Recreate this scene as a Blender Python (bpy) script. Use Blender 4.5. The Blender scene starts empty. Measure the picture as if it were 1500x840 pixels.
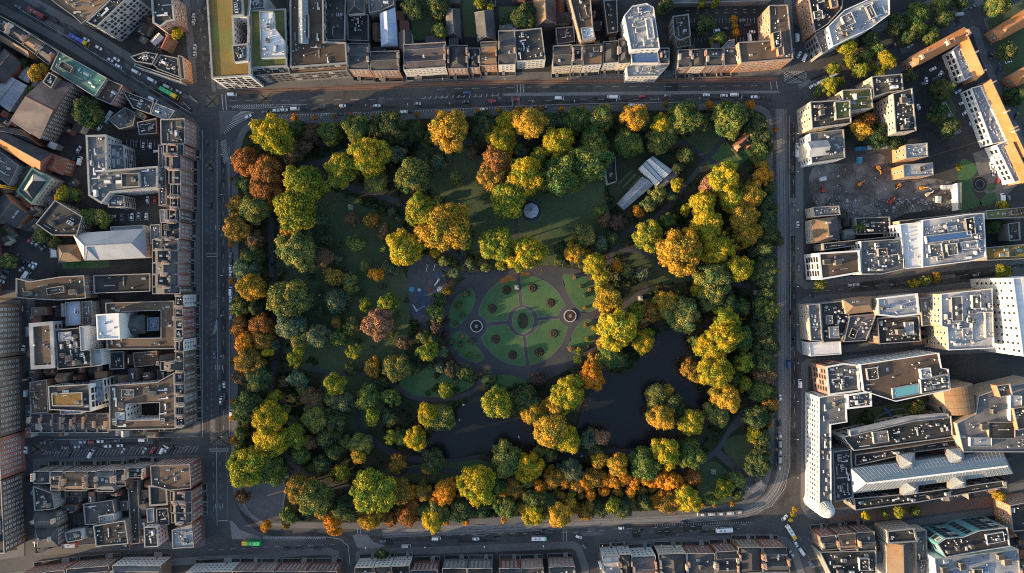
import bpy, bmesh, math, random
import numpy as np
from mathutils import Vector, Matrix

# ------------------------------------------------------------------ camera, sky, sun, exposure
scene = bpy.context.scene
col = scene.collection
H = 430.0            # drone altitude (m)
S = 0.43             # metres of ground per photograph pixel seen from straight above
cam_d = bpy.data.cameras.new('camera'); cam = bpy.data.objects.new('camera', cam_d); col.objects.link(cam)
cam.location = (0, 0, H); cam.rotation_euler = (0, 0, 0)
cam_d.sensor_width = 36.0; cam_d.lens = 36.0 * H / (1500 * S)
cam_d.clip_start = 1.0; cam_d.clip_end = 8000.0
scene.camera = cam

SUN_EL, SUN_AZ = math.radians(12.0), math.radians(197.0)     # azimuth measured from +X counter-clockwise, towards the sun
sdir = Vector((math.cos(SUN_EL) * math.cos(SUN_AZ), math.cos(SUN_EL) * math.sin(SUN_AZ), math.sin(SUN_EL)))
world = bpy.data.worlds.new('World'); scene.world = world; world.use_nodes = True
wn = world.node_tree.nodes; wl = world.node_tree.links
sky = wn.new('ShaderNodeTexSky'); sky.sky_type = 'NISHITA'; sky.sun_disc = False
sky.sun_elevation = SUN_EL; sky.sun_rotation = math.pi / 2 - SUN_AZ
sky.air_density = 1.0; sky.dust_density = 1.3; sky.ozone_density = 1.0
bg = wn['Background']; bg.inputs['Strength'].default_value = 0.15
wl.new(sky.outputs[0], bg.inputs['Color'])
sun_d = bpy.data.lights.new('sun', 'SUN'); sun_d.energy = 4.3; sun_d.angle = math.radians(0.6); sun_d.color = (1.0, 0.70, 0.38)
sun = bpy.data.objects.new('sun', sun_d); col.objects.link(sun)
sun.rotation_euler = (-sdir).to_track_quat('-Z', 'Y').to_euler(); sun.location = (-300, -100, 300)
scene.view_settings.view_transform = 'Standard'; scene.view_settings.look = 'None'
scene.view_settings.exposure = 1.62; scene.view_settings.gamma = 1.0
scene.cycles.max_bounces = 5; scene.cycles.diffuse_bounces = 3; scene.cycles.glossy_bounces = 2
scene.cycles.transmission_bounces = 2; scene.cycles.transparent_max_bounces = 4
scene.cycles.use_adaptive_sampling = False
scene.cycles.use_denoising = False
scene.cycles.filter_width = 1.05

rng = random.Random(7)

def W(px, py, h=0.0):
    k = S * (H - h) / H
    return Vector(((px - 750.0) * k, (420.0 - py) * k))

# ------------------------------------------------------------------ materials
MAT = {}
def _nodes(name):
    m = bpy.data.materials.new(name); m.use_nodes = True
    n = m.node_tree.nodes; l = m.node_tree.links
    b = n['Principled BSDF']
    return m, n, l, b
def surf(name, c1, c2=None, scale=0.3, rough=0.85, c3=None, scale3=0.03, spec=0.3, metal=0.0, rnd=0.25, bump=0.0, bscale=2.0, seam=0.0):
    """two-tone noisy surface with a large-scale stain and a brightness that varies from object to object"""
    m, n, l, b = _nodes(name)
    c2 = c2 or tuple(x * 0.72 for x in c1); c3 = c3 or tuple(x * 0.8 for x in c1)
    geo = n.new('ShaderNodeNewGeometry')
    t1 = n.new('ShaderNodeTexNoise'); t1.inputs['Scale'].default_value = scale; t1.inputs['Detail'].default_value = 6; t1.inputs['Roughness'].default_value = 0.68
    l.new(geo.outputs['Position'], t1.inputs['Vector'])
    r1 = n.new('ShaderNodeMapRange'); r1.inputs[1].default_value = 0.35; r1.inputs[2].default_value = 0.65
    l.new(t1.outputs['Fac'], r1.inputs[0])
    mx = n.new('ShaderNodeMix'); mx.data_type = 'RGBA'
    mx.inputs[6].default_value = (*c1, 1); mx.inputs[7].default_value = (*c2, 1)
    l.new(r1.outputs[0], mx.inputs[0])
    t2 = n.new('ShaderNodeTexNoise'); t2.inputs['Scale'].default_value = scale3; t2.inputs['Detail'].default_value = 4
    l.new(geo.outputs['Position'], t2.inputs['Vector'])
    r2 = n.new('ShaderNodeMapRange'); r2.inputs[1].default_value = 0.45; r2.inputs[2].default_value = 0.62
    l.new(t2.outputs['Fac'], r2.inputs[0])
    mx2 = n.new('ShaderNodeMix'); mx2.data_type = 'RGBA'; mx2.inputs[7].default_value = (*c3, 1)
    l.new(mx.outputs[2], mx2.inputs[6]); l.new(r2.outputs[0], mx2.inputs[0])
    if seam:      # membrane sheets laid side by side: each sheet its own tint, a thin darker lap between them
        bk = n.new('ShaderNodeTexBrick'); bk.inputs['Scale'].default_value = 1.0; bk.inputs['Brick Width'].default_value = 7.0; bk.inputs['Row Height'].default_value = 1.0; bk.inputs['Mortar Size'].default_value = .05
        bk.inputs['Color1'].default_value = (1, 1, 1, 1); bk.inputs['Color2'].default_value = (1 - seam, 1 - seam, 1 - seam, 1); bk.inputs['Mortar'].default_value = (1 - 1.6 * seam,) * 3 + (1,)
        tc = n.new('ShaderNodeTexCoord'); l.new(tc.outputs['Object'], bk.inputs['Vector'])
        ml = n.new('ShaderNodeMix'); ml.data_type = 'RGBA'; ml.blend_type = 'MULTIPLY'; ml.inputs[0].default_value = 1
        l.new(mx2.outputs[2], ml.inputs[6]); l.new(bk.outputs[0], ml.inputs[7]); mx2 = ml
    oi = n.new('ShaderNodeObjectInfo')
    r3 = n.new('ShaderNodeMapRange'); r3.inputs[3].default_value = 1 - rnd; r3.inputs[4].default_value = 1 + rnd
    l.new(oi.outputs['Random'], r3.inputs[0])
    mu = n.new('ShaderNodeMix'); mu.data_type = 'RGBA'; mu.blend_type = 'MULTIPLY'; mu.inputs[0].default_value = 1
    l.new(mx2.outputs[2], mu.inputs[6]); l.new(r3.outputs[0], mu.inputs[7])
    l.new(mu.outputs[2], b.inputs['Base Color'])
    b.inputs['Roughness'].default_value = rough; b.inputs['Metallic'].default_value = metal
    b.inputs['Specular IOR Level'].default_value = spec
    if bump:
        t4 = n.new('ShaderNodeTexNoise'); t4.inputs['Scale'].default_value = bscale; t4.inputs['Detail'].default_value = 3
        l.new(geo.outputs['Position'], t4.inputs['Vector'])
        bp = n.new('ShaderNodeBump'); bp.inputs['Strength'].default_value = bump; bp.inputs['Distance'].default_value = 0.3
        l.new(t4.outputs['Fac'], bp.inputs['Height']); l.new(bp.outputs[0], b.inputs['Normal'])
    MAT[name] = m
    return m

# ground
surf('asphalt', (.054, .055, .059), (.037, .038, .041), .25, .9, (.070, .070, .073), .018, rnd=0, bump=.15)
surf('yard', (.030, .030, .031), (.018, .018, .019), .18, .92, (.050, .047, .044), .03, rnd=0, bump=.2)
surf('paving', (.100, .102, .106), (.074, .076, .080), .35, .85, (.115, .113, .11), .03, rnd=.08)
surf('paving_pale', (.165, .167, .172), (.125, .127, .132), .3, .85, (.165, .16, .16), .03, rnd=.05)
surf('paving_red', (.17, .085, .06), (.10, .075, .065), .3, .85, (.13, .08, .06), .05, rnd=.05)
surf('kerb', (.14, .14, .14), None, .3, .8, rnd=.05)
surf('path', (.043, .045, .052), (.033, .035, .041), .3, .9, (.053, .053, .057), .04, rnd=0)
surf('grass', (.050, .076, .033), (.037, .058, .028), .35, .95, (.064, .080, .037), .035, rnd=.1, bump=.4, bscale=3)
surf('lawn', (.045, .105, .040), (.034, .080, .034), .22, .95, (.060, .105, .042), .05, rnd=.08, bump=.4, bscale=3)
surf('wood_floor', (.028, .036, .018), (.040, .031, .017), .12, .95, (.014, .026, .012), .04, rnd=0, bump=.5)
surf('soil', (.035, .022, .018), (.05, .03, .02), .8, .95, rnd=.2, bump=.5)
surf('rubble', (.095, .086, .080), (.045, .041, .038), .35, .95, (.16, .15, .14), .09, rnd=0, bump=.8)
surf('paint_white', (.36, .36, .355), (.22, .22, .22), .6, .7, rnd=0)
surf('paint_yellow', (.20, .17, .09), (.13, .115, .07), .6, .7, rnd=0)
surf('rail', (.05, .045, .042), None, .5, .4, metal=.6, rnd=0)
surf('play_blue', (.045, .07, .12), (.035, .05, .09), .3, .8, rnd=.3)
surf('play_grey', (.070, .072, .077), (.055, .057, .062), .3, .9, rnd=0)
# walls
surf('brick_red', (.23, .09, .07), (.17, .07, .058), .9, .9, (.24, .10, .075), .1, rnd=.22)
surf('brick_pink', (.27, .165, .14), (.21, .13, .11), .9, .9, (.30, .17, .14), .1, rnd=.18)
surf('brick_brown', (.14, .092, .07), (.10, .066, .053), .9, .9, (.17, .12, .09), .1, rnd=.22)
surf('brick_orange', (.42, .20, .10), (.33, .15, .08), .9, .9, (.36, .19, .11), .1, rnd=.15)
surf('render_white', (.58, .575, .56), (.48, .475, .46), .4, .85, (.52, .51, .49), .12, rnd=.1)
surf('render_cream', (.58, .50, .40), (.48, .42, .33), .4, .85, (.45, .38, .30), .12, rnd=.12)
surf('stone', (.40, .30, .21), (.32, .24, .17), .5, .85, (.30, .27, .23), .12, rnd=.15)
surf('stone_grey', (.17, .165, .16), (.12, .118, .115), .5, .85, (.18, .175, .17), .12, rnd=.15)
surf('concrete', (.30, .31, .32), (.23, .24, .25), .4, .85, (.28, .29, .30), .1, rnd=.12)
surf('coping', (.25, .245, .24), (.17, .168, .165), .6, .8, rnd=.2)
surf('coping_dark', (.16, .155, .15), None, .6, .8, rnd=.2)
# roofs
surf('slate', (.042, .042, .048), (.026, .027, .031), .5, .75, (.060, .056, .054), .09, rnd=.3, seam=.10)
surf('slate_purple', (.07, .058, .065), (.048, .042, .049), .5, .75, (.11, .09, .09), .09, rnd=.2, seam=.10)
surf('felt_dark', (.030, .030, .031), (.019, .019, .020), .3, .9, (.055, .051, .046), .07, rnd=.3, seam=.14)
surf('felt_brown', (.085, .058, .042), (.058, .041, .031), .25, .9, (.11, .078, .055), .06, rnd=.2, seam=.14)
surf('felt_grey', (.105, .105, .108), (.070, .070, .073), .3, .9, (.145, .14, .135), .07, rnd=.25, seam=.14)
surf('felt_pale', (.26, .275, .305), (.18, .19, .21), .3, .85, (.36, .36, .36), .08, rnd=.12, seam=.14)
surf('roof_white', (.62, .62, .62), (.52, .52, .52), .25, .75, (.55, .55, .55), .08, rnd=.06, seam=.14)
surf('roof_blue', (.30, .36, .50), (.24, .29, .41), .3, .7, (.38, .42, .5), .08, rnd=.12, seam=.14)
surf('tile_orange', (.42, .17, .055), (.32, .12, .04), .5, .85, (.36, .17, .08), .1, rnd=.12, seam=.10)
surf('tile_red', (.24, .075, .045), (.18, .06, .04), .5, .85, (.20, .09, .06), .1, rnd=.15, seam=.10)
surf('tile_brown', (.20, .12, .07), (.14, .085, .05), .5, .85, (.17, .12, .08), .1, rnd=.2, seam=.10)
surf('copper', (.075, .20, .15), (.05, .14, .11), .3, .7, (.07, .10, .085), .06, rnd=.05, seam=.14)
surf('sedum', (.19, .105, .028), (.11, .08, .026), .2, .95, (.12, .12, .035), .05, rnd=.15, bump=.5)
surf('sedum_green', (.075, .095, .03), (.14, .11, .04), .3, .95, (.05, .075, .025), .08, rnd=.15, bump=.5)
surf('metal_silver', (.22, .235, .265), (.19, .205, .23), .2, .5, (.25, .265, .29), .06, metal=0, rnd=.05)
surf('plant_white', (.50, .51, .52), (.40, .41, .42), .8, .6, rnd=.3)
surf('plant_grey', (.28, .29, .30), (.20, .21, .22), .8, .6, rnd=.35)
surf('fan_dark', (.03, .03, .032), None, .8, .6, rnd=0)
surf('pot', (.45, .22, .11), (.35, .17, .09), .8, .9, rnd=.2)
surf('frame_white', (.66, .65, .62), None, .8, .6, rnd=.1)
surf('frame_dark', (.05, .05, .055), None, .8, .6, rnd=.1)
surf('door_paint', (.12, .03, .03), (.03, .05, .10), .02, .5, rnd=.5)
surf('bark', (.07, .055, .04), (.045, .036, .028), 1.5, .95, rnd=.2)
surf('steel', (.20, .205, .21), None, .8, .5, metal=.5, rnd=.1)
surf('crane_yellow', (.62, .38, .03), None, .8, .5, rnd=.05)
surf('machine_orange', (.60, .23, .03), None, .8, .5, rnd=.1)
surf('rubber', (.02, .02, .021), None, .8, .8, rnd=0)
surf('container_blue', (.05, .20, .34), None, .6, .6, rnd=.2)
surf('container_white', (.55, .56, .57), None, .6, .6, rnd=.1)
surf('red_machine', (.45, .04, .03), None, .6, .6, rnd=.1)
surf('bus_green', (.03, .42, .12), None, .3, .35, rnd=0)
surf('bus_yellow', (.75, .48, .03), None, .3, .35, rnd=0)
surf('bus_blue', (.05, .10, .42), None, .3, .35, rnd=0)
surf('bus_white', (.72, .73, .74), None, .3, .35, rnd=0)
surf('bus_red', (.20, .03, .035), None, .3, .35, rnd=0)
surf('flower_orange', (.55, .18, .05), (.42, .25, .10), .8, .9, rnd=.2)
surf('stone_pale', (.36, .34, .31), (.30, .28, .26), .5, .8, rnd=.1)
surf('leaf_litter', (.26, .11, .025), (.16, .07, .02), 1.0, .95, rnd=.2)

def simple(name, c, rough=.3, spec=.5, metal=0.0):
    m, n, l, b = _nodes(name); b.inputs['Base Color'].default_value = (*c, 1)
    b.inputs['Roughness'].default_value = rough; b.inputs['Specular IOR Level'].default_value = spec; b.inputs['Metallic'].default_value = metal
    MAT[name] = m; return m
simple('glass', (.022, .028, .036), .08, .6)
simple('glass_pale', (.15, .18, .20), .15, .5)
surf('bandstand_lead', (.36, .41, .48), (.30, .34, .40), .5, .6, rnd=0)
simple('glass_teal', (.10, .27, .30), .12, .6)
simple('glass_blue', (.045, .095, .20), .12, .6)
simple('lamp_lens', (.5, .5, .45), .3)
def objcol(name, rough, spec, coat=0):
    m, n, l, b = _nodes(name); oi = n.new('ShaderNodeObjectInfo'); l.new(oi.outputs['Color'], b.inputs['Base Color'])
    b.inputs['Roughness'].default_value = rough; b.inputs['Specular IOR Level'].default_value = spec; b.inputs['Coat Weight'].default_value = coat
    MAT[name] = m
objcol('car_paint', .35, .5, .3)
def water():
    m, n, l, b = _nodes('water')
    b.inputs['Base Color'].default_value = (.012, .013, .013, 1); b.inputs['Roughness'].default_value = .22; b.inputs['Specular IOR Level'].default_value = .3
    g = n.new('ShaderNodeNewGeometry'); t = n.new('ShaderNodeTexNoise'); t.inputs['Scale'].default_value = 1.3; t.inputs['Detail'].default_value = 5
    l.new(g.outputs['Position'], t.inputs['Vector'])
    bp = n.new('ShaderNodeBump'); bp.inputs['Strength'].default_value = .25; bp.inputs['Distance'].default_value = .12
    l.new(t.outputs['Fac'], bp.inputs['Height']); l.new(bp.outputs[0], b.inputs['Normal'])
    MAT['water'] = m
water()
def foliage():
    """leaf colour = object colour, turning to green on some clumps (how many: object alpha)"""
    m, n, l, b = _nodes('foliage'); n.remove(b); out = n['Material Output']
    oi = n.new('ShaderNodeObjectInfo'); at = n.new('ShaderNodeAttribute'); at.attribute_name = 'tone'
    sep = n.new('ShaderNodeSeparateColor'); l.new(at.outputs['Color'], sep.inputs[0])
    # clump-wise turning: shift the clump's random number by the object's random number
    ad = n.new('ShaderNodeMath'); ad.operation = 'ADD'; l.new(sep.outputs[0], ad.inputs[0]); l.new(oi.outputs['Random'], ad.inputs[1])
    fr = n.new('ShaderNodeMath'); fr.operation = 'FRACT'; l.new(ad.outputs[0], fr.inputs[0])
    sb = n.new('ShaderNodeMath'); sb.operation = 'SUBTRACT'; l.new(fr.outputs[0], sb.inputs[0]); l.new(oi.outputs['Alpha'], sb.inputs[1])
    mr = n.new('ShaderNodeMapRange'); mr.inputs[1].default_value = -.18; mr.inputs[2].default_value = .18
    l.new(sb.outputs[0], mr.inputs[0])
    hs = n.new('ShaderNodeMix'); hs.data_type = 'RGBA'; hs.blend_type = 'MULTIPLY'; hs.inputs[0].default_value = 1
    hs.inputs[7].default_value = (.36, .62, .95, 1); l.new(oi.outputs['Color'], hs.inputs[6])
    mx = n.new('ShaderNodeMix'); mx.data_type = 'RGBA'; l.new(mr.outputs[0], mx.inputs[0]); l.new(oi.outputs['Color'], mx.inputs[6]); l.new(hs.outputs[2], mx.inputs[7])
    br = n.new('ShaderNodeMapRange'); br.inputs[3].default_value = .45; br.inputs[4].default_value = 1.55; l.new(sep.outputs[1], br.inputs[0])
    mu = n.new('ShaderNodeMix'); mu.data_type = 'RGBA'; mu.blend_type = 'MULTIPLY'; mu.inputs[0].default_value = 1
    l.new(mx.outputs[2], mu.inputs[6]); l.new(br.outputs[0], mu.inputs[7])
    d = n.new('ShaderNodeBsdfDiffuse'); t = n.new('ShaderNodeBsdfTranslucent'); ms = n.new('ShaderNodeMixShader'); ms.inputs[0].default_value = .12
    l.new(mu.outputs[2], d.inputs[0]); l.new(mu.outputs[2], t.inputs[0]); l.new(d.outputs[0], ms.inputs[1]); l.new(t.outputs[0], ms.inputs[2])
    l.new(ms.outputs[0], out.inputs[0]); MAT['foliage'] = m
foliage()

# ------------------------------------------------------------------ mesh helpers
class MB:
    def __init__(s): s.v = []; s.f = []; s.m = []; s.mats = []
    def mi(s, mat):
        if mat not in s.mats: s.mats.append(mat)
        return s.mats.index(mat)
    def poly(s, pts, mat):
        i = len(s.v); s.v += [tuple(p) for p in pts]; s.f.append(tuple(range(i, i + len(pts)))); s.m.append(s.mi(mat))
    def prism(s, pts, z0, z1, mat, top=None, bottom=False):
        n = len(pts); i = len(s.v); k = s.mi(mat)
        s.v += [(p[0], p[1], z0) for p in pts] + [(p[0], p[1], z1) for p in pts]
        for a in range(n):
            b = (a + 1) % n; s.f.append((i + a, i + b, i + n + b, i + n + a)); s.m.append(k)
        s.f.append(tuple(range(i + n, i + 2 * n))); s.m.append(s.mi(top or mat))
        if bottom: s.f.append(tuple(range(i + n - 1, i - 1, -1))); s.m.append(k)
    def box(s, c, d, mat, rz=0.0, top=None):
        cx, cy, cz = c; x, y, z = d[0] / 2, d[1] / 2, d[2] / 2; ca, sa = math.cos(rz), math.sin(rz)
        pts = [(cx + u * ca - w * sa, cy + u * sa + w * ca) for u, w in ((-x, -y), (x, -y), (x, y), (-x, y))]
        s.prism(pts, cz - z, cz + z, mat, top, True)
    def cyl(s, c, r0, r1, z0, z1, mat, n=12, top=None):
        i = len(s.v); k = s.mi(mat)
        for r, z in ((r0, z0), (r1, z1)):
            s.v += [(c[0] + r * math.cos(2 * math.pi * a / n), c[1] + r * math.sin(2 * math.pi * a / n), z) for a in range(n)]
        for a in range(n):
            b = (a + 1) % n; s.f.append((i + a, i + b, i + n + b, i + n + a)); s.m.append(k)
        s.f.append(tuple(range(i + n, i + 2 * n))); s.m.append(s.mi(top or mat))
    def ring(s, c, r0, r1, z, mat, n=32, z2=None):
        i = len(s.v); k = s.mi(mat)
        for r in (r0, r1):
            s.v += [(c[0] + r * math.cos(2 * math.pi * a / n), c[1] + r * math.sin(2 * math.pi * a / n), z) for a in range(n)]
        for a in range(n):
            b = (a + 1) % n; s.f.append((i + n + a, i + n + b, i + b, i + a)); s.m.append(k)
    def bar(s, a, b, w, h, mat):
        a = Vector(a); b = Vector(b); d = (b - a); L = d.length
        if L < 1e-6: return
        d /= L; up = Vector((0, 0, 1)) if abs(d.z) < .95 else Vector((1, 0, 0))
        x = d.cross(up).normalized() * (w / 2); y = x.cross(d).normalized() * (h / 2)
        i = len(s.v); k = s.mi(mat)
        for p in (a, b): s.v += [tuple(p - x - y), tuple(p + x - y), tuple(p + x + y), tuple(p - x + y)]
        for q in ((0, 1, 5, 4), (1, 2, 6, 5), (2, 3, 7, 6), (3, 0, 4, 7), (3, 2, 1, 0), (4, 5, 6, 7)):
            s.f.append(tuple(i + t for t in q)); s.m.append(k)
    def mesh(s, name):
        me = bpy.data.meshes.new(name); me.from_pydata(s.v, [], s.f)
        for t in s.mats: me.materials.append(MAT[t])
        me.polygons.foreach_set('material_index', s.m); me.update(); return me
    def build(s, name, parent=None, loc=(0, 0, 0), rz=0.0):
        return put(name, s.mesh(name), parent, loc, rz)

def put(name, me, parent=None, loc=(0, 0, 0), rz=0.0, sc=None):
    o = bpy.data.objects.new(name, me); col.objects.link(o)
    o.location = loc
    if rz: o.rotation_euler = (0, 0, rz)
    if sc: o.scale = sc
    if parent: o.parent = parent
    return o
def empty(name, loc, rz=0.0):
    o = bpy.data.objects.new(name, None); col.objects.link(o); o.location = loc; o.rotation_euler = (0, 0, rz); o.empty_display_size = 1; return o
USED = {}
def tag(o, label, cat, group=None):
    o['label'] = label; o['category'] = cat
    if group: o['group'] = group
    return o
def struct(o, kind='structure'): o['kind'] = kind; return o

def area(p): return sum(p[i][0] * p[(i + 1) % len(p)][1] - p[(i + 1) % len(p)][0] * p[i][1] for i in range(len(p))) / 2
def ccw(p): return list(p) if area(p) > 0 else list(reversed(p))
def inset(p, d):
    """offset a counter-clockwise polygon inwards by d"""
    n = len(p); out = []
    for i in range(n):
        a, b, c = Vector(p[i - 1][:2]), Vector(p[i][:2]), Vector(p[(i + 1) % n][:2])
        e1 = (b - a).normalized(); e2 = (c - b).normalized()
        n1 = Vector((-e1.y, e1.x)); n2 = Vector((-e2.y, e2.x)); q = n1 + n2
        den = max(q.dot(n1), .35); out.append(b + q * (d / den))
    return out
def inside(p, poly):
    x, y = p[0], p[1]; r = False; n = len(poly)
    for i in range(n):
        a, b = poly[i], poly[i - 1]
        if (a[1] > y) != (b[1] > y) and x < (b[0] - a[0]) * (y - a[1]) / (b[1] - a[1]) + a[0]: r = not r
    return r
def centroid(p): return Vector((sum(q[0] for q in p) / len(p), sum(q[1] for q in p) / len(p)))
def smooth(pts, k=6, closed=False):
    """Catmull-Rom through pixel points"""
    n = len(pts); out = []
    rngi = range(n) if closed else range(n - 1)
    for i in rngi:
        g = (lambda j: pts[j % n]) if closed else (lambda j: pts[min(max(j, 0), n - 1)])
        p0, p1, p2, p3 = g(i - 1), g(i), g(i + 1), g(i + 2)
        for t in range(k):
            u = t / k
            out.append(tuple(.5 * (2 * p1[d] + (p2[d] - p0[d]) * u + (2 * p0[d] - 5 * p1[d] + 4 * p2[d] - p3[d]) * u * u + (3 * p1[d] - p0[d] - 3 * p2[d] + p3[d]) * u ** 3) for d in (0, 1)))
    if not closed: out.append(tuple(pts[-1]))
    return out
def strip(mb, pts, w, z, mat, off=0.0):
    """a flat ribbon of width w along world points"""
    n = len(pts); L = []; R = []
    for i in range(n):
        a = Vector(pts[max(i - 1, 0)][:2]); b = Vector(pts[min(i + 1, n - 1)][:2]); d = (b - a)
        if d.length < 1e-6: d = Vector((1, 0))
        d.normalize(); nn = Vector((-d.y, d.x)); p = Vector(pts[i][:2]) + nn * off
        L.append(p + nn * w / 2); R.append(p - nn * w / 2)
    for i in range(n - 1):
        mb.poly([(*R[i], z), (*R[i + 1], z), (*L[i + 1], z), (*L[i], z)], mat)
def dashes(mb, pts, w, z, mat, on, gap, off=0.0):
    pts = [Vector(p[:2]) for p in pts]; acc = 0.0
    for a, b in zip(pts[:-1], pts[1:]):
        L = (b - a).length
        if L < 1e-6: continue
        d = (b - a) / L; nn = Vector((-d.y, d.x)); t = -acc % (on + gap) if False else (on + gap - acc) % (on + gap)
        while t < L:
            p = a + d * t + nn * off; q = a + d * min(t + on, L) + nn * off
            mb.poly([(*(p - nn * w / 2), z), (*(q - nn * w / 2), z), (*(q + nn * w / 2), z), (*(p + nn * w / 2), z)], mat)
            t += on + gap
        acc = (acc + L) % (on + gap)
ORD = ['zeroth', 'first', 'second', 'third', 'fourth', 'fifth', 'sixth', 'seventh', 'eighth', 'ninth', 'tenth', 'eleventh', 'twelfth', 'thirteenth', 'fourteenth', 'fifteenth', 'sixteenth', 'seventeenth', 'eighteenth', 'nineteenth', 'twentieth']
TENS = {20: 'twenty', 30: 'thirty', 40: 'forty', 50: 'fifty', 60: 'sixty'}
def ordinal(n):
    if n <= 20: return ORD[n]
    return TENS[n // 10 * 10] + '-' + ORD[n % 10] if n % 10 else {30: 'thirtieth', 40: 'fortieth', 50: 'fiftieth', 60: 'sixtieth'}[n]
# ------------------------------------------------------------------ the setting: ground, roads, pavements, park ground, lake
def PX(pts, h=0.0): return [W(x, y, h) for x, y in pts]
g = MB(); g.poly([(-2500, -2500, 0), (2500, -2500, 0), (2500, 2500, 0), (-2500, 2500, 0)], 'asphalt')
struct(g.build('ground'))

BLOCKS = [
 ([(-60, -52), (35, 1), (120, 47), (200, 97), (262, 124), (280, 127), (289, 120), (284, 60), (272, -60), (-60, -80)], 'paving'),
 ([(304, -60), (312, 60), (319, 131), (440, 128), (560, 122), (660, 118), (900, 115), (1140, 111), (1158, 100), (1163, 60), (1155, -60)], 'paving'),
 ([(-80, -35), (57, 36), (100, 60), (190, 118), (283, 174), (292, 186), (294, 400), (294, 634), (285, 639), (46, 639), (40, 436), (-80, 436)], 'paving'),
 ([(-80, 440), (31, 440), (34, 640), (36, 815), (-80, 832)], 'paving'),
 ([(48, 673), (60, 671), (290, 667), (298, 675), (301, 798), (290, 803), (180, 806), (52, 814)], 'paving'),
 ([(-80, 858), (0, 840), (120, 827), (300, 815), (395, 811), (415, 806), (480, 802), (497, 808), (501, 900), (-80, 920)], 'paving'),
 ([(521, 810), (530, 804), (640, 801), (840, 793), (852, 800), (862, 830), (868, 900), (521, 900)], 'paving'),
 ([(884, 900), (876, 812), (884, 797), (980, 787), (1130, 782), (1152, 787), (1166, 800), (1200, 900)], 'paving'),
 ([(1186, 792), (1205, 778), (1290, 768), (1500, 738), (1580, 728), (1580, 920), (1232, 920)], 'paving'),
 ([(1173, 532), (1182, 526), (1385, 509), (1460, 506), (1580, 496), (1580, 706), (1215, 757), (1198, 763), (1182, 758), (1173, 742)], 'paving'),
 ([(1166, 446), (1182, 434), (1350, 421), (1580, 394), (1580, 490), (1385, 503), (1205, 519), (1174, 520), (1167, 512)], 'paving'),
 ([(1166, 184), (1178, 160), (1240, 132), (1320, 94), (1425, 38), (1434, 42), (1446, 82), (1500, 205), (1580, 330), (1580, 378), (1350, 402), (1180, 424), (1166, 415)], 'paving'),
 ([(1440, 28), (1580, -40), (1580, 290), (1470, 100)], 'paving'),
 ([(1172, -60), (1178, 70), (1186, 92), (1200, 90), (1300, 42), (1350, 18), (1470, -60)], 'paving'),
]
for pts, mat in BLOCKS:
    p = ccw(PX(pts)); b = MB(); b.prism(p, -.2, .12, 'kerb', mat); o = struct(b.build('pavement'))
    q = inset(p, .32); b = MB(); b.poly([(*v, .125) for v in q], mat); b.build('paving_slab', o)
    q = inset(p, 4.6); b = MB(); b.poly([(*v, .13) for v in q], 'yard'); b.build('yard_surface', o)

# park ground
PARK = smooth([(340, 260), (343, 225), (349, 198), (360, 183), (378, 175), (410, 173), (480, 171), (600, 166), (800, 157), (1000, 152), (1080, 152.5), (1102, 153), (1116, 156), (1126, 163), (1131, 174), (1132, 190), (1132, 230), (1133, 400), (1134, 600), (1134, 650), (1131, 685), (1123, 713), (1107, 733), (1082, 745), (1040, 751), (980, 756), (800, 764), (640, 772), (540, 775), (440, 774), (405, 772), (378, 766), (358, 752), (345, 733), (340, 705), (339, 660), (339, 500), (340, 320)], 5, True)
pk = ccw(PX(PARK)); b = MB(); b.prism(pk, -.2, .12, 'kerb', 'paving'); park = struct(b.build('park_ground'))
b = MB(); b.poly([(*v, .124) for v in inset(pk, .3)], 'paving'); b.build('park_pavement', park)
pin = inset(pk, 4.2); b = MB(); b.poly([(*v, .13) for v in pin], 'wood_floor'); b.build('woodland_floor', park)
# railing along the park edge: posts and rails
b = MB()
for i in range(len(pin)):
    a, c = pin[i], pin[(i + 1) % len(pin)]
    for z in (.5, 1.5): b.bar((*a, z), (*c, z), .07, .07, 'frame_dark')
    L = (c - a).length; k = max(1, int(L / 1.2))
    for j in range(k): q = a + (c - a) * j / k; b.box((q.x, q.y, .9), (.08, .08, 1.6), 'frame_dark')
tag(b.build('park_railing'), 'black iron railing running all round the park', 'railing')

def sheet(name, pts, z, mat, k=5, parent=None, edge=None):
    p = ccw(PX(smooth(pts, k, True) if k else pts)); b = MB(); b.poly([(*v, z) for v in p], mat); o = b.build(name, parent)
    if edge:
        e = MB(); q = p + [p[0], p[1]]; strip(e, q, edge[0], z + .02, edge[1]); e.build('edging', o)
    return struct(o)
sheet('meadow_lawn', [(412, 300), (440, 285), (470, 275), (520, 290), (560, 310), (590, 330), (585, 380), (600, 420), (600, 470), (590, 520), (560, 530), (500, 545), (440, 540), (410, 500), (405, 400)], .15, 'grass')
sheet('bandstand_lawn', [(600, 235), (640, 215), (720, 225), (800, 245), (880, 245), (890, 300), (895, 350), (850, 385), (760, 392), (700, 385), (650, 345), (610, 290)], .15, 'grass')
sheet('lake_lawn', [(585, 560), (620, 540), (660, 535), (690, 545), (695, 562), (670, 577), (630, 585), (600, 578)], .15, 'lawn')
sheet('corner_lawn', [(1060, 655), (1072, 640), (1100, 640), (1120, 660), (1118, 690), (1095, 695), (1075, 680)], .15, 'grass')
sheet('corner_lawn', [(1022, 690), (1045, 676), (1065, 690), (1090, 710), (1070, 735), (1030, 735)], .15, 'grass')
sheet('corner_lawn', [(1035, 240), (1050, 215), (1075, 210), (1100, 225), (1085, 240), (1055, 250)], .15, 'lawn')
sheet('corner_lawn', [(1000, 195), (1050, 190), (1060, 205), (1035, 225), (1015, 215)], .15, 'grass')
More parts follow.
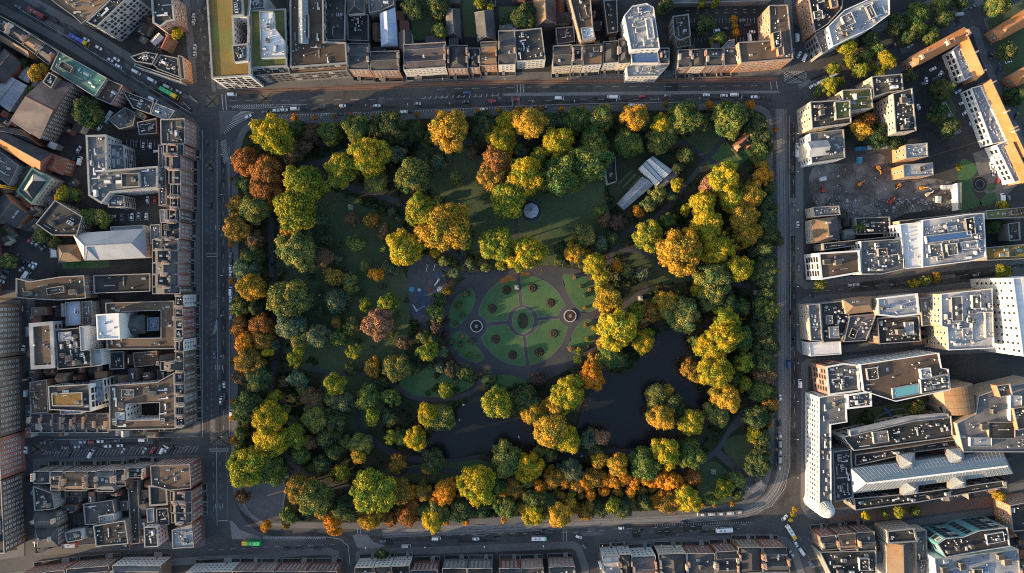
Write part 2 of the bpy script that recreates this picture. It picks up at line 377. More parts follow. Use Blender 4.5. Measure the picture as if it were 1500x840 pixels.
sheet('glade_lawn', [(920, 380), (950, 365), (980, 385), (1010, 395), (1020, 410), (960, 415), (930, 400)], .15, 'grass')
sheet('lakeside_lawn', [(560, 690), (620, 680), (690, 672), (740, 690), (690, 705), (600, 705)], .15, 'grass')
sheet('left_lawn', [(470, 560), (500, 545), (560, 560), (560, 600), (520, 640), (480, 620)], .15, 'grass')

PATHS = [([(345, 262), (372, 240), (430, 240), (470, 238), (512, 220), (560, 208), (640, 212), (700, 208), (760, 205), (840, 208), (890, 218)], 8),
 ([(462, 246), (480, 262), (510, 274), (550, 284), (598, 306), (615, 340), (640, 362), (664, 372), (700, 405)], 9),
 ([(398, 255), (397, 330), (399, 420), (403, 515), (395, 590), (400, 640), (440, 690), (480, 710)], 8),
 ([(755, 312), (757, 360), (758, 395)], 6), ([(890, 218), (950, 200), (1000, 210), (1035, 232), (1062, 250), (1090, 290)], 7),
 ([(1062, 200), (1036, 232), (1012, 262), (960, 320), (912, 345), (890, 390)], 7),
 ([(905, 365), (945, 372), (975, 392), (1030, 410), (1100, 420)], 6),
 ([(880, 455), (910, 450), (950, 420)], 8), ([(870, 520), (885, 540), (870, 560)], 6),
 ([(540, 546), (580, 566), (605, 582), (650, 585), (690, 575), (705, 555)], 7),
 ([(455, 540), (500, 548), (540, 546), (570, 535)], 6), ([(530, 575), (525, 620), (560, 655), (600, 672), (660, 673), (700, 668)], 9),
 ([(480, 710), (540, 715), (600, 690), (720, 690), (840, 668), (920, 662), (1000, 690), (1020, 682), (1050, 660), (1068, 632), (1090, 600)], 7),
 ([(1048, 660), (1070, 680), (1095, 703), (1110, 718)], 11), ([(1122, 250), (1118, 330), (1105, 420), (1108, 520), (1100, 600), (1068, 632)], 7),
 ([(415, 700), (440, 690)], 10), ([(620, 470), (640, 520), (660, 545)], 6), ([(690, 405), (655, 395), (640, 385)], 8)]
pb = MB()
for i, (pts, w) in enumerate(PATHS):
    strip(pb, PX(smooth(pts, 6)), w * S, .17 + .004 * i, 'path')
struct(pb.build('park_path'))
sheet('corner_plaza', [(370, 700), (405, 695), (418, 715), (415, 745), (430, 765), (400, 768), (372, 758), (355, 735), (350, 715)], .16, 'paving', edge=(1.0, 'paving_pale'))
sheet('arch_plaza', [(1088, 705), (1100, 698), (1125, 702), (1118, 722), (1100, 735), (1085, 725)], .235, 'paving', 4)

# lake
LAKE = [(612, 655), (640, 628), (668, 600), (697, 577), (716, 572), (745, 585), (790, 600), (850, 585), (880, 548), (925, 545), (945, 505), (965, 487), (1000, 484), (1012, 500), (1010, 545), (1018, 565), (1045, 588), (1040, 612), (1000, 640), (940, 656), (880, 652), (840, 632), (800, 655), (770, 658), (720, 664), (650, 672), (620, 668)]
lake = sheet('lake', LAKE, .25, 'water', 6, edge=(.45, 'soil'))
for nm, pts in (('lake_peninsula', [(712, 588), (735, 572), (780, 565), (820, 552), (850, 552), (866, 570), (852, 600), (842, 632), (815, 652), (788, 650), (778, 624), (745, 610), (720, 606)]),
                ('lake_island', [(945, 572), (962, 562), (988, 575), (1010, 600), (1032, 615), (1028, 636), (990, 640), (960, 630), (948, 600)])):
    p = ccw(PX(smooth(pts, 5, True))); b = MB(); b.prism(p, .1, .45, 'soil', 'soil'); b.poly([(*v, .62) for v in inset(p, 1.2)], 'wood_floor'); struct(b.build(nm))

# round flower garden
C0 = W(766, 470)
gp = sheet('garden_path', [(649, 470), (656, 438), (682, 408), (720, 394), (766, 390), (820, 391), (865, 402), (888, 440), (890, 475), (872, 512), (835, 540), (795, 558), (765, 560), (715, 550), (690, 546), (664, 522)], .25, 'path', 6)
R1, R0, GAP = 66 * S, 23 * S, 2.7 * S
FOUNT = (W(698, 478), W(835, 463))
for a in (6, 96, 186, 276):       # four lawn quarters between the slightly turned cross paths
    u = Vector((math.cos(math.radians(a)), math.sin(math.radians(a)))); v = Vector((-u.y, u.x)); p = []
    def arc(r, rev=False):
        t0 = math.asin(GAP / r); t1 = math.pi / 2 - t0; q = [u * (r * math.cos(t)) + v * (r * math.sin(t)) for t in np.linspace(t0, t1, 25)]; return q[::-1] if rev else q
    A, B = arc(R1), arc(R0, True); p = A + [A[-1].lerp(B[0], t) for t in np.linspace(.05, .95, 16)] + B + [B[-1].lerp(A[0], t) for t in np.linspace(.05, .95, 16)]
    p = [C0 + q for q in p]
    for f in FOUNT: p = [q if (q - f).length > 16 * S else f + (q - f).normalized() * 16 * S for q in p]   # fountains bite into the lawn edge
    b = MB(); b.poly([(*q, .30) for q in p], 'lawn'); o = struct(b.build('quarter_lawn'))
    e = MB(); strip(e, p + [p[0]], .35, .31, 'paving'); e.build('edging', o)
b = MB(); pts = [(C0.x + 15.5 * S * math.cos(t), C0.y + 19 * S * math.sin(t)) for t in np.linspace(0, 2 * math.pi, 36, endpoint=False)]
b.poly([(*v, .30) for v in pts], 'lawn'); o = struct(b.build('centre_lawn'))
e = MB(); strip(e, pts + [pts[0]], .4, .315, 'paving'); e.build('edging', o)
b = MB(); b.poly([(C0.x + 8 * S * math.cos(t), C0.y + 12 * S * math.sin(t), .33) for t in np.linspace(0, 2 * math.pi, 30, endpoint=False)], 'wood_floor'); b.build('flower_bed', o)
SIDE = [[(657, 466), (662, 445), (675, 430), (691, 423), (696, 440), (686, 462), (672, 477), (661, 480)], [(659, 500), (668, 488), (681, 488), (697, 505), (709, 525), (695, 531), (675, 521)],
        [(824, 406), (840, 403), (864, 409), (879, 430), (880, 449), (856, 457), (838, 442)], [(838, 492), (846, 478), (860, 468), (879, 477), (872, 495), (852, 517), (833, 513)]]
for pts in SIDE: sheet('side_lawn', pts, .30, 'lawn', 5, edge=(.3, 'paving'))
sheet('terrace_lawn', [(708, 552), (740, 549), (770, 557), (765, 567), (725, 569), (708, 563)], .30, 'lawn')
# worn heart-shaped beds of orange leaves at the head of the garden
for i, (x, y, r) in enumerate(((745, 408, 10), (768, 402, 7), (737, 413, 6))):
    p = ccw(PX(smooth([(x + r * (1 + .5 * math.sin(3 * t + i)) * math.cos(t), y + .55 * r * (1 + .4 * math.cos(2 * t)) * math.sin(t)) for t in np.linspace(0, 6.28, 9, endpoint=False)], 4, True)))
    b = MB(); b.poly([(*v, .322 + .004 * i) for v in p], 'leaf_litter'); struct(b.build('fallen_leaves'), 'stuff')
# playground
pl = sheet('playground_ground', [(597, 400), (606, 382), (622, 372), (640, 388), (655, 412), (652, 438), (632, 466), (612, 472), (600, 450)], .24, 'play_grey', 5)
for i, (x, y, r, m) in enumerate(((609, 398, 3.5, 'play_blue'), (617, 433, 9, 'play_blue'), (603, 424, 4, 'container_blue'), (614, 425, 2.5, 'roof_blue'), (627, 424, 4, 'brick_red'), (622, 447, 7, 'play_blue'), (640, 404, 5, 'play_blue'), (632, 415, 6, 'slate_purple'), (612, 455, 7, 'play_blue'), (645, 425, 5, 'roof_blue'))):
    c = W(x, y); b = MB(); b.poly([(c.x + r * S * math.cos(t), c.y + r * S * math.sin(t), .27 + .004 * i) for t in np.linspace(0, 6.28, 20, endpoint=False)], m); b.build('safety_mat', pl)

# tram corridor and islands
def slab(name, pts, z, mat, k=0):
    p = ccw(PX(smooth(pts, k, True) if k else pts)); b = MB(); b.prism(p, -.1, z, 'kerb', 'kerb'); b.poly([(*v, z + .005) for v in inset(p, .3)], mat); return struct(b.build(name))
CORR = smooth([(1143, 160), (1145, 300), (1146, 450), (1147, 600), (1146, 680), (1136, 716), (1116, 738), (1084, 750), (1000, 757), (900, 760), (800, 768), (700, 773), (560, 779)], 8)
b = MB(); cp = PX(CORR); strip(b, cp, 14 * S, .05, 'paving_pale'); struct(b.build('tram_corridor'))
b = MB()
for off in (-2.6, -1.2, 1.2, 2.6): strip(b, cp, .22, .07, 'rail', off)
struct(b.build('tram_rail'))
b = MB(); strip(b, cp, .7, .10, 'kerb', 3.6); struct(b.build('kerb_line'))
tc = PX(smooth([(330, 136), (450, 131), (600, 126), (720, 121), (900, 119), (1060, 117), (1140, 116)], 6))
b = MB(); strip(b, tc, 7 * S, .03, 'paving_red'); struct(b.build('red_track_bed'))
b = MB()
for off in (-.75, .75): strip(b, tc, .22, .05, 'rail', off)
struct(b.build('tram_rail'))
slab('median', [(735, 138), (748, 136.5), (900, 134.5), (1060, 133), (1140, 133), (1145, 137), (1060, 138), (900, 140), (760, 141.5), (738, 141)], .12, 'paving_pale')
slab('traffic_island', [(321, 163), (350, 163), (340, 174), (330, 190), (323, 200)], .12, 'paving')
slab('traffic_island', [(336, 764), (340, 762), (352, 776), (385, 788), (382, 791), (340, 790)], .12, 'paving_pale')
slab('traffic_island', [(516, 785), (522, 782), (538, 783), (548, 794), (566, 800), (548, 805), (524, 803)], .12, 'paving_pale')
slab('traffic_island', [(640, 770), (820, 765), (1000, 758), (1060, 757), (1000, 763), (820, 772), (645, 775)], .12, 'paving_pale')
slab('traffic_island', [(1168, 124), (1185, 116), (1190, 121), (1172, 131)], .12, 'paving_pale')
b = MB(); strip(b, PX(smooth([(1215, 763), (1300, 753), (1400, 741), (1520, 726)], 5)), 16 * S, .03, 'paving_red'); struct(b.build('shopping_street'))

# road markings
mk = MB(); Z = .015
def seg(pts, w=.22, mat='paint_white'): strip(mk, PX(pts), w, Z, mat)
def dash(pts, on=3, gap=4, w=.2, mat='paint_white'): dashes(mk, PX(pts), w, Z, mat, on, gap)
def hatch(p, q, r, s, n, w=.45):
    """stripes between the lines p-q and r-s"""
    p, q, r, s = (W(*t) for t in (p, q, r, s))
    for i in range(n + 1):
        t = i / n; a = p + (q - p) * t; c = r + (s - r) * t; strip(mk, [a, c], w, Z, 'paint_white')
TOPC = [(335, 148), (450, 147), (600, 145), (735, 140)]
dash(TOPC, 5, 6); dash([(640, 131), (760, 128), (950, 127), (1110, 126)], 5, 6); dash([(748, 148), (900, 146), (1130, 145)], 4, 7)
seg([(335, 156), (440, 153)], .3); seg([(350, 160), (400, 158), (450, 153)], .3); hatch((340, 159), (395, 157), (345, 154), (400, 152.5), 16)
hatch((330, 196), (372, 165), (324, 188), (352, 163), 16); hatch((408, 173), (600, 166.5), (410, 169), (602, 162.5), 50, .35); hatch((600, 166), (740, 160), (602, 162), (742, 156), 36, .35)
seg([(408, 169), (600, 162.5), (760, 155.5), (900, 151), (1000, 150)], .25); hatch((620, 145.5), (738, 141.5), (624, 141.5), (738, 137), 14, .5)
for x in (757, 762, 766): seg([(x, 120), (x + 1, 136)], .5)
for x in (750, 760): seg([(x, 141), (x + .5, 157)], .4)
for x in (325, 330): seg([(x, 138), (x + 2, 162)], .5)
def boxjunction(x0, y0, x1, y1, n=5, mat='paint_yellow'):
    for i in range(n + 1):
        t = i / n
        seg([(x0 + (x1 - x0) * t, y0), (x0, y0 + (y1 - y0) * t)], .28, mat); seg([(x1 - (x1 - x0) * t, y1), (x1, y1 - (y1 - y0) * t)], .28, mat)
        seg([(x0 + (x1 - x0) * t, y1), (x0, y1 - (y1 - y0) * t)], .28, mat); seg([(x1 - (x1 - x0) * t, y0), (x1, y0 + (y1 - y0) * t)], .28, mat)
boxjunction(379, 136, 399, 153, 4); boxjunction(302, 140, 320, 157, 4); boxjunction(301, 236, 314, 248, 3); boxjunction(308, 632, 334, 652, 5); boxjunction(1148, 104, 1182, 122, 5, 'paint_white'); boxjunction(47, 652, 64, 664, 3)
for x, o_, g_ in ((303, 2, 6), (309.5, 1.2, 2.2), (327, 3, 6)): dash([(x, 205), (x, 420), (x + .5, 630)], o_, g_, .18)
seg([(318, 205), (318, 420), (318.5, 555)], .35); seg([(335.5, 215), (335.5, 420), (336, 640)], .3); seg([(296.5, 190), (296.5, 640)], .3)
hatch((331, 205), (334.5, 232), (323, 210), (328, 240), 10); hatch((333, 230), (334, 280), (336, 228), (337, 278), 20, .25)
hatch((311, 488), (318, 465), (314, 490), (319, 480), 7, .4)
dash([(312, 660), (313, 760)], 3, 4); dash([(322, 660), (323, 755)], 3, 4); seg([(317, 655), (318, 770)], .35); seg([(332, 655), (334, 765)], .35, 'paint_yellow'); seg([(320, 763), (333, 763)], .5)
for y in (658, 661): seg([(306, y), (335, y)], .45)
for y in (372, 376): seg([(303, y), (318, y)], .35)
for y0, n in ((330, 3), (535, 3), (738, 3)):
    for i in range(n): seg([(316 + i * 5, y0), (316 + i * 5, y0 + 7)], .5)
dash([(305, 806), (420, 800), (500, 798)], 3, 4); hatch((388, 787), (478, 787.5), (386, 790), (475, 790), 26, .4); seg([(385, 787), (480, 787), (498, 790), (510, 800), (513, 830)], .35)
dash([(580, 787), (700, 783), (850, 780), (900, 776)], 3, 5); dash([(900, 775), (1000, 772), (1100, 768)], 3, 5); dash([(905, 781), (1000, 778), (1090, 774)], 2, 3); hatch((960, 771), (1100, 766), (960, 769), (1100, 764), 40, .3)
seg([(900, 765), (1000, 763), (1090, 757), (1130, 742), (1150, 715), (1157, 680), (1158, 400), (1156, 170)], .3)
dash([(1162, 180), (1163, 400), (1164, 640)], 3, 6); seg([(1166, 190), (1165, 415)], .25, 'paint_yellow')
for x in (524, 528): seg([(x, 773), (x, 783)], .4)
for x in (825, 830): seg([(x, 776), (x, 793)], .4)
for x in (1128, 1137): seg([(x, 118), (x + 2, 131)], .5)
dash([(60, 12), (120, 52), (200, 104), (280, 148)], 3, 4); dash([(40, 16), (110, 60), (195, 113), (280, 160)], 3, 4); seg([(25, 12), (100, 55), (190, 111), (280, 166)], .3)
for d in ((268, 150), (278, 140)): seg([d, (d[0] + 10, d[1] + 10)], .4)
dash([(60, 660), (160, 657), (290, 654)], 3, 4); hatch((78, 670), (285, 664), (84, 660), (291, 654), 40, .25); hatch((62, 667), (88, 664), (68, 661), (84, 662), 5, .4); seg([(64, 645), (290, 640)], .25)
dash([(1190, 428), (1350, 412), (1500, 390)], 3, 5); dash([(1195, 770), (1182, 785), (1205, 840)], 2, 3); dash([(1170, 785), (1200, 850)], 3, 4)
dash([(1190, 120), (1260, 90), (1340, 50), (1440, 0)], 3, 4); dash([(1450, 60), (1480, 130), (1520, 215)], 3, 4)
Z = .145
for y in (16, 20): dash([(1005, y), (1110, y - 2)], 2, 4, .25)
for x in np.linspace(1012, 1110, 20): seg([(x, 27), (x, 34)], .22); seg([(x, 55), (x, 62)], .22)
for i in range(9): seg([(186 + i * 5, 205), (186 + i * 5, 216)], .22); seg([(170 + i * 6, 313), (170 + i * 6, 324)], .22)
Z = .015
dash([(311, 0), (317, 120)], 2, 3); dash([(290, 0), (302, 120)], 2, 4)
struct(mk.build('road_marking'))
# darker resurfaced lanes and tyre-worn bands
b = MB(); 
for i, (pts, w) in enumerate((([(340, 166), (420, 163), (600, 157), (800, 150), (1000, 146), (1130, 147)], 5), ([(1161, 180), (1162, 420), (1163, 640), (1158, 715), (1130, 748), (1080, 763), (900, 770)], 8), ([(327, 230), (328, 600)], 7), ([(345, 700), (352, 745), (385, 778), (440, 782), (540, 790), (700, 785), (850, 778)], 8))):
    strip(b, PX(smooth(pts, 6)), w * S, .006 + .002 * i, 'felt_dark')
struct(b.build('resurfaced_lane'))

# patches, trench repairs, manholes and wheel tracks
r = random.Random(21); b = MB()
LANES = [([(330, 150), (600, 146), (1130, 128)], 26), ([(316, 200), (316, 640)], 30), ([(1160, 180), (1162, 640)], 9), ([(400, 795), (850, 785), (1100, 770)], 16), ([(60, 655), (290, 650)], 16), ([(40, 18), (200, 108), (285, 155)], 22), ([(1190, 120), (1330, 60), (1440, 0)], 18), ([(300, 0), (312, 125)], 10), ([(1200, 428), (1500, 392)], 10)]
for k in range(150):
    pts, w = r.choice(LANES); i = r.randrange(len(pts) - 1); t = r.random(); a, c = W(*pts[i]), W(*pts[i + 1]); d = (c - a).normalized(); nn = Vector((-d.y, d.x)); p = a.lerp(c, t) + nn * r.uniform(-.5, .5) * w * S; L, q = r.choice(((r.uniform(3, 14), r.uniform(.5, 1.6)), (r.uniform(1.5, 4), r.uniform(1.5, 3)), (.8, .8)))
    z = .008 + .00004 * k; b.poly([(*(p - d * L - nn * q), z), (*(p + d * L - nn * q), z), (*(p + d * L + nn * q), z), (*(p - d * L + nn * q), z)], r.choice(('felt_dark', 'felt_dark', 'yard', 'paving')))
struct(b.build('road_patch'))
# ------------------------------------------------------------------ building kit
def unit_window(name, fm, gm, mull=0):
    """1 x 1 window facing +Y, centred: proud frame, recessed pane, optional mullions"""
    b = MB(); f = .1
    for x0, x1, z0, z1 in ((-.5, .5, -.5, -.5 + f), (-.5, .5, .5 - f, .5), (-.5, -.5 + f, -.5 + f, .5 - f), (.5 - f, .5, -.5 + f, .5 - f)):
        b.poly([(x1, .09, z0), (x0, .09, z0), (x0, .09, z1), (x1, .09, z1)], fm)
    b.poly([(.5, .03, -.5), (-.5, .03, -.5), (-.5, .03, .5), (.5, .03, .5)], gm)
    b.poly([(-.5, .09, .5), (.5, .09, .5), (.5, 0, .5), (-.5, 0, .5)], fm); b.poly([(.5, .14, -.5), (-.5, .14, -.5), (-.5, 0, -.5), (.5, 0, -.5)], fm)
    b.poly([(-.5, .14, -.5), (.5, .14, -.5), (.5, .14, -.54), (-.5, .14, -.54)], fm)
    if mull:
        b.poly([(.5, .07, -.03), (-.5, .07, -.03), (-.5, .07, .03), (.5, .07, .03)], fm)
        b.poly([(.04, .07, -.5), (-.04, .07, -.5), (-.04, .07, .5), (.04, .07, .5)], fm)
    return b.mesh(name)
WIN = {'sash': unit_window('sash_window', 'frame_white', 'glass', 1), 'dark': unit_window('dark_window', 'frame_dark', 'glass'), 'pale': unit_window('pale_window', 'frame_white', 'glass_pale'), 'plain': unit_window('plain_window', 'frame_white', 'glass')}
def unit_door():
    b = MB()
    b.poly([(.5, .02, 0), (-.5, .02, 0), (-.5, .02, 1), (.5, .02, 1)], 'frame_white'); b.poly([(.36, .06, 0), (-.36, .06, 0), (-.36, .06, .72), (.36, .06, .72)], 'door_paint')
    b.poly([(.36, .06, .76), (-.36, .06, .76), (-.2, .06, .95), (.2, .06, .95)], 'glass'); return b.mesh('door')
DOOR = unit_door()
def unit_chimney():
    b = MB(); b.box((0, 0, .5), (1, .42, 1), 'brick_orange'); b.box((0, 0, 1.04), (1.1, .52, .08), 'coping')
    for i in range(4): b.cyl((-.36 + .24 * i, 0), .075, .06, 1.08, 1.32, 'pot', 6)
    return b.mesh('chimney')
def unit_chimney2():
    b = MB(); b.box((0, 0, .5), (1, .5, 1), 'render_cream'); b.box((0, 0, 1.05), (1.12, .6, .1), 'coping')
    for i in range(3): b.cyl((-.3 + .3 * i, 0), .09, .07, 1.1, 1.36, 'pot', 6)
    return b.mesh('chimney')
CHIM = [unit_chimney(), unit_chimney2()]
def plant_meshes():
    P = {}
    b = MB(); b.box((0, 0, .15), (1, 1, .3), 'fan_dark'); b.box((0, 0, .65), (1.0, 1.0, .7), 'plant_white')
    for x in (-.25, .25):
        for y in (-.25, .25): b.cyl((x, y), .2, .2, 1.0, 1.08, 'fan_dark', 10)
    P['chiller_unit'] = b.mesh('chiller_unit')
    b = MB(); b.box((0, 0, .5), (1, 1, 1), 'plant_grey'); b.box((0, 0, 1.03), (.9, .9, .06), 'plant_white'); b.box((.3, 0, 1.12), (.25, .5, .18), 'plant_white')
    for i in range(5): b.box((-.5, -.36 + .18 * i, .5), (.06, .1, .8), 'fan_dark')
    P['air_handling_unit'] = b.mesh('air_handling_unit')
    b = MB(); b.box((0, 0, .35), (1, .34, .3), 'plant_white'); b.box((.35, .3, .35), (.3, .6, .3), 'plant_white'); b.box((-.4, 0, .12), (.1, .3, .24), 'steel'); b.box((.3, .1, .12), (.1, .2, .24), 'steel')
    P['duct'] = b.mesh('duct')
    b = MB(); b.box((0, 0, .5), (1, 1, 1), 'felt_grey', top='felt_dark'); b.box((0, 0, 1.04), (1.06, 1.06, .08), 'coping'); b.box((0, 0, 1.09), (.94, .94, .04), 'felt_dark'); b.box((.2, -.5, .4), (.22, .04, .8), 'fan_dark')
    P['stair_head'] = b.mesh('stair_head')
    b = MB(); b.box((0, 0, .1), (1, 1, .2), 'frame_white'); 
    b.poly([(-.46, -.46, .22), (.46, -.46, .22), (.46, 0, .6), (-.46, 0, .6)], 'glass_pale'); b.poly([(.46, .46, .22), (-.46, .46, .22), (-.46, 0, .6), (.46, 0, .6)], 'glass_pale')
    b.poly([(.46, -.46, .22), (.46, .46, .22), (.46, 0, .6)], 'frame_white'); b.poly([(-.46, .46, .22), (-.46, -.46, .22), (-.46, 0, .6)], 'frame_white'); b.box((0, 0, .6), (.96, .05, .05), 'frame_white')
    P['skylight'] = b.mesh('skylight')
    b = MB(); b.cyl((0, 0), .3, .3, 0, .9, 'steel', 10); b.cyl((0, 0), .42, .1, .9, 1.15, 'plant_white', 10); P['vent_cowl'] = b.mesh('vent_cowl')
    b = MB(); b.cyl((0, 0), .5, .5, 0, .8, 'plant_white', 14); b.cyl((0, 0), .5, .1, .8, 1.0, 'plant_grey', 14); P['water_tank'] = b.mesh('water_tank')
    b = MB(); b.poly([(-.5, -.5, .15), (.5, -.5, .15), (.5, .5, .55), (-.5, .5, .55)], 'glass_blue')
    for i in range(5): b.bar((-.5 + .25 * i, -.5, .17), (-.5 + .25 * i, .5, .57), .02, .02, 'frame_white')
    for i in range(3): b.bar((-.5, -.5 + .5 * i, .17 + .2 * i), (.5, -.5 + .5 * i, .17 + .2 * i), .02, .02, 'frame_white')
    b.box((0, .45, .25), (.9, .05, .5), 'steel'); P['solar_panel'] = b.mesh('solar_panel')
    b = MB(); 
    for y in (-.3, 0, .3): b.box((0, y, .3), (1, .16, .16), 'plant_white')
    for x in (-.4, 0, .4): b.box((x, 0, .12), (.03, .9, .24), 'steel')
    P['pipe_run'] = b.mesh('pipe_run')
    b = MB(); b.box((0, 0, .1), (1, 1, .08), 'steel'); b.box((0, -.5, .5), (1, .05, .06), 'steel'); b.box((0, .5, .5), (1, .05, .06), 'steel')
    for x in (-.48, 0, .48):
        for y in (-.5, .5): b.box((x, y, .25), (.02, .06, .5), 'steel')
    P['walkway'] = b.mesh('walkway')
    b = MB(); b.box((0, 0, .3), (1, 1, .6), 'plant_grey'); b.cyl((-.2, 0), .28, .28, .6, .72, 'fan_dark', 10); b.box((.3, 0, .7), (.2, .6, .2), 'plant_white'); P['condenser'] = b.mesh('condenser')
    return P
PLANT = plant_meshes()
PLANT_SIZE = {'pipe_run': (9, .9, .8), 'walkway': (9, 1.0, 1.4), 'condenser': (1.8, 1.2, 1.3), 'chiller_unit': (4.5, 2.6, 2.0), 'air_handling_unit': (5.0, 2.2, 2.0), 'duct': (6.5, 2.6, 1.6), 'stair_head': (4.2, 3.4, 2.8), 'skylight': (3.2, 2.0, 1.2), 'vent_cowl': (1.5, 1.5, 1.3), 'water_tank': (2.2, 2.2, 1.8), 'solar_panel': (5.0, 2.2, 1.6)}

NWIN = [0]
def windows(root, p, h, win, edges=None, z0=None, maxn=240):
    """p: counter-clockwise local polygon (root at world loc); windows on walls that look towards the park side"""
    fh, sp, ww, wh, st = win; c = root.location; n = len(p); cnt = 0
    for i in range(n):
        a, b = Vector(p[i][:2]), Vector(p[(i + 1) % n][:2]); d = b - a; L = d.length
        if L < 3: continue
        d /= L; nn = Vector((d.y, -d.x)); mid = (a + b) / 2 + Vector((c.x, c.y))
        if edges is not None:
            if i not in edges: continue
        elif -mid.normalized().dot(nn) < .12: continue
        k = int((L - .8) / sp)
        if k < 1: continue
        st0 = (L - (k - 1) * sp) / 2; fl = max(1, int((h - .9) / fh)); rz = math.atan2(nn.y, nn.x) - math.pi / 2
        for f in range(fl):
            z = h - .7 - wh / 2 - f * fh
            if z - wh / 2 < .3: break
            for j in range(k):
                if cnt >= maxn: return
                q = a + d * (st0 + j * sp); cnt += 1; NWIN[0] += 1
                put('window', WIN[st if (cnt * 7 + i * 3 + int(L)) % 6 else 'pale'], root, (q.x, q.y, z), rz, (ww, 1, wh))
HOUSEW = (3.3, 2.5, 1.25, 1.95, 'sash'); OFFW = (3.5, 3.6, 2.5, 1.9, 'dark'); GRIDW = (3.5, 4.2, 3.3, 2.5, 'dark'); PUNCH = (3.5, 3.4, 1.7, 1.9, 'plain')

def scatter(root, p, h, n, ang, kinds, seed, avoid=(), smax=1.0):
    r = random.Random(seed); pl = inset(p, 1.2); xs = [v[0] for v in pl]; ys = [v[1] for v in pl]; done = list(avoid); made = 0
    for _ in range(n * 14):
        if made >= n: break
        k = r.choice(kinds); sx, sy, sz = PLANT_SIZE[k]; s = r.uniform(.7, 1.25) * smax; sx, sy, sz = sx * s, sy * s, sz * r.uniform(.8, 1.2)
        x, y = r.uniform(min(xs), max(xs)), r.uniform(min(ys), max(ys)); rz = ang + r.choice((0, 0, math.pi / 2)); ca, sa = math.cos(rz), math.sin(rz)
        cs = [(x + u * sx / 2 * ca - w * sy / 2 * sa, y + u * sx / 2 * sa + w * sy / 2 * ca) for u in (-1, 0, 1) for w in (-1, 1)]
        if not all(inside(q, pl) for q in cs): continue
        rad = math.hypot(sx, sy) / 2 * .72
        if any(math.hypot(x - q[0], y - q[1]) < rad + q[2] for q in done): continue
        done.append((x, y, rad)); made += 1; put(k, PLANT[k], root, (x, y, h + .02), rz, (sx, sy, sz))
    return done
MIX = ['pipe_run', 'condenser', 'walkway', 'condenser', 'chiller_unit', 'air_handling_unit', 'duct', 'stair_head', 'vent_cowl', 'duct', 'skylight', 'vent_cowl', 'water_tank']
WHITE = ['pipe_run', 'condenser', 'condenser', 'pipe_run', 'chiller_unit', 'duct', 'chiller_unit', 'air_handling_unit', 'duct', 'stair_head']
SMALL = ['condenser', 'vent_cowl', 'skylight', 'vent_cowl', 'duct']
SEED = [100]
FOOT = []

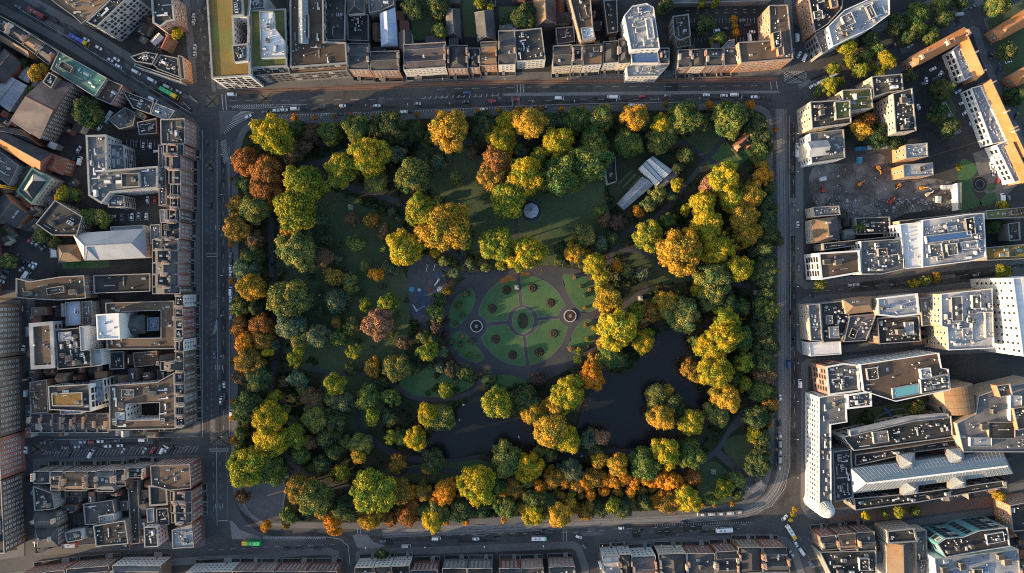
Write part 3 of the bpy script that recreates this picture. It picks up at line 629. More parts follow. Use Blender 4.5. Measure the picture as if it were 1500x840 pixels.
def flat(label, pts, h, wall='brick_brown', roof='felt_dark', win=OFFW, plant=3, par=.9, coping='coping', kinds=MIX, name='office_building', cat='building', group=None, edges=None, court=None, court_wall=None, base=0.0, smax=1.0, cw=.38, maxn=240, decks=None):
    p = ccw([W(x, y, h) for x, y in pts]); c = centroid(p); root = empty(name, (c.x, c.y, base)); tag(root, label, cat, group); FOOT.append(p)
    p = [v - c for v in p]; hh = h - base; SEED[0] += 1; seed = SEED[0]
    b = MB(); n = len(p)
    if court:
        q = ccw([W(x, y, h) for x, y in court]); q = [v - c for v in q]
        # bridge the outer outline to the court so that one sheet has a hole
        ia, ib = min(((i, j) for i in range(n) for j in range(len(q))), key=lambda t: (p[t[0]] - q[t[1]]).length)
        qr = list(reversed(q)); jb = len(q) - 1 - ib
        ringp = p[ia:] + p[:ia] + [p[ia]] + qr[jb:] + qr[:jb] + [qr[jb]]
        for i in range(n):
            a, d = p[i], p[(i + 1) % n]; b.poly([(*a, -.3), (*d, -.3), (*d, hh + par), (*a, hh + par)], wall)
        b.build('wall', root)
        w2 = MB(); m = len(q)
        for i in range(m):
            a, d = q[i], q[(i + 1) % m]; w2.poly([(*d, -.1), (*a, -.1), (*a, hh + par * .6), (*d, hh + par * .6)], court_wall or wall)
        w2.build('courtyard_wall', root)
        r = MB(); r.poly([(*v, hh) for v in ringp], roof); r.build('roof', root)
        cq = MB(); o2 = inset(q, -cw)
        for i in range(m):
            j = (i + 1) % m; cq.poly([(*q[i], hh + par * .6), (*q[j], hh + par * .6), (*o2[j], hh + par * .6), (*o2[i], hh + par * .6)], coping)
            cq.poly([(*o2[i], hh), (*o2[i], hh + par * .6), (*o2[j], hh + par * .6), (*o2[j], hh)], coping)
        cq.build('courtyard_coping', root)
        av = [(centroid(q).x, centroid(q).y, max((v - centroid(q)).length for v in q) * .9)]
        # courtyard windows
        qq = list(reversed(q)); windows(root, qq, hh, (3.5, 3.6, 1.7, 1.9, 'plain' if court_wall == 'render_white' else 'dark'), maxn=60)
    else:
        for i in range(n):
            a, d = p[i], p[(i + 1) % n]; b.poly([(*a, -.3), (*d, -.3), (*d, hh + par), (*a, hh + par)], wall)
        b.build('wall', root)
        r = MB(); r.poly([(*v, hh) for v in p], roof); r.build('roof', root); av = []
    if par:
        cp = MB(); o1 = inset(p, -.12); o2 = inset(p, cw); zt = hh + par + .12
        for i in range(n):
            j = (i + 1) % n
            cp.poly([(*o1[i], zt), (*o1[j], zt), (*o2[j], zt), (*o2[i], zt)], coping); cp.poly([(*o1[i], zt - .25), (*o1[j], zt - .25), (*o1[j], zt), (*o1[i], zt)], coping)
            cp.poly([(*o2[i], hh), (*o2[i], zt), (*o2[j], zt), (*o2[j], hh)], coping)
        cp.build('parapet_coping', root)
    if win: windows(root, p, hh, win, edges, maxn=maxn)
    k = max(range(n), key=lambda i: (p[(i + 1) % n] - p[i]).length); d = p[(k + 1) % n] - p[k]; ang = math.atan2(d.y, d.x)
    if plant:
        ar = abs(area(p)); rd_ = random.Random(seed + 5); nd = (int(min(5, ar / 400)) if plant >= 3 else 0) if decks is None else decks
        pl_ = inset(p, 1.0); xs_ = [v[0] for v in pl_]; ys_ = [v[1] for v in pl_]
        for _ in range(nd * 12):                 # raised decks, penthouses and screened plant enclosures
            if nd <= 0: break
            w_, d_ = rd_.uniform(5, 6 + ar ** .5 * .32), rd_.uniform(3.5, 4.5 + ar ** .5 * .16); x_, y_ = rd_.uniform(min(xs_), max(xs_)), rd_.uniform(min(ys_), max(ys_)); t_ = ang + rd_.choice((0, 0, math.pi / 2)); ca, sa = math.cos(t_), math.sin(t_)
            q_ = [Vector((x_ + u * w_ / 2 * ca - v * d_ / 2 * sa, y_ + u * w_ / 2 * sa + v * d_ / 2 * ca)) for u, v in ((-1, -1), (1, -1), (1, 1), (-1, 1))]
            if not all(inside(v, pl_) for v in q_ + [(q_[0] + q_[1]) / 2, (q_[2] + q_[3]) / 2]) or any(math.hypot(x_ - a_[0], y_ - a_[1]) < a_[2] + max(w_, d_) * .5 for a_ in av): continue
            nd -= 1; av = list(av) + [(x_, y_, max(w_, d_) * .45)]; z_ = rd_.uniform(1.0, 3.2); wm = rd_.choice(('plant_white', 'stone_grey', 'plant_grey', wall)); rm = rd_.choice(('felt_dark', 'felt_grey', roof, 'felt_pale', 'felt_grey'))
            dk = MB(); i1 = inset(q_, .3)
            for i in range(4): j = (i + 1) % 4; dk.poly([(*q_[i], hh), (*q_[j], hh), (*q_[j], hh + z_), (*q_[i], hh + z_)], wm); dk.poly([(*q_[i], hh + z_), (*q_[j], hh + z_), (*i1[j], hh + z_), (*i1[i], hh + z_)], coping); dk.poly([(*i1[i], hh + z_ - .5), (*i1[i], hh + z_), (*i1[j], hh + z_), (*i1[j], hh + z_ - .5)], wm)
            dk.poly([(*v, hh + z_ - .5) for v in i1], rm); dk.build('roof_deck', root); scatter(root, i1, hh + z_ - .5, rd_.choice((2, 3, 4)), t_, ['condenser', 'pipe_run', 'duct', 'chiller_unit', 'vent_cowl'], seed + 50 + nd, (), .55)
        av = scatter(root, p, hh, plant, ang, kinds, seed, av, smax * .9)
        scatter(root, p, hh, int(min(14, 2 + plant * .5 + ar / 160)), ang, ['condenser', 'vent_cowl', 'pipe_run', 'condenser', 'skylight'] if kinds not in (SMALL,) else SMALL, seed + 900, av, .62)
    root['_a'] = ang
    return root, p, hh, ang

def pitched(label, pts, h, rise, wall='brick_brown', roof='slate', win=HOUSEW, hip=0.0, over=.35, name='building', cat='building', group=None, chim=0, shade_roof=None, ribs=0, edges=None, sky=0, cap='coping_dark'):
    """pts: eaves corners p0 p1 p2 p3 in the photograph; the ridge runs parallel to p0-p1"""
    q = [W(x, y, h) for x, y in pts]
    if area(q) < 0: q = [q[1], q[0], q[3], q[2]]
    c = centroid(q); root = empty(name, (c.x, c.y, 0)); tag(root, label, cat, group); FOOT.append(list(q)); q = [v - c for v in q]
    b = MB(); m0 = (q[3] + q[0]) / 2; m1 = (q[1] + q[2]) / 2
    for i in range(4):
        a, d = q[i], q[(i + 1) % 4]
        if i in (1, 3) and not hip:
            m = m1 if i == 1 else m0; b.poly([(*a, -.3), (*d, -.3), (*d, h), (*m, h + rise), (*a, h)], wall)
        else: b.poly([(*a, -.3), (*d, -.3), (*d, h), (*a, h)], wall)
    b.build('wall', root)
    e = inset(q, -over); e0 = (e[3] + e[0]) / 2; e1 = (e[1] + e[2]) / 2; dv = (e1 - e0).normalized()
    half = (e[3] - e[0]).length / 2; r0 = e0 + dv * half * hip; r1 = e1 - dv * half * hip; zb = h - rise * over / max(half, .1); zt = h + rise + .12
    def slope(pp, mat):
        s = MB(); s.poly(pp, mat); n3 = (Vector(pp[1]) - Vector(pp[0])).cross(Vector(pp[-1]) - Vector(pp[0])).normalized()
        if ribs:
            A, B, Cc, D = [Vector(t) for t in (pp[0], pp[1], pp[2], pp[-1])]; k = max(2, int((B - A).length / ribs))
            for i in range(k + 1):
                t = i / k; lo = A.lerp(B, t); up = D.lerp(Cc, t) if len(pp) == 4 else D; s.bar(lo + n3 * .08, up + n3 * .08, .14, .1, roof)
        s.build('roof_slope', root)
    slope([(*e[0], zb), (*e[1], zb), (*r1, zt), (*r0, zt)], roof); slope([(*e[2], zb), (*e[3], zb), (*r0, zt), (*r1, zt)], shade_roof or roof)  # second roof colour paints shade on the slope turned from the sun
    if hip:
        slope([(*e[1], zb), (*e[2], zb), (*r1, zt)], shade_roof or roof); slope([(*e[3], zb), (*e[0], zb), (*r0, zt)], roof)
    rd = MB(); rd.bar((*r0, zt + .05), (*r1, zt + .05), .35, .16, cap)
    if hip:
        for x, y in ((e[0], r0), (e[3], r0), (e[1], r1), (e[2], r1)): rd.bar((*x, zb + .05), (*y, zt + .05), .28, .14, cap)
    rd.build('ridge_cap', root)
    if win: windows(root, q, h, win, edges)
    SEED[0] += 1; r = random.Random(SEED[0]); ang = math.atan2(dv.y, dv.x)
    for i in range(chim):
        t = .04 if i % 2 == 0 else .96
        pp = r0.lerp(r1, t) if i < 2 else r0.lerp(r1, r.uniform(.3, .7)); w = r.uniform(1.8, 2.8)
        put('chimney', CHIM[r.random() < .4], root, (pp.x, pp.y, h + rise - 1.2), ang + math.pi / 2, (w, 1.9, r.uniform(2.2, 3.0)))
    for i in range(sky):
        t = r.uniform(.15, .85); s = r.choice((0, 1)); lo = (e[0].lerp(e[1], t) if s == 0 else e[3].lerp(e[2], t)); up = r0.lerp(r1, t); pp = lo.lerp(up, .5)
        put('skylight', PLANT['skylight'], root, (pp.x, pp.y, (zb + zt) / 2 + .05), ang, (1.6, 1.3, .5))
    return root, q

HCOL = {'R': 'brick_red', 'P': 'brick_pink', 'B': 'brick_brown', 'W': 'render_white', 'C': 'render_cream', 'G': 'stone_grey', 'O': 'brick_orange', 'S': 'stone'}
def house(label, pts, h, wall, roof='slate', group=None, style=None, front=True, name='terraced_house', cat='house', win=HOUSEW, rear=False, area_=True):
    """pts: parapet corners, p0-p1 = street front.  Party walls, double or single pitched slate roof behind a parapet, chimneys, windows, door"""
    q = [W(x, y, h) for x, y in pts]
    if area(q) < 0: q = [q[1], q[0], q[3], q[2]]
    c = centroid(q); root = empty(name, (c.x, c.y, 0)); tag(root, label, cat, group); FOOT.append(list(q)); q = [v - c for v in q]
    SEED[0] += 1; r = random.Random(SEED[0]); style = style or r.choice(('A', 'M', 'M', 'V', 'A', 'F'))
    par = .7; b = MB()
    for i in range(4):
        a, d = q[i], q[(i + 1) % 4]; b.poly([(*a, -.3), (*d, -.3), (*d, h + par), (*a, h + par)], HCOL[wall] if i == 0 else r.choice(('brick_brown', 'stone_grey', 'brick_brown')))
    b.build('wall', root)
    cp = MB(); o1 = inset(q, -.05); o2 = inset(q, .34); zt = h + par + .1
    for i in range(4):
        j = (i + 1) % 4; m = 'coping' if (i == 0 or r.random() < .5) else 'coping_dark'
        cp.poly([(*o1[i], zt), (*o1[j], zt), (*o2[j], zt), (*o2[i], zt)], m); cp.poly([(*o1[i], zt - .3), (*o1[j], zt - .3), (*o1[j], zt), (*o1[i], zt)], m); cp.poly([(*o2[i], h - .3), (*o2[i], zt), (*o2[j], zt), (*o2[j], h - .3)], m)
    cp.build('parapet_coping', root)
    e = o2; dep = (e[3] - e[0]).length; rise = min(3.2, dep * .2)
    def rs(pp): s = MB(); s.poly(pp, roof); s.build('roof_slope', root)
    zb = h - .25
    if style == 'F':
        rs([(*v, h) for v in e]); scatter(root, q, h, 3, math.atan2((q[1] - q[0]).y, (q[1] - q[0]).x), SMALL + ['stair_head'], SEED[0], smax=.75)
    else:
        spans = [(0, 1)] if style in 'AV' else [(0, .5), (.5, 1)]
        if style == 'V':      # ridge runs front to back, hipped
            m0 = e[0].lerp(e[1], .5).lerp(e[3].lerp(e[2], .5), .2); m1 = e[0].lerp(e[1], .5).lerp(e[3].lerp(e[2], .5), .85); z = h + rise
            rs([(*e[1], zb), (*e[2], zb), (*m1, z), (*m0, z)]); rs([(*e[3], zb), (*e[0], zb), (*m0, z), (*m1, z)]); rs([(*e[0], zb), (*e[1], zb), (*m0, z)]); rs([(*e[2], zb), (*e[3], zb), (*m1, z)])
        else:
            for t0, t1 in spans:
                a, d = e[0].lerp(e[3], t0), e[1].lerp(e[2], t0); a2, d2 = e[0].lerp(e[3], t1), e[1].lerp(e[2], t1); ma, md = a.lerp(a2, .5), d.lerp(d2, .5); z = h + rise * (1 if style == 'A' else .75)
                rs([(*a, zb), (*d, zb), (*md, z), (*ma, z)]); rs([(*d2, zb), (*a2, zb), (*ma, z), (*md, z)])
                for s_ in ((a, a2, ma), (d2, d, md)):
                    g_ = MB(); g_.poly([(*s_[0], zb), (*s_[1], zb), (*s_[2], z)], 'brick_brown'); g_.build('gable', root)
                rd = MB(); rd.bar((*ma, z + .05), (*md, z + .05), .3, .14, 'coping_dark'); rd.build('ridge_cap', root)
    pa = math.atan2((q[3] - q[0]).y, (q[3] - q[0]).x)
    for sd in (0, 1):
        for t in ((.35, .72) if r.random() < .4 else (r.uniform(.35, .6),)):
            if r.random() < .2: continue
            pp = (q[0].lerp(q[3], t) if sd == 0 else q[1].lerp(q[2], t)); inn = (centroid(q) - pp).normalized() * .5
            put('chimney', CHIM[r.random() < .45], root, (pp.x + inn.x, pp.y + inn.y, h + .2), pa, (r.uniform(2.4, 4.2), 2.4, r.uniform(2.4, 3.4)))
    for _ in range(r.choice((0, 1, 1, 2))):
        pp = q[0].lerp(q[1], r.uniform(.25, .75)).lerp(q[3].lerp(q[2], .5), r.uniform(.25, .75)); put('skylight', PLANT['skylight'], root, (pp.x, pp.y, h + rise * .55), pa, (1.7, 1.3, 1.2))
    if rear and r.random() < .75:      # lower wing behind
        t0 = r.choice((.02, .5)); a, d = q[3].lerp(q[2], t0), q[3].lerp(q[2], t0 + .46); bk = (q[3] - q[0]).normalized() * r.uniform(3.5, 7.5); hw = h * r.uniform(.45, .7); w_ = ccw([a, d, d + bk, a + bk])
        b = MB(); b.prism(w_, -.3, hw, 'brick_brown', roof if r.random() < .6 else 'felt_dark'); b.build('rear_wing', root)
        c_ = MB(); i1 = inset(w_, .25)
        for i in range(4): j = (i + 1) % 4; c_.poly([(*w_[i], hw + .02), (*w_[j], hw + .02), (*i1[j], hw + .3), (*i1[i], hw + .3)], 'coping_dark')
        c_.build('wing_coping', root)
    if front and area_:                # front area: flat dark sheet painting a basement well's shade, low wall, entrance steps
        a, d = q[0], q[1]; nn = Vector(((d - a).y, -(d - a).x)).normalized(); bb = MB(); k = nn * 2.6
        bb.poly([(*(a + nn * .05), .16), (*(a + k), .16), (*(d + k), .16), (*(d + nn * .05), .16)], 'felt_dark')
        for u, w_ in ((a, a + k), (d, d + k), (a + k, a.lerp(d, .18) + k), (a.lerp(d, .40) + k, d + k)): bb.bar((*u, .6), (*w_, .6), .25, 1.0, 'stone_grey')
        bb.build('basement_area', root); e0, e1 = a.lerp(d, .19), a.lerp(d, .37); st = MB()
        for i in range(4): st.prism(ccw([e0 + nn * .06, e1 + nn * .06, e1 + nn * (2.9 - i * .6), e0 + nn * (2.9 - i * .6)]), .16, .3 + .17 * i, 'stone_grey')
        st.build('front_steps', root)
    windows(root, q, h, win, [0] if front else None)
    if front:
        a, d = q[0], q[1]; pp = a.lerp(d, .28); nn = Vector(((d - a).y, -(d - a).x)).normalized()
        put('door', DOOR, root, (pp.x, pp.y, .1), math.atan2(nn.y, nn.x) - math.pi / 2, (1.7, 1, 3.2))
    return root
def row(group, phrase, items, h, side, style=None, rear=False, area_=True):
    """items: (quad, wall, roof, height)"""
    for i, it in enumerate(items):
        q, wl_, rf = it[:3]; hh = it[3] if len(it) > 3 else h
        cn = {'R': 'red brick', 'P': 'pink brick', 'B': 'brown brick', 'W': 'white rendered', 'C': 'cream rendered', 'G': 'grey stone', 'O': 'orange brick', 'S': 'tan stone'}[wl_]
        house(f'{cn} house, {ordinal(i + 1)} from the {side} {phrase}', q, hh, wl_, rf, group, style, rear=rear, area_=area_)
# ------------------------------------------------------------------ the buildings (corner points read at roof level)
def Q(x0, x1, yf, yb, sk=0): return [(x0, yf), (x1, yf + sk), (x1, yb + sk), (x0, yb)]
def V(y0, y1, xf, xb): return [(xf, y0), (xf, y1), (xb, y1), (xb, y0)]
SHOP = ['skylight', 'vent_cowl', 'stair_head', 'duct']
# --- top left quarter
flat('tall pale slab office with dense window grid beside the diagonal street', [(128, 33), (143, 40), (194, -8), (176, -12)], 25, 'concrete', 'felt_dark', (3.4, 2.6, 1.7, 1.9, 'dark'), 4, kinds=WHITE, maxn=300)
flat('brown corner block left of the pale slab office', [(66, -8), (88, 10), (108, 24), (121, 36), (130, 29), (168, -8)], 13, 'brick_brown', 'tile_brown', PUNCH, 5)
flat('brick office with curved white roof edge at the top left corner', [(222, -8), (225, 35), (236, 41), (246, 33), (257, 31), (253, -8)], 17, 'brick_pink', 'felt_dark', PUNCH, 2, cw=1.0)
pitched('small white ribbed shed in the yard below the brick office', [(221, 60), (232, 49), (239, 55), (228, 67)], 4, 1.0, 'concrete', 'roof_white', None, ribs=1.2, name='shed', cat='shed')
flat('low dark roofed block with a red awning at the street triangle', [(192, 84), (214, 77), (232, 80), (224, 95), (200, 91)], 9, 'brick_brown', 'felt_dark', HOUSEW, 6, smax=.7, kinds=MIX)
flat('dark cluttered roof between the triangle streets', [(226, 96), (236, 81), (261, 86), (264, 114), (232, 102)], 8, 'brick_brown', 'felt_dark', HOUSEW, 9, smax=.7)
flat('narrow orange walled block at the tip of the street triangle', [(262, 82), (269, 84), (272, 116), (266, 118)], 10, 'brick_orange', 'tile_brown', HOUSEW, 2, smax=.6)
flat('long low cream front along the triangle side of the diagonal street', [(199, 94), (228, 104), (266, 117), (265, 121), (227, 108), (198, 98)], 8, 'render_cream', 'felt_grey', HOUSEW, 0)
row('houses along the diagonal street', 'in the row below the diagonal street', [([(20, 34), (-6, 20), (-14, 36), (10, 51)], 'B', 'slate'), ([(45, 50), (20, 35), (11, 52), (33, 66)], 'S', 'slate'), ([(66, 63), (45, 51), (34, 67), (52, 80)], 'B', 'tile_brown'), ([(86, 76), (67, 64), (54, 82), (72, 96)], 'B', 'slate')], 12, 'upper left', 'A', area_=False)
pitched('long pitched roof with one sunlit slope behind the diagonal street houses', [(1, 60), (42, 84), (49, 72), (10, 48)], 8, 3, 'brick_orange', 'tile_brown', None, shade_roof='slate')  # sunlit slope painted tile brown, far slope slate: light put into the colour
flat('green copper roofed block beside the diagonal street', [(87, 76), (157, 115), (139, 142), (75, 102)], 14, 'brick_brown', 'copper', HOUSEW, 5, par=.5, kinds=['vent_cowl', 'skylight'], coping='coping')
flat('brown flat roofed block at the lower end of the copper roof', [(159, 117), (181, 126), (164, 154), (141, 144)], 12, 'brick_red', 'felt_brown', HOUSEW, 1, kinds=SMALL)
pitched('long brown brick building with rows of windows and a gabled roof', [(58, 203), (16, 176), (70, 112), (106, 124)][::1], 15, 3, 'brick_brown', 'slate_purple', HOUSEW, 0, cap='tile_red')
flat('small dark tower with white coping behind the copper roof', [(64, 121), (73, 107), (85, 114), (76, 130)], 18, 'brick_brown', 'felt_dark', None, 2, smax=.5)
flat('white parapet porch at the lower end of the long brown brick building', [(20, 179), (26, 174), (50, 190), (46, 197)], 13, 'render_white', 'felt_dark', HOUSEW, 2, smax=.6, cw=.9)
pitched('large white corrugated shed at the left edge', [(-14, 140), (12, 111), (39, 126), (14, 163)], 7, 1.2, 'concrete', 'felt_pale', None, ribs=2.0, name='shed', cat='shed')
pitched('small pale shed behind the orange tree', [(27, 113), (38, 97), (49, 104), (41, 121)], 5, .8, 'concrete', 'felt_pale', None, ribs=2, name='shed', cat='shed')
pitched('dark tiled barn roof at the left edge above the white shed', [(-12, 96), (6, 72), (30, 92), (4, 122)], 9, 2.5, 'brick_red', 'slate', None)
pitched('dark gabled hall at the left edge below the long brick building', [(-8, 186), (30, 190), (58, 214), (-8, 196)], 9, 3, 'brick_orange', 'slate', None)
flat('dark flat block beside the narrow diagonal tram street', [(180, 133), (226, 150), (221, 168), (196, 159)], 9, 'stone_grey', 'felt_dark', HOUSEW, 4, smax=.7)
flat('pale blue grey roof at the street corner right of the dark flat block', [(229, 152), (257, 163), (247, 178), (222, 168)], 10, 'stone_grey', 'felt_pale', HOUSEW, 4, smax=.8, kinds=WHITE)
flat('low weathered grey outbuilding in the yard left of the dark block', [(160, 176), (184, 158), (200, 166), (196, 185), (176, 190)], 5, 'stone_grey', 'felt_grey', None, 3, smax=.7)
flat('small gable roofed yard building with a green canopy', [(202, 180), (230, 174), (231, 196), (205, 198)], 7, 'brick_brown', 'felt_dark', None, 5, smax=.6)
flat('brick corner house with white plant boxes at the top of the left terrace', [(236, 176), (271, 174), (272, 211), (237, 212)], 15, 'brick_pink', 'felt_dark', HOUSEW, 6, kinds=WHITE, smax=.7)
# --- top middle block
flat('corner office with ochre sedum roof and white window grid front', [(303, -12), (311, 116), (367, 112), (365, 25), (368, -12)], 22, 'render_white', 'sedum', GRIDW, 0, cw=.9, court=[(342, 26), (368 - 4, 26), (364 - 2, 64), (344, 66)], court_wall='render_white')
flat('white plant enclosure on the sedum roofed corner office', [(341, 68), (363, 65), (363, 90), (344, 92)], 24.5, 'plant_white', 'felt_grey', None, 7, kinds=WHITE, smax=.6, base=22, name='plant_room', cat='plant room')
flat('rooftop chiller deck at the top edge above the sedum courtyard', [(340, -8), (354, -8), (356, 22), (341, 24)], 25, 'plant_white', 'felt_grey', None, 3, kinds=['chiller_unit'], smax=.8, base=22, name='plant_room', cat='plant room')
flat('office with green sedum roof and white plant deck right of the corner office', [(367, 16), (419, 14), (421, 98), (368, 101)], 20, 'concrete', 'sedum_green', GRIDW, 0, cw=.8)
flat('white roof plant deck on the green sedum office', [(381, 18), (401, 18), (402, 40), (417, 60), (418, 84), (383, 86)], 22.5, 'plant_white', 'roof_white', None, 9, kinds=WHITE, smax=.7, base=20, name='plant_room', cat='plant room')
flat('grey low front ledge of the green sedum office', [(369, 102), (423, 99), (425, 108), (371, 112)], 15, 'stone_grey', 'felt_brown', OFFW, 2, smax=.5, kinds=['skylight'])
flat('striped louvre roof block at the top edge behind the green sedum office', [(356, -8), (388, -8), (387, 12), (358, 15)], 20, 'concrete', 'felt_grey', None, 4, kinds=['skylight'])
flat('wide brown roofed office with long glass atrium strip', [(425, -12), (474, -12), (475, 62), (507, 63), (509, 94), (426, 100)], 19, 'stone_grey', 'felt_brown', OFFW, 9, cw=.8, kinds=['chiller_unit', 'vent_cowl', 'duct', 'stair_head'], smax=.7)
pitched('long white framed glass atrium roof on the brown roofed office', [(438, -12), (438, 63), (451, 63), (450, -12)], 20.5, 1.4, 'frame_white', 'glass_pale', None, 0, name='atrium_roof', cat='atrium roof', ribs=2.6)
flat('lower brown front ledge of the atrium office', [(425, 102), (509, 96), (509, 104), (425, 110)], 14, 'stone_grey', 'tile_brown', OFFW, 0)
flat('black flat roofed block between atrium office and the slate roofs', [(477, -10), (507, -10), (505, 60), (478, 60)], 12, 'stone_grey', 'felt_dark', None, 5, smax=.8)
pitched('hipped dark hall roof at the top edge beside the black flat roof', [(508, -10), (509, 20), (533, 18), (532, -10)], 13, 2.5, 'render_cream', 'slate', None, .7)
flat('low dark roofs behind the victorian corner front', [(509, 22), (540, 22), (540, 61), (510, 60)], 8, 'brick_brown', 'felt_dark', None, 6, smax=.7, kinds=SMALL)
row('houses along the top street', 'in the left half of the top street row', [
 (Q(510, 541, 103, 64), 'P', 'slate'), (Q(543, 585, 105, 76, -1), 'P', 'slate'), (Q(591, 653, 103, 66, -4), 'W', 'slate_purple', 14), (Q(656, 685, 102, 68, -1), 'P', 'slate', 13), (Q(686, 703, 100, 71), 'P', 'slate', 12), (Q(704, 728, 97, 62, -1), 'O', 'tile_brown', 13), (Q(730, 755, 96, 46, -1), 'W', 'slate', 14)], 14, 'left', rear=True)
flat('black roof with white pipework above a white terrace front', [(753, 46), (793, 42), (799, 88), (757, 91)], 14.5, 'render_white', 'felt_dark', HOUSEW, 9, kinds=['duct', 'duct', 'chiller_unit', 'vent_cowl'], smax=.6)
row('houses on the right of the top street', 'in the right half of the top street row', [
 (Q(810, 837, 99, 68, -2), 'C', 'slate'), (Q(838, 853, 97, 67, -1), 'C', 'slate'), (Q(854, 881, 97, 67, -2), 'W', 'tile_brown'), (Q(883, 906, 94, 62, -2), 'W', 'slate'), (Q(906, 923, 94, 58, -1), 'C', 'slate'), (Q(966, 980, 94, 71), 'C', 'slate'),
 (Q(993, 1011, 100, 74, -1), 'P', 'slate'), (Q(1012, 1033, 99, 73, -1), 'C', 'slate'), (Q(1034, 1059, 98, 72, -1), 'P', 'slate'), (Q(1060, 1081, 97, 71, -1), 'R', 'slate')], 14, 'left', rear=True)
pitched('blue grey hall roof with light lines behind the pink brick houses', [(557, 20), (559, 68), (582, 67), (578, 12)], 11, 2.5, 'brick_pink', 'roof_blue', None, .3, cap='coping')
flat('grey and white flat roofs at the top edge above the blue hall', [(540, -10), (577, -10), (577, 8), (560, 16), (541, 20)], 11, 'stone_grey', 'felt_grey', None, 6, kinds=WHITE, smax=.7)
pitched('narrow lit gable behind the white house', [(585, 48), (585, 70), (603, 68), (602, 46)], 11, 2.5, 'render_cream', 'slate', None)
pitched('grey gabled hall in the garden behind the top terrace', [(696, 19), (700, 60), (726, 58), (722, 15)], 10, 3.5, 'stone_grey', 'felt_grey', None, .25, shade_roof='slate')
pitched('pitched slate coach house among the garden trees', [(653, 12), (655, 52), (675, 55), (673, 14)], 7, 2.6, 'stone_grey', 'felt_grey', None, .4, shade_roof='slate')
pitched('tan lit long gabled roof behind the top terrace', [(781, -12), (785, 40), (815, 36), (812, -12)], 10, 5, 'brick_brown', 'tile_brown', None, .4, shade_roof='slate')  # lit left slope tan, right slope dark: sun and shade painted on
flat('brick back wing with orange side wall and white plant roof', [(832, -12), (864, -12), (868, 38), (872, 58), (851, 62), (846, 42)], 17, 'brick_orange', 'felt_brown', PUNCH, 6, kinds=WHITE, smax=.8)
flat('bright white flat roof at the foot of the brick back wing', [(851, 42), (868, 40), (871, 56), (854, 59)], 18, 'render_white', 'roof_white', None, 1, smax=.6, base=16.8, name='plant_room', cat='plant room')
flat('dark flat roofed mews right of the brick back wing', [(884, 2), (903, 0), (905, 48), (890, 50)], 9, 'brick_brown', 'felt_dark', None, 3, smax=.7)
flat('low dark coach house roofs left of the brick back wing', [(814, 42), (840, 40), (842, 62), (816, 66)], 8, 'stone_grey', 'slate', None, 4, smax=.6)
flat('tall white modern block with crowded white roof', [(914, 24), (926, 10), (947, 6), (957, 12), (966, 72), (924, 74)], 22, 'render_white', 'felt_pale', PUNCH, 14, kinds=WHITE, smax=.7, coping='render_white')
r_, p_, h_, a_ = flat('block with blue glass solar roof below the tall white block', [(924, 79), (963, 74), (966, 92), (926, 93)], 16, 'render_white', 'glass_blue', None, 0, par=.3, name='building')
flat('white faceted roof at the street front below the blue solar roof', [(918, 98), (944, 93), (980, 95), (964, 112), (919, 113)], 12, 'render_white', 'felt_pale', HOUSEW, 5, kinds=['skylight', 'stair_head'], smax=.8)
flat('brown walled block with mossy roof right of the white modern block', [(985, 25), (1008, 22), (1011, 54), (996, 60), (987, 54)], 13, 'brick_brown', 'felt_dark', PUNCH, 3, smax=.7)
flat('low green roofed annexe between the brown block and the terrace', [(990, 62), (1010, 56), (1011, 68), (991, 71)], 8, 'brick_pink', 'sedum_green', None, 2, smax=.5)
flat('small white triangular rooflight building behind the red brick house', [(1056, 71), (1067, 60), (1075, 59), (1075, 69)], 9, 'render_white', 'felt_pale', None, 1, smax=.4)
flat('large brick L-shaped office with dark roof at the top right corner', [(1126, 9), (1153, 8), (1161, 87), (1085, 93), (1081, 63), (1128, 60)], 19, 'brick_orange', 'felt_brown', PUNCH, 4, kinds=['chiller_unit', 'vent_cowl', 'skylight'], smax=.7, maxn=300)
flat('raised orange brick stair tower on the L-shaped office', [(1131, 49), (1143, 46), (1144, 69), (1134, 72)], 23, 'brick_orange', 'felt_brown', None, 1, smax=.5, base=19, name='stair_tower', cat='tower')
flat('long low building along the top edge above the car park', [(985, -16), (1128, -20), (1128, 2), (985, 6)], 6, 'stone_grey', 'felt_grey', None, 8, kinds=SMALL)
# --- top right
flat('brick fronted block with dark roof at the top right boulevard corner', [(1182, -12), (1236, -12), (1232, 14), (1212, 36), (1193, 48)], 17, 'brick_orange', 'felt_dark', PUNCH, 6, smax=.8, decks=3)
flat('white office crowded with roof plant at the top right boulevard', [(1212, 40), (1236, 16), (1302, -14), (1302, 22), (1275, 42), (1219, 69)], 20, 'render_white', 'felt_pale', PUNCH, 16, kinds=WHITE, smax=.8, coping='render_white', decks=6)
flat('pale grey corner roof below the boulevard brick block', [(1193, 51), (1210, 41), (1217, 70), (1204, 80)], 15, 'stone_grey', 'felt_grey', OFFW, 3, smax=.6)
flat('tan stone office end block left of the boulevard trees', [(1276, 113), (1320, 109), (1322, 133), (1300, 136), (1279, 143)], 19, 'stone', 'felt_dark', PUNCH, 4, kinds=WHITE, smax=.8)
flat('tan stone office with grassy roof and silver plant box', [(1233, 133), (1275, 130), (1278, 159), (1247, 163), (1234, 150)], 19, 'stone', 'sedum_green', PUNCH, 4, kinds=WHITE, smax=.9)
flat('tan stone office with brown roof beside the right road', [(1186, 150), (1219, 148), (1245, 147), (1246, 181), (1189, 189)], 19, 'stone', 'felt_dark', PUNCH, 5, kinds=WHITE, smax=.8)
flat('sedum roof deck on the tan office beside the right road', [(1222, 150), (1244, 148), (1245, 173), (1224, 176)], 20.5, 'stone', 'sedum_green', None, 1, smax=.5, base=19, name='roof_deck', cat='roof deck')
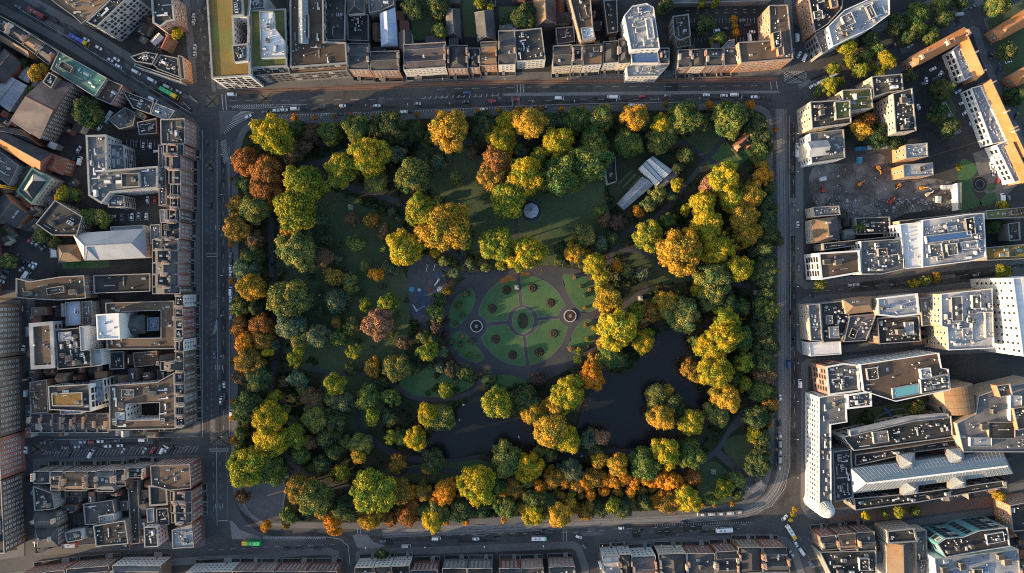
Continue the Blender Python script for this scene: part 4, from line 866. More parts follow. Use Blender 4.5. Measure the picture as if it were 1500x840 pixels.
flat('tall tan stone office with rows of punched windows on its sunny side', [(1307, 138), (1335, 130), (1341, 192), (1311, 195)], 22, 'stone', 'felt_dark', PUNCH, 9, kinds=WHITE, smax=.9, maxn=300)
flat('white stone building with pale gables beside the right road', [(1186, 196), (1235, 190), (1237, 232), (1188, 240)], 15, 'render_white', 'felt_grey', PUNCH, 6, smax=.8)
pitched('cream gabled wing of the white stone building', [(1184, 208), (1212, 206), (1213, 226), (1186, 230)], 17, 3, 'render_cream', 'felt_pale', None, 0, cap='coping')
pitched('orange tiled wing along the boulevard', [(1333, 84), (1412, 41), (1420, 55), (1346, 95)], 12, 4, 'brick_orange', 'tile_orange', HOUSEW, .3, chim=4, sky=3)
pitched('orange tiled wing running down from the boulevard corner', [(1414, 42), (1441, 104), (1430, 117), (1405, 62)], 12, 4, 'brick_orange', 'tile_orange', HOUSEW, .2, chim=3)
pitched('orange tiled long wing at the right edge', [(1451, 116), (1502, 222), (1490, 236), (1440, 125)], 12, 4, 'brick_orange', 'tile_orange', HOUSEW, 0, chim=5)
pitched('orange tiled lower end of the long wing at the right edge', [(1484, 208), (1512, 262), (1498, 268), (1474, 214)], 12, 3, 'brick_orange', 'tile_orange', None, 0, chim=1)
flat('white framed modern extension inside the orange tiled corner', [(1394, 74), (1406, 64), (1428, 109), (1411, 119)], 10, 'render_white', 'felt_pale', OFFW, 12, kinds=['skylight', 'skylight', 'duct'], smax=.8, coping='render_white')
flat('white framed modern extension beside the long orange wing', [(1421, 130), (1436, 126), (1473, 207), (1452, 212)], 10, 'render_white', 'felt_pale', OFFW, 14, kinds=['skylight', 'skylight', 'duct'], smax=.8, coping='render_white')
flat('white framed modern extension below the long orange wing', [(1458, 213), (1475, 207), (1499, 262), (1485, 268)], 10, 'render_white', 'felt_pale', OFFW, 9, kinds=['skylight', 'skylight', 'duct'], smax=.8, coping='render_white')
pitched('large orange hipped villa at the top right edge', [(1454, 44), (1500, 15), (1510, 34), (1466, 58)], 8, 4, 'brick_orange', 'tile_orange', HOUSEW, .9, name='villa', cat='house', chim=1)
pitched('small orange hipped villa cut by the right edge', [(1479, 112), (1512, 92), (1520, 112), (1490, 126)], 8, 4, 'brick_orange', 'tile_orange', HOUSEW, .9, name='villa', cat='house')
flat('low white zigzag walled store in the garden court', [(1378, 152), (1384, 150), (1406, 194), (1400, 197)], 4, 'render_white', 'roof_white', None, 3, smax=.4, kinds=['duct'])
# --- left quarter
pitched('long gabled building with sunlit lower slope by the yellow crane', [(58, 251), (-10, 208), (8, 195), (74, 226)], 12, 4.5, 'brick_red', 'tile_orange', None, 0, shade_roof='slate')  # orange paints the sunlit side, slate the shaded side
pitched('red tiled wing at the end of the long gabled building', [(100, 234), (92, 256), (66, 246), (76, 226)], 9, 2.0, 'brick_red', 'tile_red', HOUSEW, .5)
flat('pale hipped building with copper edge under the crane', [(26, 281), (48, 246), (76, 262), (48, 300)], 12, 'render_cream', 'felt_grey', HOUSEW, 0, coping='copper', cw=.9)
pitched('raised white roof on the copper edged building', [(34, 279), (49, 255), (68, 266), (48, 292)], 12.3, 3.5, 'render_cream', 'render_cream', None, .7, name='roof_lantern', shade_roof='slate', cat='roof')  # sunward sides painted cream, shaded sides slate
flat('half built floor deck beside the yellow crane', [(-8, 216), (28, 243), (14, 272), (-8, 256)], 8, 'concrete', 'felt_grey', None, 8, kinds=['water_tank', 'duct', 'vent_cowl'], smax=.8, par=.3)
flat('brown brick block with stepped flat roof above the car yard', [(54, 328), (82, 294), (122, 318), (114, 345), (78, 345)], 13, 'brick_brown', 'felt_dark', PUNCH, 4, smax=.8)
pitched('dark pitched barn with one lit gable at the left edge', [(40, 314), (24, 334), (-12, 306), (6, 284)], 9, 3.5, 'brick_orange', 'slate', None, 0, sky=5)
flat('weathered grey modern block with rounded pale rim', [(127, 199), (157, 198), (158, 250), (232, 244), (232, 276), (163, 283), (150, 299), (131, 287)], 16, 'concrete', 'felt_grey', PUNCH, 16, kinds=['duct', 'vent_cowl', 'air_handling_unit', 'duct'], smax=.8, cw=1.0)
for y, lb in ((212, 'upper'), (286, 'lower')):
    flat(f'{lb} louvred facade wing of the weathered grey block', [(160, y), (182, y + 1), (184, y + 38 if y < 250 else y + 18), (160, y + 38 if y < 250 else y + 18)], 12, 'concrete', 'felt_grey', (2.2, 3, 2.6, .9, 'dark'), 5 if y < 250 else 2, kinds=['skylight'], smax=1.2)
pitched('large silver metal hipped roof hall in the left block', [(107, 343), (211, 336), (214, 377), (124, 381)], 12, 4, 'render_cream', 'metal_silver', HOUSEW, .7, cap='coping')
pitched('cross hip of the silver roofed hall', [(125, 350), (142, 349), (143, 380), (126, 381)], 12.2, 4.2, 'render_cream', 'metal_silver', None, .6, cap='coping', name='roof_wing')
pitched('brown pyramid roofed hall at the left end of the silver hall', [(84, 360), (117, 359), (118, 382), (86, 384)], 7, 3, 'brick_brown', 'tile_brown', None, .95)
flat('white canvas canopy beside the pyramid roof', [(73, 364), (83, 363), (84, 377), (74, 378)], 3.5, 'render_white', 'roof_white', None, 0, par=.1, name='canopy', cat='canopy')
flat('glass lean-to strip above the silver roofed hall', [(163, 333), (210, 330), (211, 336), (164, 339)], 8, 'frame_white', 'glass_pale', None, 6, kinds=['skylight'], smax=.5)
row('houses in the left terrace', 'of the terrace facing the left road', [
 (V(212, 228, 270, 240), 'R', 'slate'), (V(228.5, 248, 266, 244), 'P', 'slate'), (V(248.5, 270, 266, 248), 'P', 'slate'), (V(270.5, 288, 266, 250), 'P', 'slate'), (V(288.5, 306, 266, 250), 'P', 'slate'), (V(306.5, 325, 264, 245), 'B', 'slate'), (V(326, 350, 264, 237), 'P', 'felt_dark'),
 (V(350.5, 367, 262, 224), 'P', 'slate'), (V(367.5, 385, 262, 224), 'P', 'slate'), (V(385.5, 402, 262, 224), 'P', 'slate'), (V(402.5, 420, 262, 224), 'P', 'slate'), (V(420.5, 431, 265, 224), 'B', 'slate'), (V(432, 450, 270, 258), 'W', 'slate'), (V(450.5, 466, 269, 258), 'R', 'slate'), (V(466.5, 482, 269, 258), 'R', 'slate'), (V(482.5, 497, 269, 258), 'R', 'slate'), (V(497.5, 515, 270, 258), 'W', 'slate'), (V(515.5, 529, 270, 258), 'B', 'slate'), (V(529.5, 543, 270, 236), 'B', 'slate'),
 (V(543.5, 560, 271, 258), 'B', 'slate'), (V(560.5, 577, 271, 260), 'B', 'slate'), (V(577.5, 592, 272, 262), 'G', 'slate'), (V(592.5, 609, 272, 262), 'B', 'slate'), (V(609.5, 625, 272, 262), 'B', 'slate')], 16, 'top')
flat('grey rear wings with white plant behind the upper left terrace', [(233, 213), (243, 213), (245, 300), (234, 302)], 12, 'stone_grey', 'felt_grey', None, 9, kinds=WHITE, smax=.6)
flat('bright white roof shed behind the left terrace', [(235, 308), (243, 307), (243, 326), (236, 327)], 10, 'render_white', 'roof_white', None, 1, smax=.4)
flat('cream rear wing between silver hall and left terrace', [(221, 330), (235, 329), (236, 356), (222, 358)], 11, 'render_cream', 'felt_grey', None, 3, smax=.6)
flat('brown flat roof with white edge above the parking court', [(25, 408), (45, 413), (88, 406), (124, 404), (127, 437), (88, 440), (46, 438), (25, 436)], 12, 'brick_brown', 'felt_brown', PUNCH, 3, kinds=['vent_cowl', 'stair_head'], smax=.8)
flat('long black flat roof below the silver hall', [(138, 404), (221, 401), (221, 427), (139, 430)], 9, 'stone_grey', 'felt_dark', None, 1, kinds=['vent_cowl'])
flat('tall tan fronted block on the left edge, topmost of the edge row', [(-40, 446), (-1, 446), (-1, 524), (-40, 524)], 20, 'brick_brown', 'felt_dark', (3.3, 3.2, 1.5, 1.9, 'sash'), 4)
flat('reddish brown tall block on the left edge, second of the edge row', [(-40, 526), (-1, 526), (1, 640), (-40, 640)], 20, 'brick_brown', 'felt_dark', (3.3, 3.2, 1.5, 1.9, 'sash'), 4)
flat('red brick tall block on the left edge, third of the edge row', [(-40, 642), (1, 642), (3, 702), (-40, 702)], 20, 'brick_red', 'felt_dark', (3.3, 3.0, 1.5, 1.9, 'sash'), 4)
flat('brown brick tall block on the left edge, lowest of the edge row', [(-40, 704), (3, 704), (8, 810), (-40, 812)], 19, 'brick_brown', 'felt_dark', (3.3, 3.0, 1.5, 1.9, 'sash'), 4)
flat('brown roof framed by wide pale blue parapet', [(44, 474), (79, 471), (82, 539), (47, 541)], 17, 'felt_pale', 'felt_brown', OFFW, 2, kinds=['vent_cowl'], cw=2.2, coping='felt_pale')
flat('dark plant roof right of the pale framed brown roof', [(81, 484), (118, 480), (120, 512), (134, 513), (135, 537), (86, 541)], 16, 'stone_grey', 'felt_dark', None, 13, kinds=['chiller_unit', 'air_handling_unit', 'stair_head', 'duct'], smax=.7)
flat('tall white stair slab beside the dark plant roof', [(118, 478), (126, 480), (127, 513), (120, 514)], 18, 'render_white', 'roof_white', None, 0)
flat('white low cube at the lower right of the dark plant roof', [(135, 513), (149, 511), (150, 535), (136, 537)], 14, 'render_white', 'felt_pale', None, 0)
flat('pale blue flat roof above the dark plant roof', [(97, 443), (118, 442), (120, 476), (98, 478)], 10, 'stone_grey', 'roof_blue', OFFW, 2, kinds=['vent_cowl'])
flat('brick court building right of the pale blue roof', [(121, 442), (136, 441), (137, 476), (122, 478)], 9, 'stone_grey', 'felt_grey', HOUSEW, 1)
flat('bright white block standing tall beside the brown courtyard building', [(142, 461), (175, 459), (177, 497), (144, 498)], 20, 'render_white', 'roof_white', None, 1, kinds=['vent_cowl'], cw=.7, coping='render_white')
flat('brown roofed courtyard building behind the left terrace', [(156, 444), (256, 441), (257, 511), (158, 512)], 14, 'stone_grey', 'felt_brown', HOUSEW, 12, kinds=['vent_cowl', 'skylight'], smax=.7, court=[(179, 457), (236, 455), (236, 495), (179, 496)], court_wall='stone_grey')
pitched('grey pyramid glazed roof inside the brown courtyard', [(182, 464), (210, 462), (211, 488), (183, 490)], 9, 3, 'stone_grey', 'felt_grey', None, .8, sky=2)
flat('dark glazed box inside the right end of the brown courtyard', [(217, 466), (234, 465), (234, 484), (217, 485)], 8, 'frame_dark', 'glass_blue', None, 3, kinds=['skylight'], smax=.7)
flat('low dark yard roof below the brown courtyard building', [(161, 516), (182, 515), (183, 540), (162, 541)], 5, 'brick_brown', 'felt_dark', None, 1)
flat('low brown lean-to below the brown courtyard building', [(196, 517), (231, 514), (232, 534), (198, 538)], 4, 'brick_brown', 'felt_brown', None, 2, smax=.6)
pitched('white gabled rear house below the courtyard building', [(235, 521), (256, 520), (256, 541), (236, 542)], 11, 3, 'render_cream', 'slate', None, 0, chim=2)
flat('office with ochre roof garden and white pipes', [(72, 566), (132, 563), (134, 603), (74, 600)], 20, 'render_white', 'felt_dark', GRIDW, 6, kinds=['duct', 'chiller_unit'], smax=.6)
flat('ochre roof garden on the office with white pipes', [(76, 577), (120, 575), (121, 595), (77, 595)], 20.9, 'stone', 'sedum', None, 0, par=.2, base=20, name='roof_garden', cat='roof garden')
flat('white banded wing right of the ochre roof office', [(134, 558), (151, 555), (154, 588), (136, 593)], 14, 'render_white', 'felt_pale', (3.5, 4.2, 3.6, 1.6, 'dark'), 3, kinds=['skylight'])
flat('glazed blue lean-to below the ochre roof office', [(89, 599), (120, 598), (121, 606), (90, 607)], 12, 'frame_white', 'glass_blue', None, 4, kinds=['skylight'], smax=.6)
flat('dark brown roofed office around a white walled light well', [(161, 565), (231, 560), (256, 546), (258, 628), (162, 630)], 17, 'render_white', 'felt_brown', (3.4, 3, 1.6, 1.9, 'dark'), 12, kinds=['duct', 'chiller_unit', 'duct', 'stair_head'], smax=.8, court=[(185, 592), (234, 590), (234, 615), (186, 616)], court_wall='render_white')
flat('brown mixed roofs left of the ochre roof office', [(45, 560), (70, 556), (72, 604), (46, 606)], 9, 'brick_brown', 'felt_brown', None, 6, smax=.7, kinds=['stair_head', 'vent_cowl', 'skylight'])
row('cottages above the left side street', 'of the low row above the left side street', [(Q(45 + i * 16.5, 60.5 + i * 16.5, 634, 606), 'BGBBGBB'[i], 'slate') for i in range(7)], 9, 'left', 'A', area_=False)
# --- lower left block
row('houses along the left side street', 'below the left side street', [(Q(50, 74, 690, 708), 'B', 'slate'), (Q(75, 94, 690, 718), 'G', 'slate'), (Q(96, 128, 690, 719), 'B', 'tile_brown'), (Q(129, 142, 690, 716), 'G', 'slate'), (Q(143, 168, 689, 720), 'S', 'felt_grey'), (Q(170, 185, 687, 712), 'G', 'slate'), (Q(187, 214, 685, 700), 'G', 'felt_dark')], 14, 'left', rear=True)
flat('dark corner block with white roof edge and red side front', [(221, 682), (279, 680), (281, 715), (249, 718), (223, 711)], 16, 'brick_red', 'felt_brown', HOUSEW, 5, smax=.7)
flat('green black flat roof in the lower left block', [(219, 711), (245, 712), (247, 739), (220, 741)], 12, 'stone_grey', 'felt_dark', None, 0, cw=.9)
row('red fronted houses facing the left road', 'of the red row low on the left road', [(V(719, 735, 281, 250), 'R', 'slate'), (V(735.5, 751, 282, 251), 'R', 'slate'), (V(751.5, 766, 282, 252), 'R', 'slate')], 15, 'top', 'M')
flat('white cluttered roof at the bottom corner of the left road', [(253, 776), (282, 768), (285, 801), (254, 803)], 14, 'brick_red', 'felt_pale', HOUSEW, 8, kinds=WHITE, smax=.6)
flat('white and dark narrow block beside the white cluttered roof', [(212, 772), (230, 771), (233, 800), (213, 801)], 12, 'render_white', 'felt_dark', HOUSEW, 3, smax=.6)
flat('blue tank shed roof in the lower left block', [(216, 745), (226, 744), (227, 764), (217, 765)], 8, 'felt_pale', 'felt_pale', None, 0, name='shed', cat='shed')
flat('small pale outhouse roofs beside the blue tank shed', [(230, 745), (247, 744), (249, 768), (231, 770)], 8, 'stone_grey', 'slate', None, 4, smax=.5)
flat('grey stone walled house at the left of the lower left block', [(50, 712), (78, 722), (82, 745), (52, 748)], 13, 'stone_grey', 'felt_dark', HOUSEW, 5, smax=.6)
pitched('dark pitched house with lit gable ends lower left', [(51, 752), (82, 750), (84, 772), (53, 774)], 12, 2.5, 'brick_brown', 'slate', HOUSEW, 0, chim=2)
pitched('dark hipped house at the lower left street corner', [(52, 776), (84, 774), (84, 800), (55, 802)], 12, 2.5, 'brick_brown', 'slate', HOUSEW, .5, chim=2)
flat('dark blue yard roof in the middle of the lower left block', [(123, 738), (166, 732), (170, 752), (140, 768), (126, 768)], 7, 'stone_grey', 'slate', None, 4, smax=.7, kinds=SMALL)
flat('pale skylight roof in the lower left block', [(146, 756), (168, 752), (169, 764), (147, 766)], 8, 'render_white', 'felt_pale', None, 2, kinds=['skylight'], smax=.7)
flat('dark roof with a line of skylights in the lower left block', [(138, 770), (184, 762), (189, 796), (142, 800)], 10, 'stone_grey', 'felt_dark', None, 8, kinds=['skylight', 'vent_cowl'], smax=.6)
pitched('white ended shed by the bottom left street', [(118, 791), (146, 788), (147, 802), (118, 804)], 8, 1.5, 'render_white', 'slate', None, 0, name='shed', cat='shed')
flat('white roof beside the white ended shed', [(96, 780), (120, 776), (122, 790), (100, 794)], 9, 'render_white', 'felt_grey', None, 3, smax=.5)
flat('dark parking shed along the lane in the lower left block', [(188, 705), (203, 703), (206, 795), (193, 797)], 5, 'stone_grey', 'felt_dark', None, 3, smax=.6, kinds=SMALL)
# --- bottom row
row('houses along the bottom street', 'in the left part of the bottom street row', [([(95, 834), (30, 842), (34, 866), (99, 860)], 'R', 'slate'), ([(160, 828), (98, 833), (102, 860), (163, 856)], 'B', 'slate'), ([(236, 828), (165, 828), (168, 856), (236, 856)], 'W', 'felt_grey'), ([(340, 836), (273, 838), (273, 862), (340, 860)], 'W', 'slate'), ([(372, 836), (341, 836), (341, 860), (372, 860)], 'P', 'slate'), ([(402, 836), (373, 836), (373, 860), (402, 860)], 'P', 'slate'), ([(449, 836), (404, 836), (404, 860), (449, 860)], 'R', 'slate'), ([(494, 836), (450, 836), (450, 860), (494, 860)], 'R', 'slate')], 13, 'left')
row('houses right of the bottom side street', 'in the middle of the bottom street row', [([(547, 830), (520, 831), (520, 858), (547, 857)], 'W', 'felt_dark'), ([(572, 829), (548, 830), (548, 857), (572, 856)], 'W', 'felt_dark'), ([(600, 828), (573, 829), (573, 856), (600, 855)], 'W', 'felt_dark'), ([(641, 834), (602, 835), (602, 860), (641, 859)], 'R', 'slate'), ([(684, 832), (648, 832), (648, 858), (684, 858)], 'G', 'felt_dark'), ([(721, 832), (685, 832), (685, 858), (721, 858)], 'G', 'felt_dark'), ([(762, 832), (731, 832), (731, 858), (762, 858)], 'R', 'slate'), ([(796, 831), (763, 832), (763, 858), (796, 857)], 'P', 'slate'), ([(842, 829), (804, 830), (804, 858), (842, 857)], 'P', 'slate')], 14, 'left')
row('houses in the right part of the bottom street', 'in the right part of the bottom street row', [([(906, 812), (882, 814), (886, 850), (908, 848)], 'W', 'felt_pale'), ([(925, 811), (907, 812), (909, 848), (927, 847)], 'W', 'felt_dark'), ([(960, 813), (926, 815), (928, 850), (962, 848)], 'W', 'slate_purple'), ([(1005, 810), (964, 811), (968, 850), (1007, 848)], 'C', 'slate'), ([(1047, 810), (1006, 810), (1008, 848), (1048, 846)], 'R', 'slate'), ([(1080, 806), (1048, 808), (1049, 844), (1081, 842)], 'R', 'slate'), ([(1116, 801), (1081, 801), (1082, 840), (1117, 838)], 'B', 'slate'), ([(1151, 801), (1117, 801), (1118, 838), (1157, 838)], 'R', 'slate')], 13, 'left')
# --- right side
flat('pale blue roofed office at the construction site, upper of two', [(1325, 213), (1357, 210), (1358, 230), (1326, 233)], 14, 'brick_orange', 'felt_pale', PUNCH, 4, smax=.6, kinds=['stair_head', 'vent_cowl'])
flat('pale blue roofed office at the construction site, lower of two', [(1322, 242), (1365, 239), (1366, 257), (1323, 260)], 13, 'brick_orange', 'felt_pale', PUNCH, 4, smax=.5, kinds=['stair_head', 'vent_cowl'])
flat('white stepped garden wall block at the right of the construction site', [(1401, 269), (1407, 268), (1407, 307), (1403, 308)], 6, 'render_white', 'roof_white', None, 0, name='boundary_wall', cat='wall')
pitched('brown pitched house with one lit slope at the right road', [(1190, 322), (1192, 356), (1230, 353), (1226, 318)], 11, 4, 'stone', 'tile_brown', HOUSEW, .4, chim=2, shade_roof='slate')  # lit slope painted brown, the shaded one slate
flat('grey flat roofed house above the brown pitched house', [(1190, 304), (1228, 302), (1230, 315), (1192, 318)], 11, 'stone', 'felt_grey', HOUSEW, 4, smax=.6)
flat('dark cluttered low roofs below the construction rubble', [(1252, 320), (1302, 318), (1304, 342), (1254, 344)], 7, 'stone_grey', 'felt_dark', None, 10, smax=.6)
flat('pale brown tar roof along the top of the white plant block', [(1316, 324), (1420, 312), (1420, 318), (1317, 330)], 14, 'stone', 'felt_brown', None, 3, kinds=SMALL)
flat('white curved roof between brown flat roof and plant roof', [(1317, 329), (1347, 326), (1350, 392), (1324, 394)], 19, 'render_white', 'roof_white', OFFW, 4, kinds=['vent_cowl', 'skylight'], smax=.7, coping='render_white')
flat('big white roof full of plant above the cross street', [(1350, 323), (1418, 314), (1440, 313), (1443, 377), (1420, 383), (1350, 392)], 20, 'render_white', 'felt_pale', OFFW, 30, kinds=WHITE, smax=.75, coping='render_white', decks=8)
flat('raised blue solar roof on the big white plant roof', [(1356, 346), (1422, 338), (1424, 348), (1358, 357)], 22.5, 'render_white', 'glass_blue', None, 0, par=.2, base=20, name='solar_roof', cat='solar roof')
flat('brown flat roof with white glass front at the right road', [(1198, 371), (1258, 367), (1260, 400), (1202, 410)], 20, 'render_white', 'felt_brown', GRIDW, 2, kinds=['stair_head'], coping='render_white', cw=.9)
flat('white plant roof between brown flat roof and white curved roof', [(1260, 354), (1322, 350), (1324, 394), (1290, 402), (1261, 402)], 19, 'render_white', 'felt_grey', OFFW, 20, kinds=WHITE, smax=.75)
flat('dark lower roof strip above the brown flat roof', [(1205, 357), (1320, 345), (1321, 350), (1206, 367)], 13, 'stone_grey', 'slate', None, 5, smax=.5)
flat('brown sedum strip with white dividers, upper at the right edge', [(1443, 309), (1512, 303), (1512, 318), (1444, 321)], 14, 'stone_grey', 'sedum', None, 4, kinds=['stair_head'], smax=.8)
flat('brown sedum strip with white dividers, lower at the right edge', [(1443, 363), (1512, 357), (1512, 379), (1444, 382)], 14, 'stone_grey', 'sedum', None, 4, kinds=['stair_head', 'skylight'], smax=.9)
flat('small dark roof with white box between the sedum strips', [(1475, 328), (1492, 326), (1493, 352), (1477, 353)], 9, 'stone_grey', 'felt_dark', None, 2, smax=.7)
flat('pale stone front wing of the club house at the right road', [(1183, 447), (1200, 445), (1204, 500), (1187, 499)], 14, 'stone', 'felt_grey', HOUSEW, 5, smax=.7, kinds=['skylight', 'stair_head', 'condenser'])
flat('dark flat middle of the club house with round rooflights', [(1201, 445), (1242, 440), (1243, 472), (1232, 500), (1205, 502)], 12, 'brick_brown', 'felt_dark', HOUSEW, 12, kinds=['water_tank', 'vent_cowl', 'stair_head', 'water_tank'], smax=.8, decks=2)
flat('brown slate rear wing of the club house', [(1244, 463), (1283, 460), (1268, 499), (1235, 501)], 13, 'brick_brown', 'slate_purple', HOUSEW, 6, kinds=['water_tank', 'vent_cowl', 'skylight'], smax=.7, decks=1)
pitched('brown hipped roof with white skylight on the club house', [(1236, 440), (1276, 435), (1278, 456), (1240, 460)], 15, 3.5, 'stone', 'tile_brown', None, .8, sky=2)
flat('dazzling white low roof at the right road', [(1185, 502), (1231, 499), (1232, 519), (1187, 522)], 11, 'render_white', 'roof_white', None, 0, par=.3, coping='render_white')
flat('white parapet roof right of the club house', [(1284, 437), (1343, 430), (1346, 461), (1312, 465), (1285, 462)], 17, 'stone', 'felt_pale', PUNCH, 5, kinds=WHITE, smax=.6, coping='render_white', cw=.9)
flat('dark court roofs with white lanterns below the white parapet roof', [(1284, 466), (1345, 463), (1348, 500), (1287, 504)], 12, 'brick_brown', 'felt_dark', HOUSEW, 9, kinds=['skylight', 'skylight', 'stair_head', 'vent_cowl'], smax=1.0)
flat('narrow block linking the court roofs and the pale plant roof', [(1347, 438), (1375, 434), (1376, 474), (1350, 478)], 13, 'stone', 'felt_grey', PUNCH, 6, smax=.7, kinds=WHITE)
flat('large pale blue grey plant roof in the right block', [(1377, 431), (1452, 423), (1455, 510), (1388, 513), (1386, 480), (1378, 478)], 23, 'stone', 'felt_pale', PUNCH, 26, kinds=['chiller_unit', 'air_handling_unit', 'vent_cowl', 'duct', 'water_tank'], smax=.75, coping='render_white', decks=7)
flat('very tall white tower with dotted windows at the right edge', [(1482, 408), (1530, 404), (1530, 520), (1497, 522)], 36, 'render_white', 'roof_white', (4, 4.4, 1.4, 1.6, 'dark'), 2, coping='render_white')
flat('large brown flat roof with white side strip in the right block', [(1259, 534), (1374, 517), (1378, 539), (1388, 541), (1391, 571), (1311, 588), (1264, 573)], 22, 'render_white', 'felt_brown', (3.6, 4.2, 3.4, 2.2, 'pale'), 4, kinds=['vent_cowl', 'stair_head'], coping='render_white')
flat('grey plant terrace on the large brown flat roof', [(1347, 556), (1387, 548), (1390, 570), (1349, 577)], 23.5, 'plant_white', 'felt_grey', None, 8, kinds=WHITE, smax=.7, base=22, name='plant_room', cat='plant room')
flat('turquoise glass roof below the large brown flat roof', [(1307, 569), (1346, 562), (1347, 577), (1308, 584)], 23, 'frame_white', 'glass_teal', None, 0, par=.2, base=21.5, name='glass_roof', cat='glass roof')
flat('striped terrace block left of the large brown flat roof', [(1209, 537), (1235, 532), (1256, 535), (1259, 573), (1213, 579)], 20, 'brick_pink', 'felt_grey', OFFW, 9, kinds=['skylight', 'duct', 'chiller_unit'], smax=.8, coping='render_white', cw=.9)
flat('square plant roof below the striped terrace block', [(1240, 578), (1275, 573), (1276, 595), (1241, 599)], 21, 'render_white', 'felt_grey', OFFW, 8, kinds=WHITE, smax=.6, coping='render_white', cw=.9)
flat('long bright white hotel front facing the right road', [(1199, 582), (1216, 579), (1238, 578), (1240, 618), (1216, 622), (1217, 742), (1199, 744)], 19, 'render_white', 'felt_grey', (3.2, 3.0, 1.9, 2.0, 'plain'), 12, kinds=['stair_head', 'duct', 'skylight'], smax=.7, coping='render_white', maxn=300)
flat('dark shop roof with white vents right of the long white front', [(1234, 640), (1335, 616), (1392, 608), (1395, 640), (1250, 660)], 17, 'render_cream', 'felt_dark', OFFW, 18, kinds=['vent_cowl', 'skylight', 'vent_cowl', 'duct'], smax=.7)
flat('louvred pale roof strip above the dark shop roof', [(1244, 631), (1338, 610), (1388, 606), (1389, 612), (1338, 617), (1245, 639)], 18.5, 'render_white', 'felt_pale', None, 8, kinds=['skylight'], smax=.7, base=16)
flat('dark plant roofs left of the glass shopping roof', [(1219, 662), (1246, 658), (1249, 728), (1222, 735)], 15, 'stone_grey', 'felt_dark', None, 14, kinds=WHITE, smax=.8)
flat('dark plant strip below the glass shopping roof', [(1250, 730), (1340, 722), (1468, 704), (1470, 713), (1345, 735), (1252, 747)], 14, 'stone_grey', 'felt_dark', OFFW, 16, kinds=WHITE, smax=.7)
flat('large dark parking deck roof at the right edge', [(1432, 580), (1460, 570), (1520, 556), (1520, 662), (1410, 662), (1400, 620), (1428, 606)], 20, 'stone', 'felt_grey', None, 4, kinds=['stair_head', 'vent_cowl'])
flat('tan boxed stair house on the parking deck, upper one', [(1458, 565), (1478, 562), (1482, 578), (1464, 582)], 24, 'brick_orange', 'felt_brown', None, 1, smax=.5, base=20, name='stair_house', cat='stair house')
flat('tan boxed stair house on the parking deck, lower one', [(1483, 598), (1510, 594), (1512, 625), (1490, 630)], 24, 'brick_orange', 'felt_brown', None, 1, smax=.5, base=20, name='stair_house', cat='stair house')
flat('striped low steps between courtyard garden and barrel roof', [(1372, 596), (1396, 590), (1408, 612), (1392, 624)], 12, 'stone_grey', 'felt_dark', None, 3, kinds=['skylight'])
# --- bottom right
row('brick houses at the bottom right corner', 'of the bottom right brick row', [([(1224, 783), (1200, 786), (1204, 806), (1228, 804)], 'R', 'slate'), ([(1252, 780), (1226, 783), (1230, 806), (1254, 804)], 'R', 'tile_brown'), ([(1280, 778), (1254, 780), (1256, 808), (1283, 806)], 'R', 'slate')], 13, 'left')
flat('cluttered flat roofs below the bottom right brick row', [(1200, 808), (1282, 806), (1284, 850), (1222, 852)], 11, 'stone_grey', 'felt_dark', None, 12, smax=.8)
flat('dark flat roof in front of the beige gabled hall', [(1298, 777), (1338, 773), (1343, 793), (1300, 796)], 14, 'stone', 'felt_dark', HOUSEW, 1, cw=.8)
pitched('beige lit gabled hall at the bottom edge', [(1299, 797), (1300, 850), (1338, 848), (1336, 795)], 12, 4, 'render_cream', 'tile_brown', None, 0, shade_roof='slate')  # left slope coloured as sunlit, right slope dark for its shade
flat('small cream houses between gabled hall and dark glass block', [(1340, 778), (1356, 776), (1358, 850), (1342, 850)], 10, 'render_cream', 'felt_grey', None, 7, smax=.6)
flat('dark green glass block with zigzag front at the bottom right', [(1372, 796), (1384, 788), (1410, 786), (1432, 777), (1474, 772), (1478, 800), (1440, 806), (1384, 816)], 20, 'glass_teal', 'felt_dark', (3.6, 4.5, 4.0, 2.8, 'dark'), 8, kinds=['vent_cowl', 'duct', 'stair_head'], coping='felt_pale', smax=.6)
flat('white stepped terraces with blue glass below the dark green block', [(1368, 818), (1490, 804), (1494, 850), (1372, 852)], 18, 'render_white', 'felt_pale', None, 8, kinds=['stair_head', 'solar_panel', 'skylight'], smax=1.1)
flat('orange brick block at the right edge of the bottom right street', [(1478, 740), (1520, 732), (1520, 776), (1482, 778)], 14, 'brick_orange', 'felt_dark', HOUSEW, 2)

# --- the next street beyond the left edge goes on
for i, (y0, y1, h, x0, m) in enumerate(((-60, 10, 14, -95, 'brick_brown'), (14, 70, 16, -80, 'stone_grey'), (74, 130, 13, -85, 'brick_red'), (134, 176, 17, -75, 'brick_brown'), (205, 262, 15, -80, 'stone'), (268, 330, 17, -78, 'brick_brown'), (336, 434, 16, -80, 'brick_red'))):
    flat(f'{["brown brick", "grey stone", "red brick", "tall brown brick", "tan stone", "broad brown brick", "long red brick"][i]} block in the street beyond the left edge', [(x0, y0), (-26, y0), (-26, y1), (x0, y1)], h, m, 'felt_dark', None, 3, name='city_block')
# ------------------------------------------------------------------ particular structures
def P3(x, y, z): v = W(x, y, z); return (v.x, v.y, z)
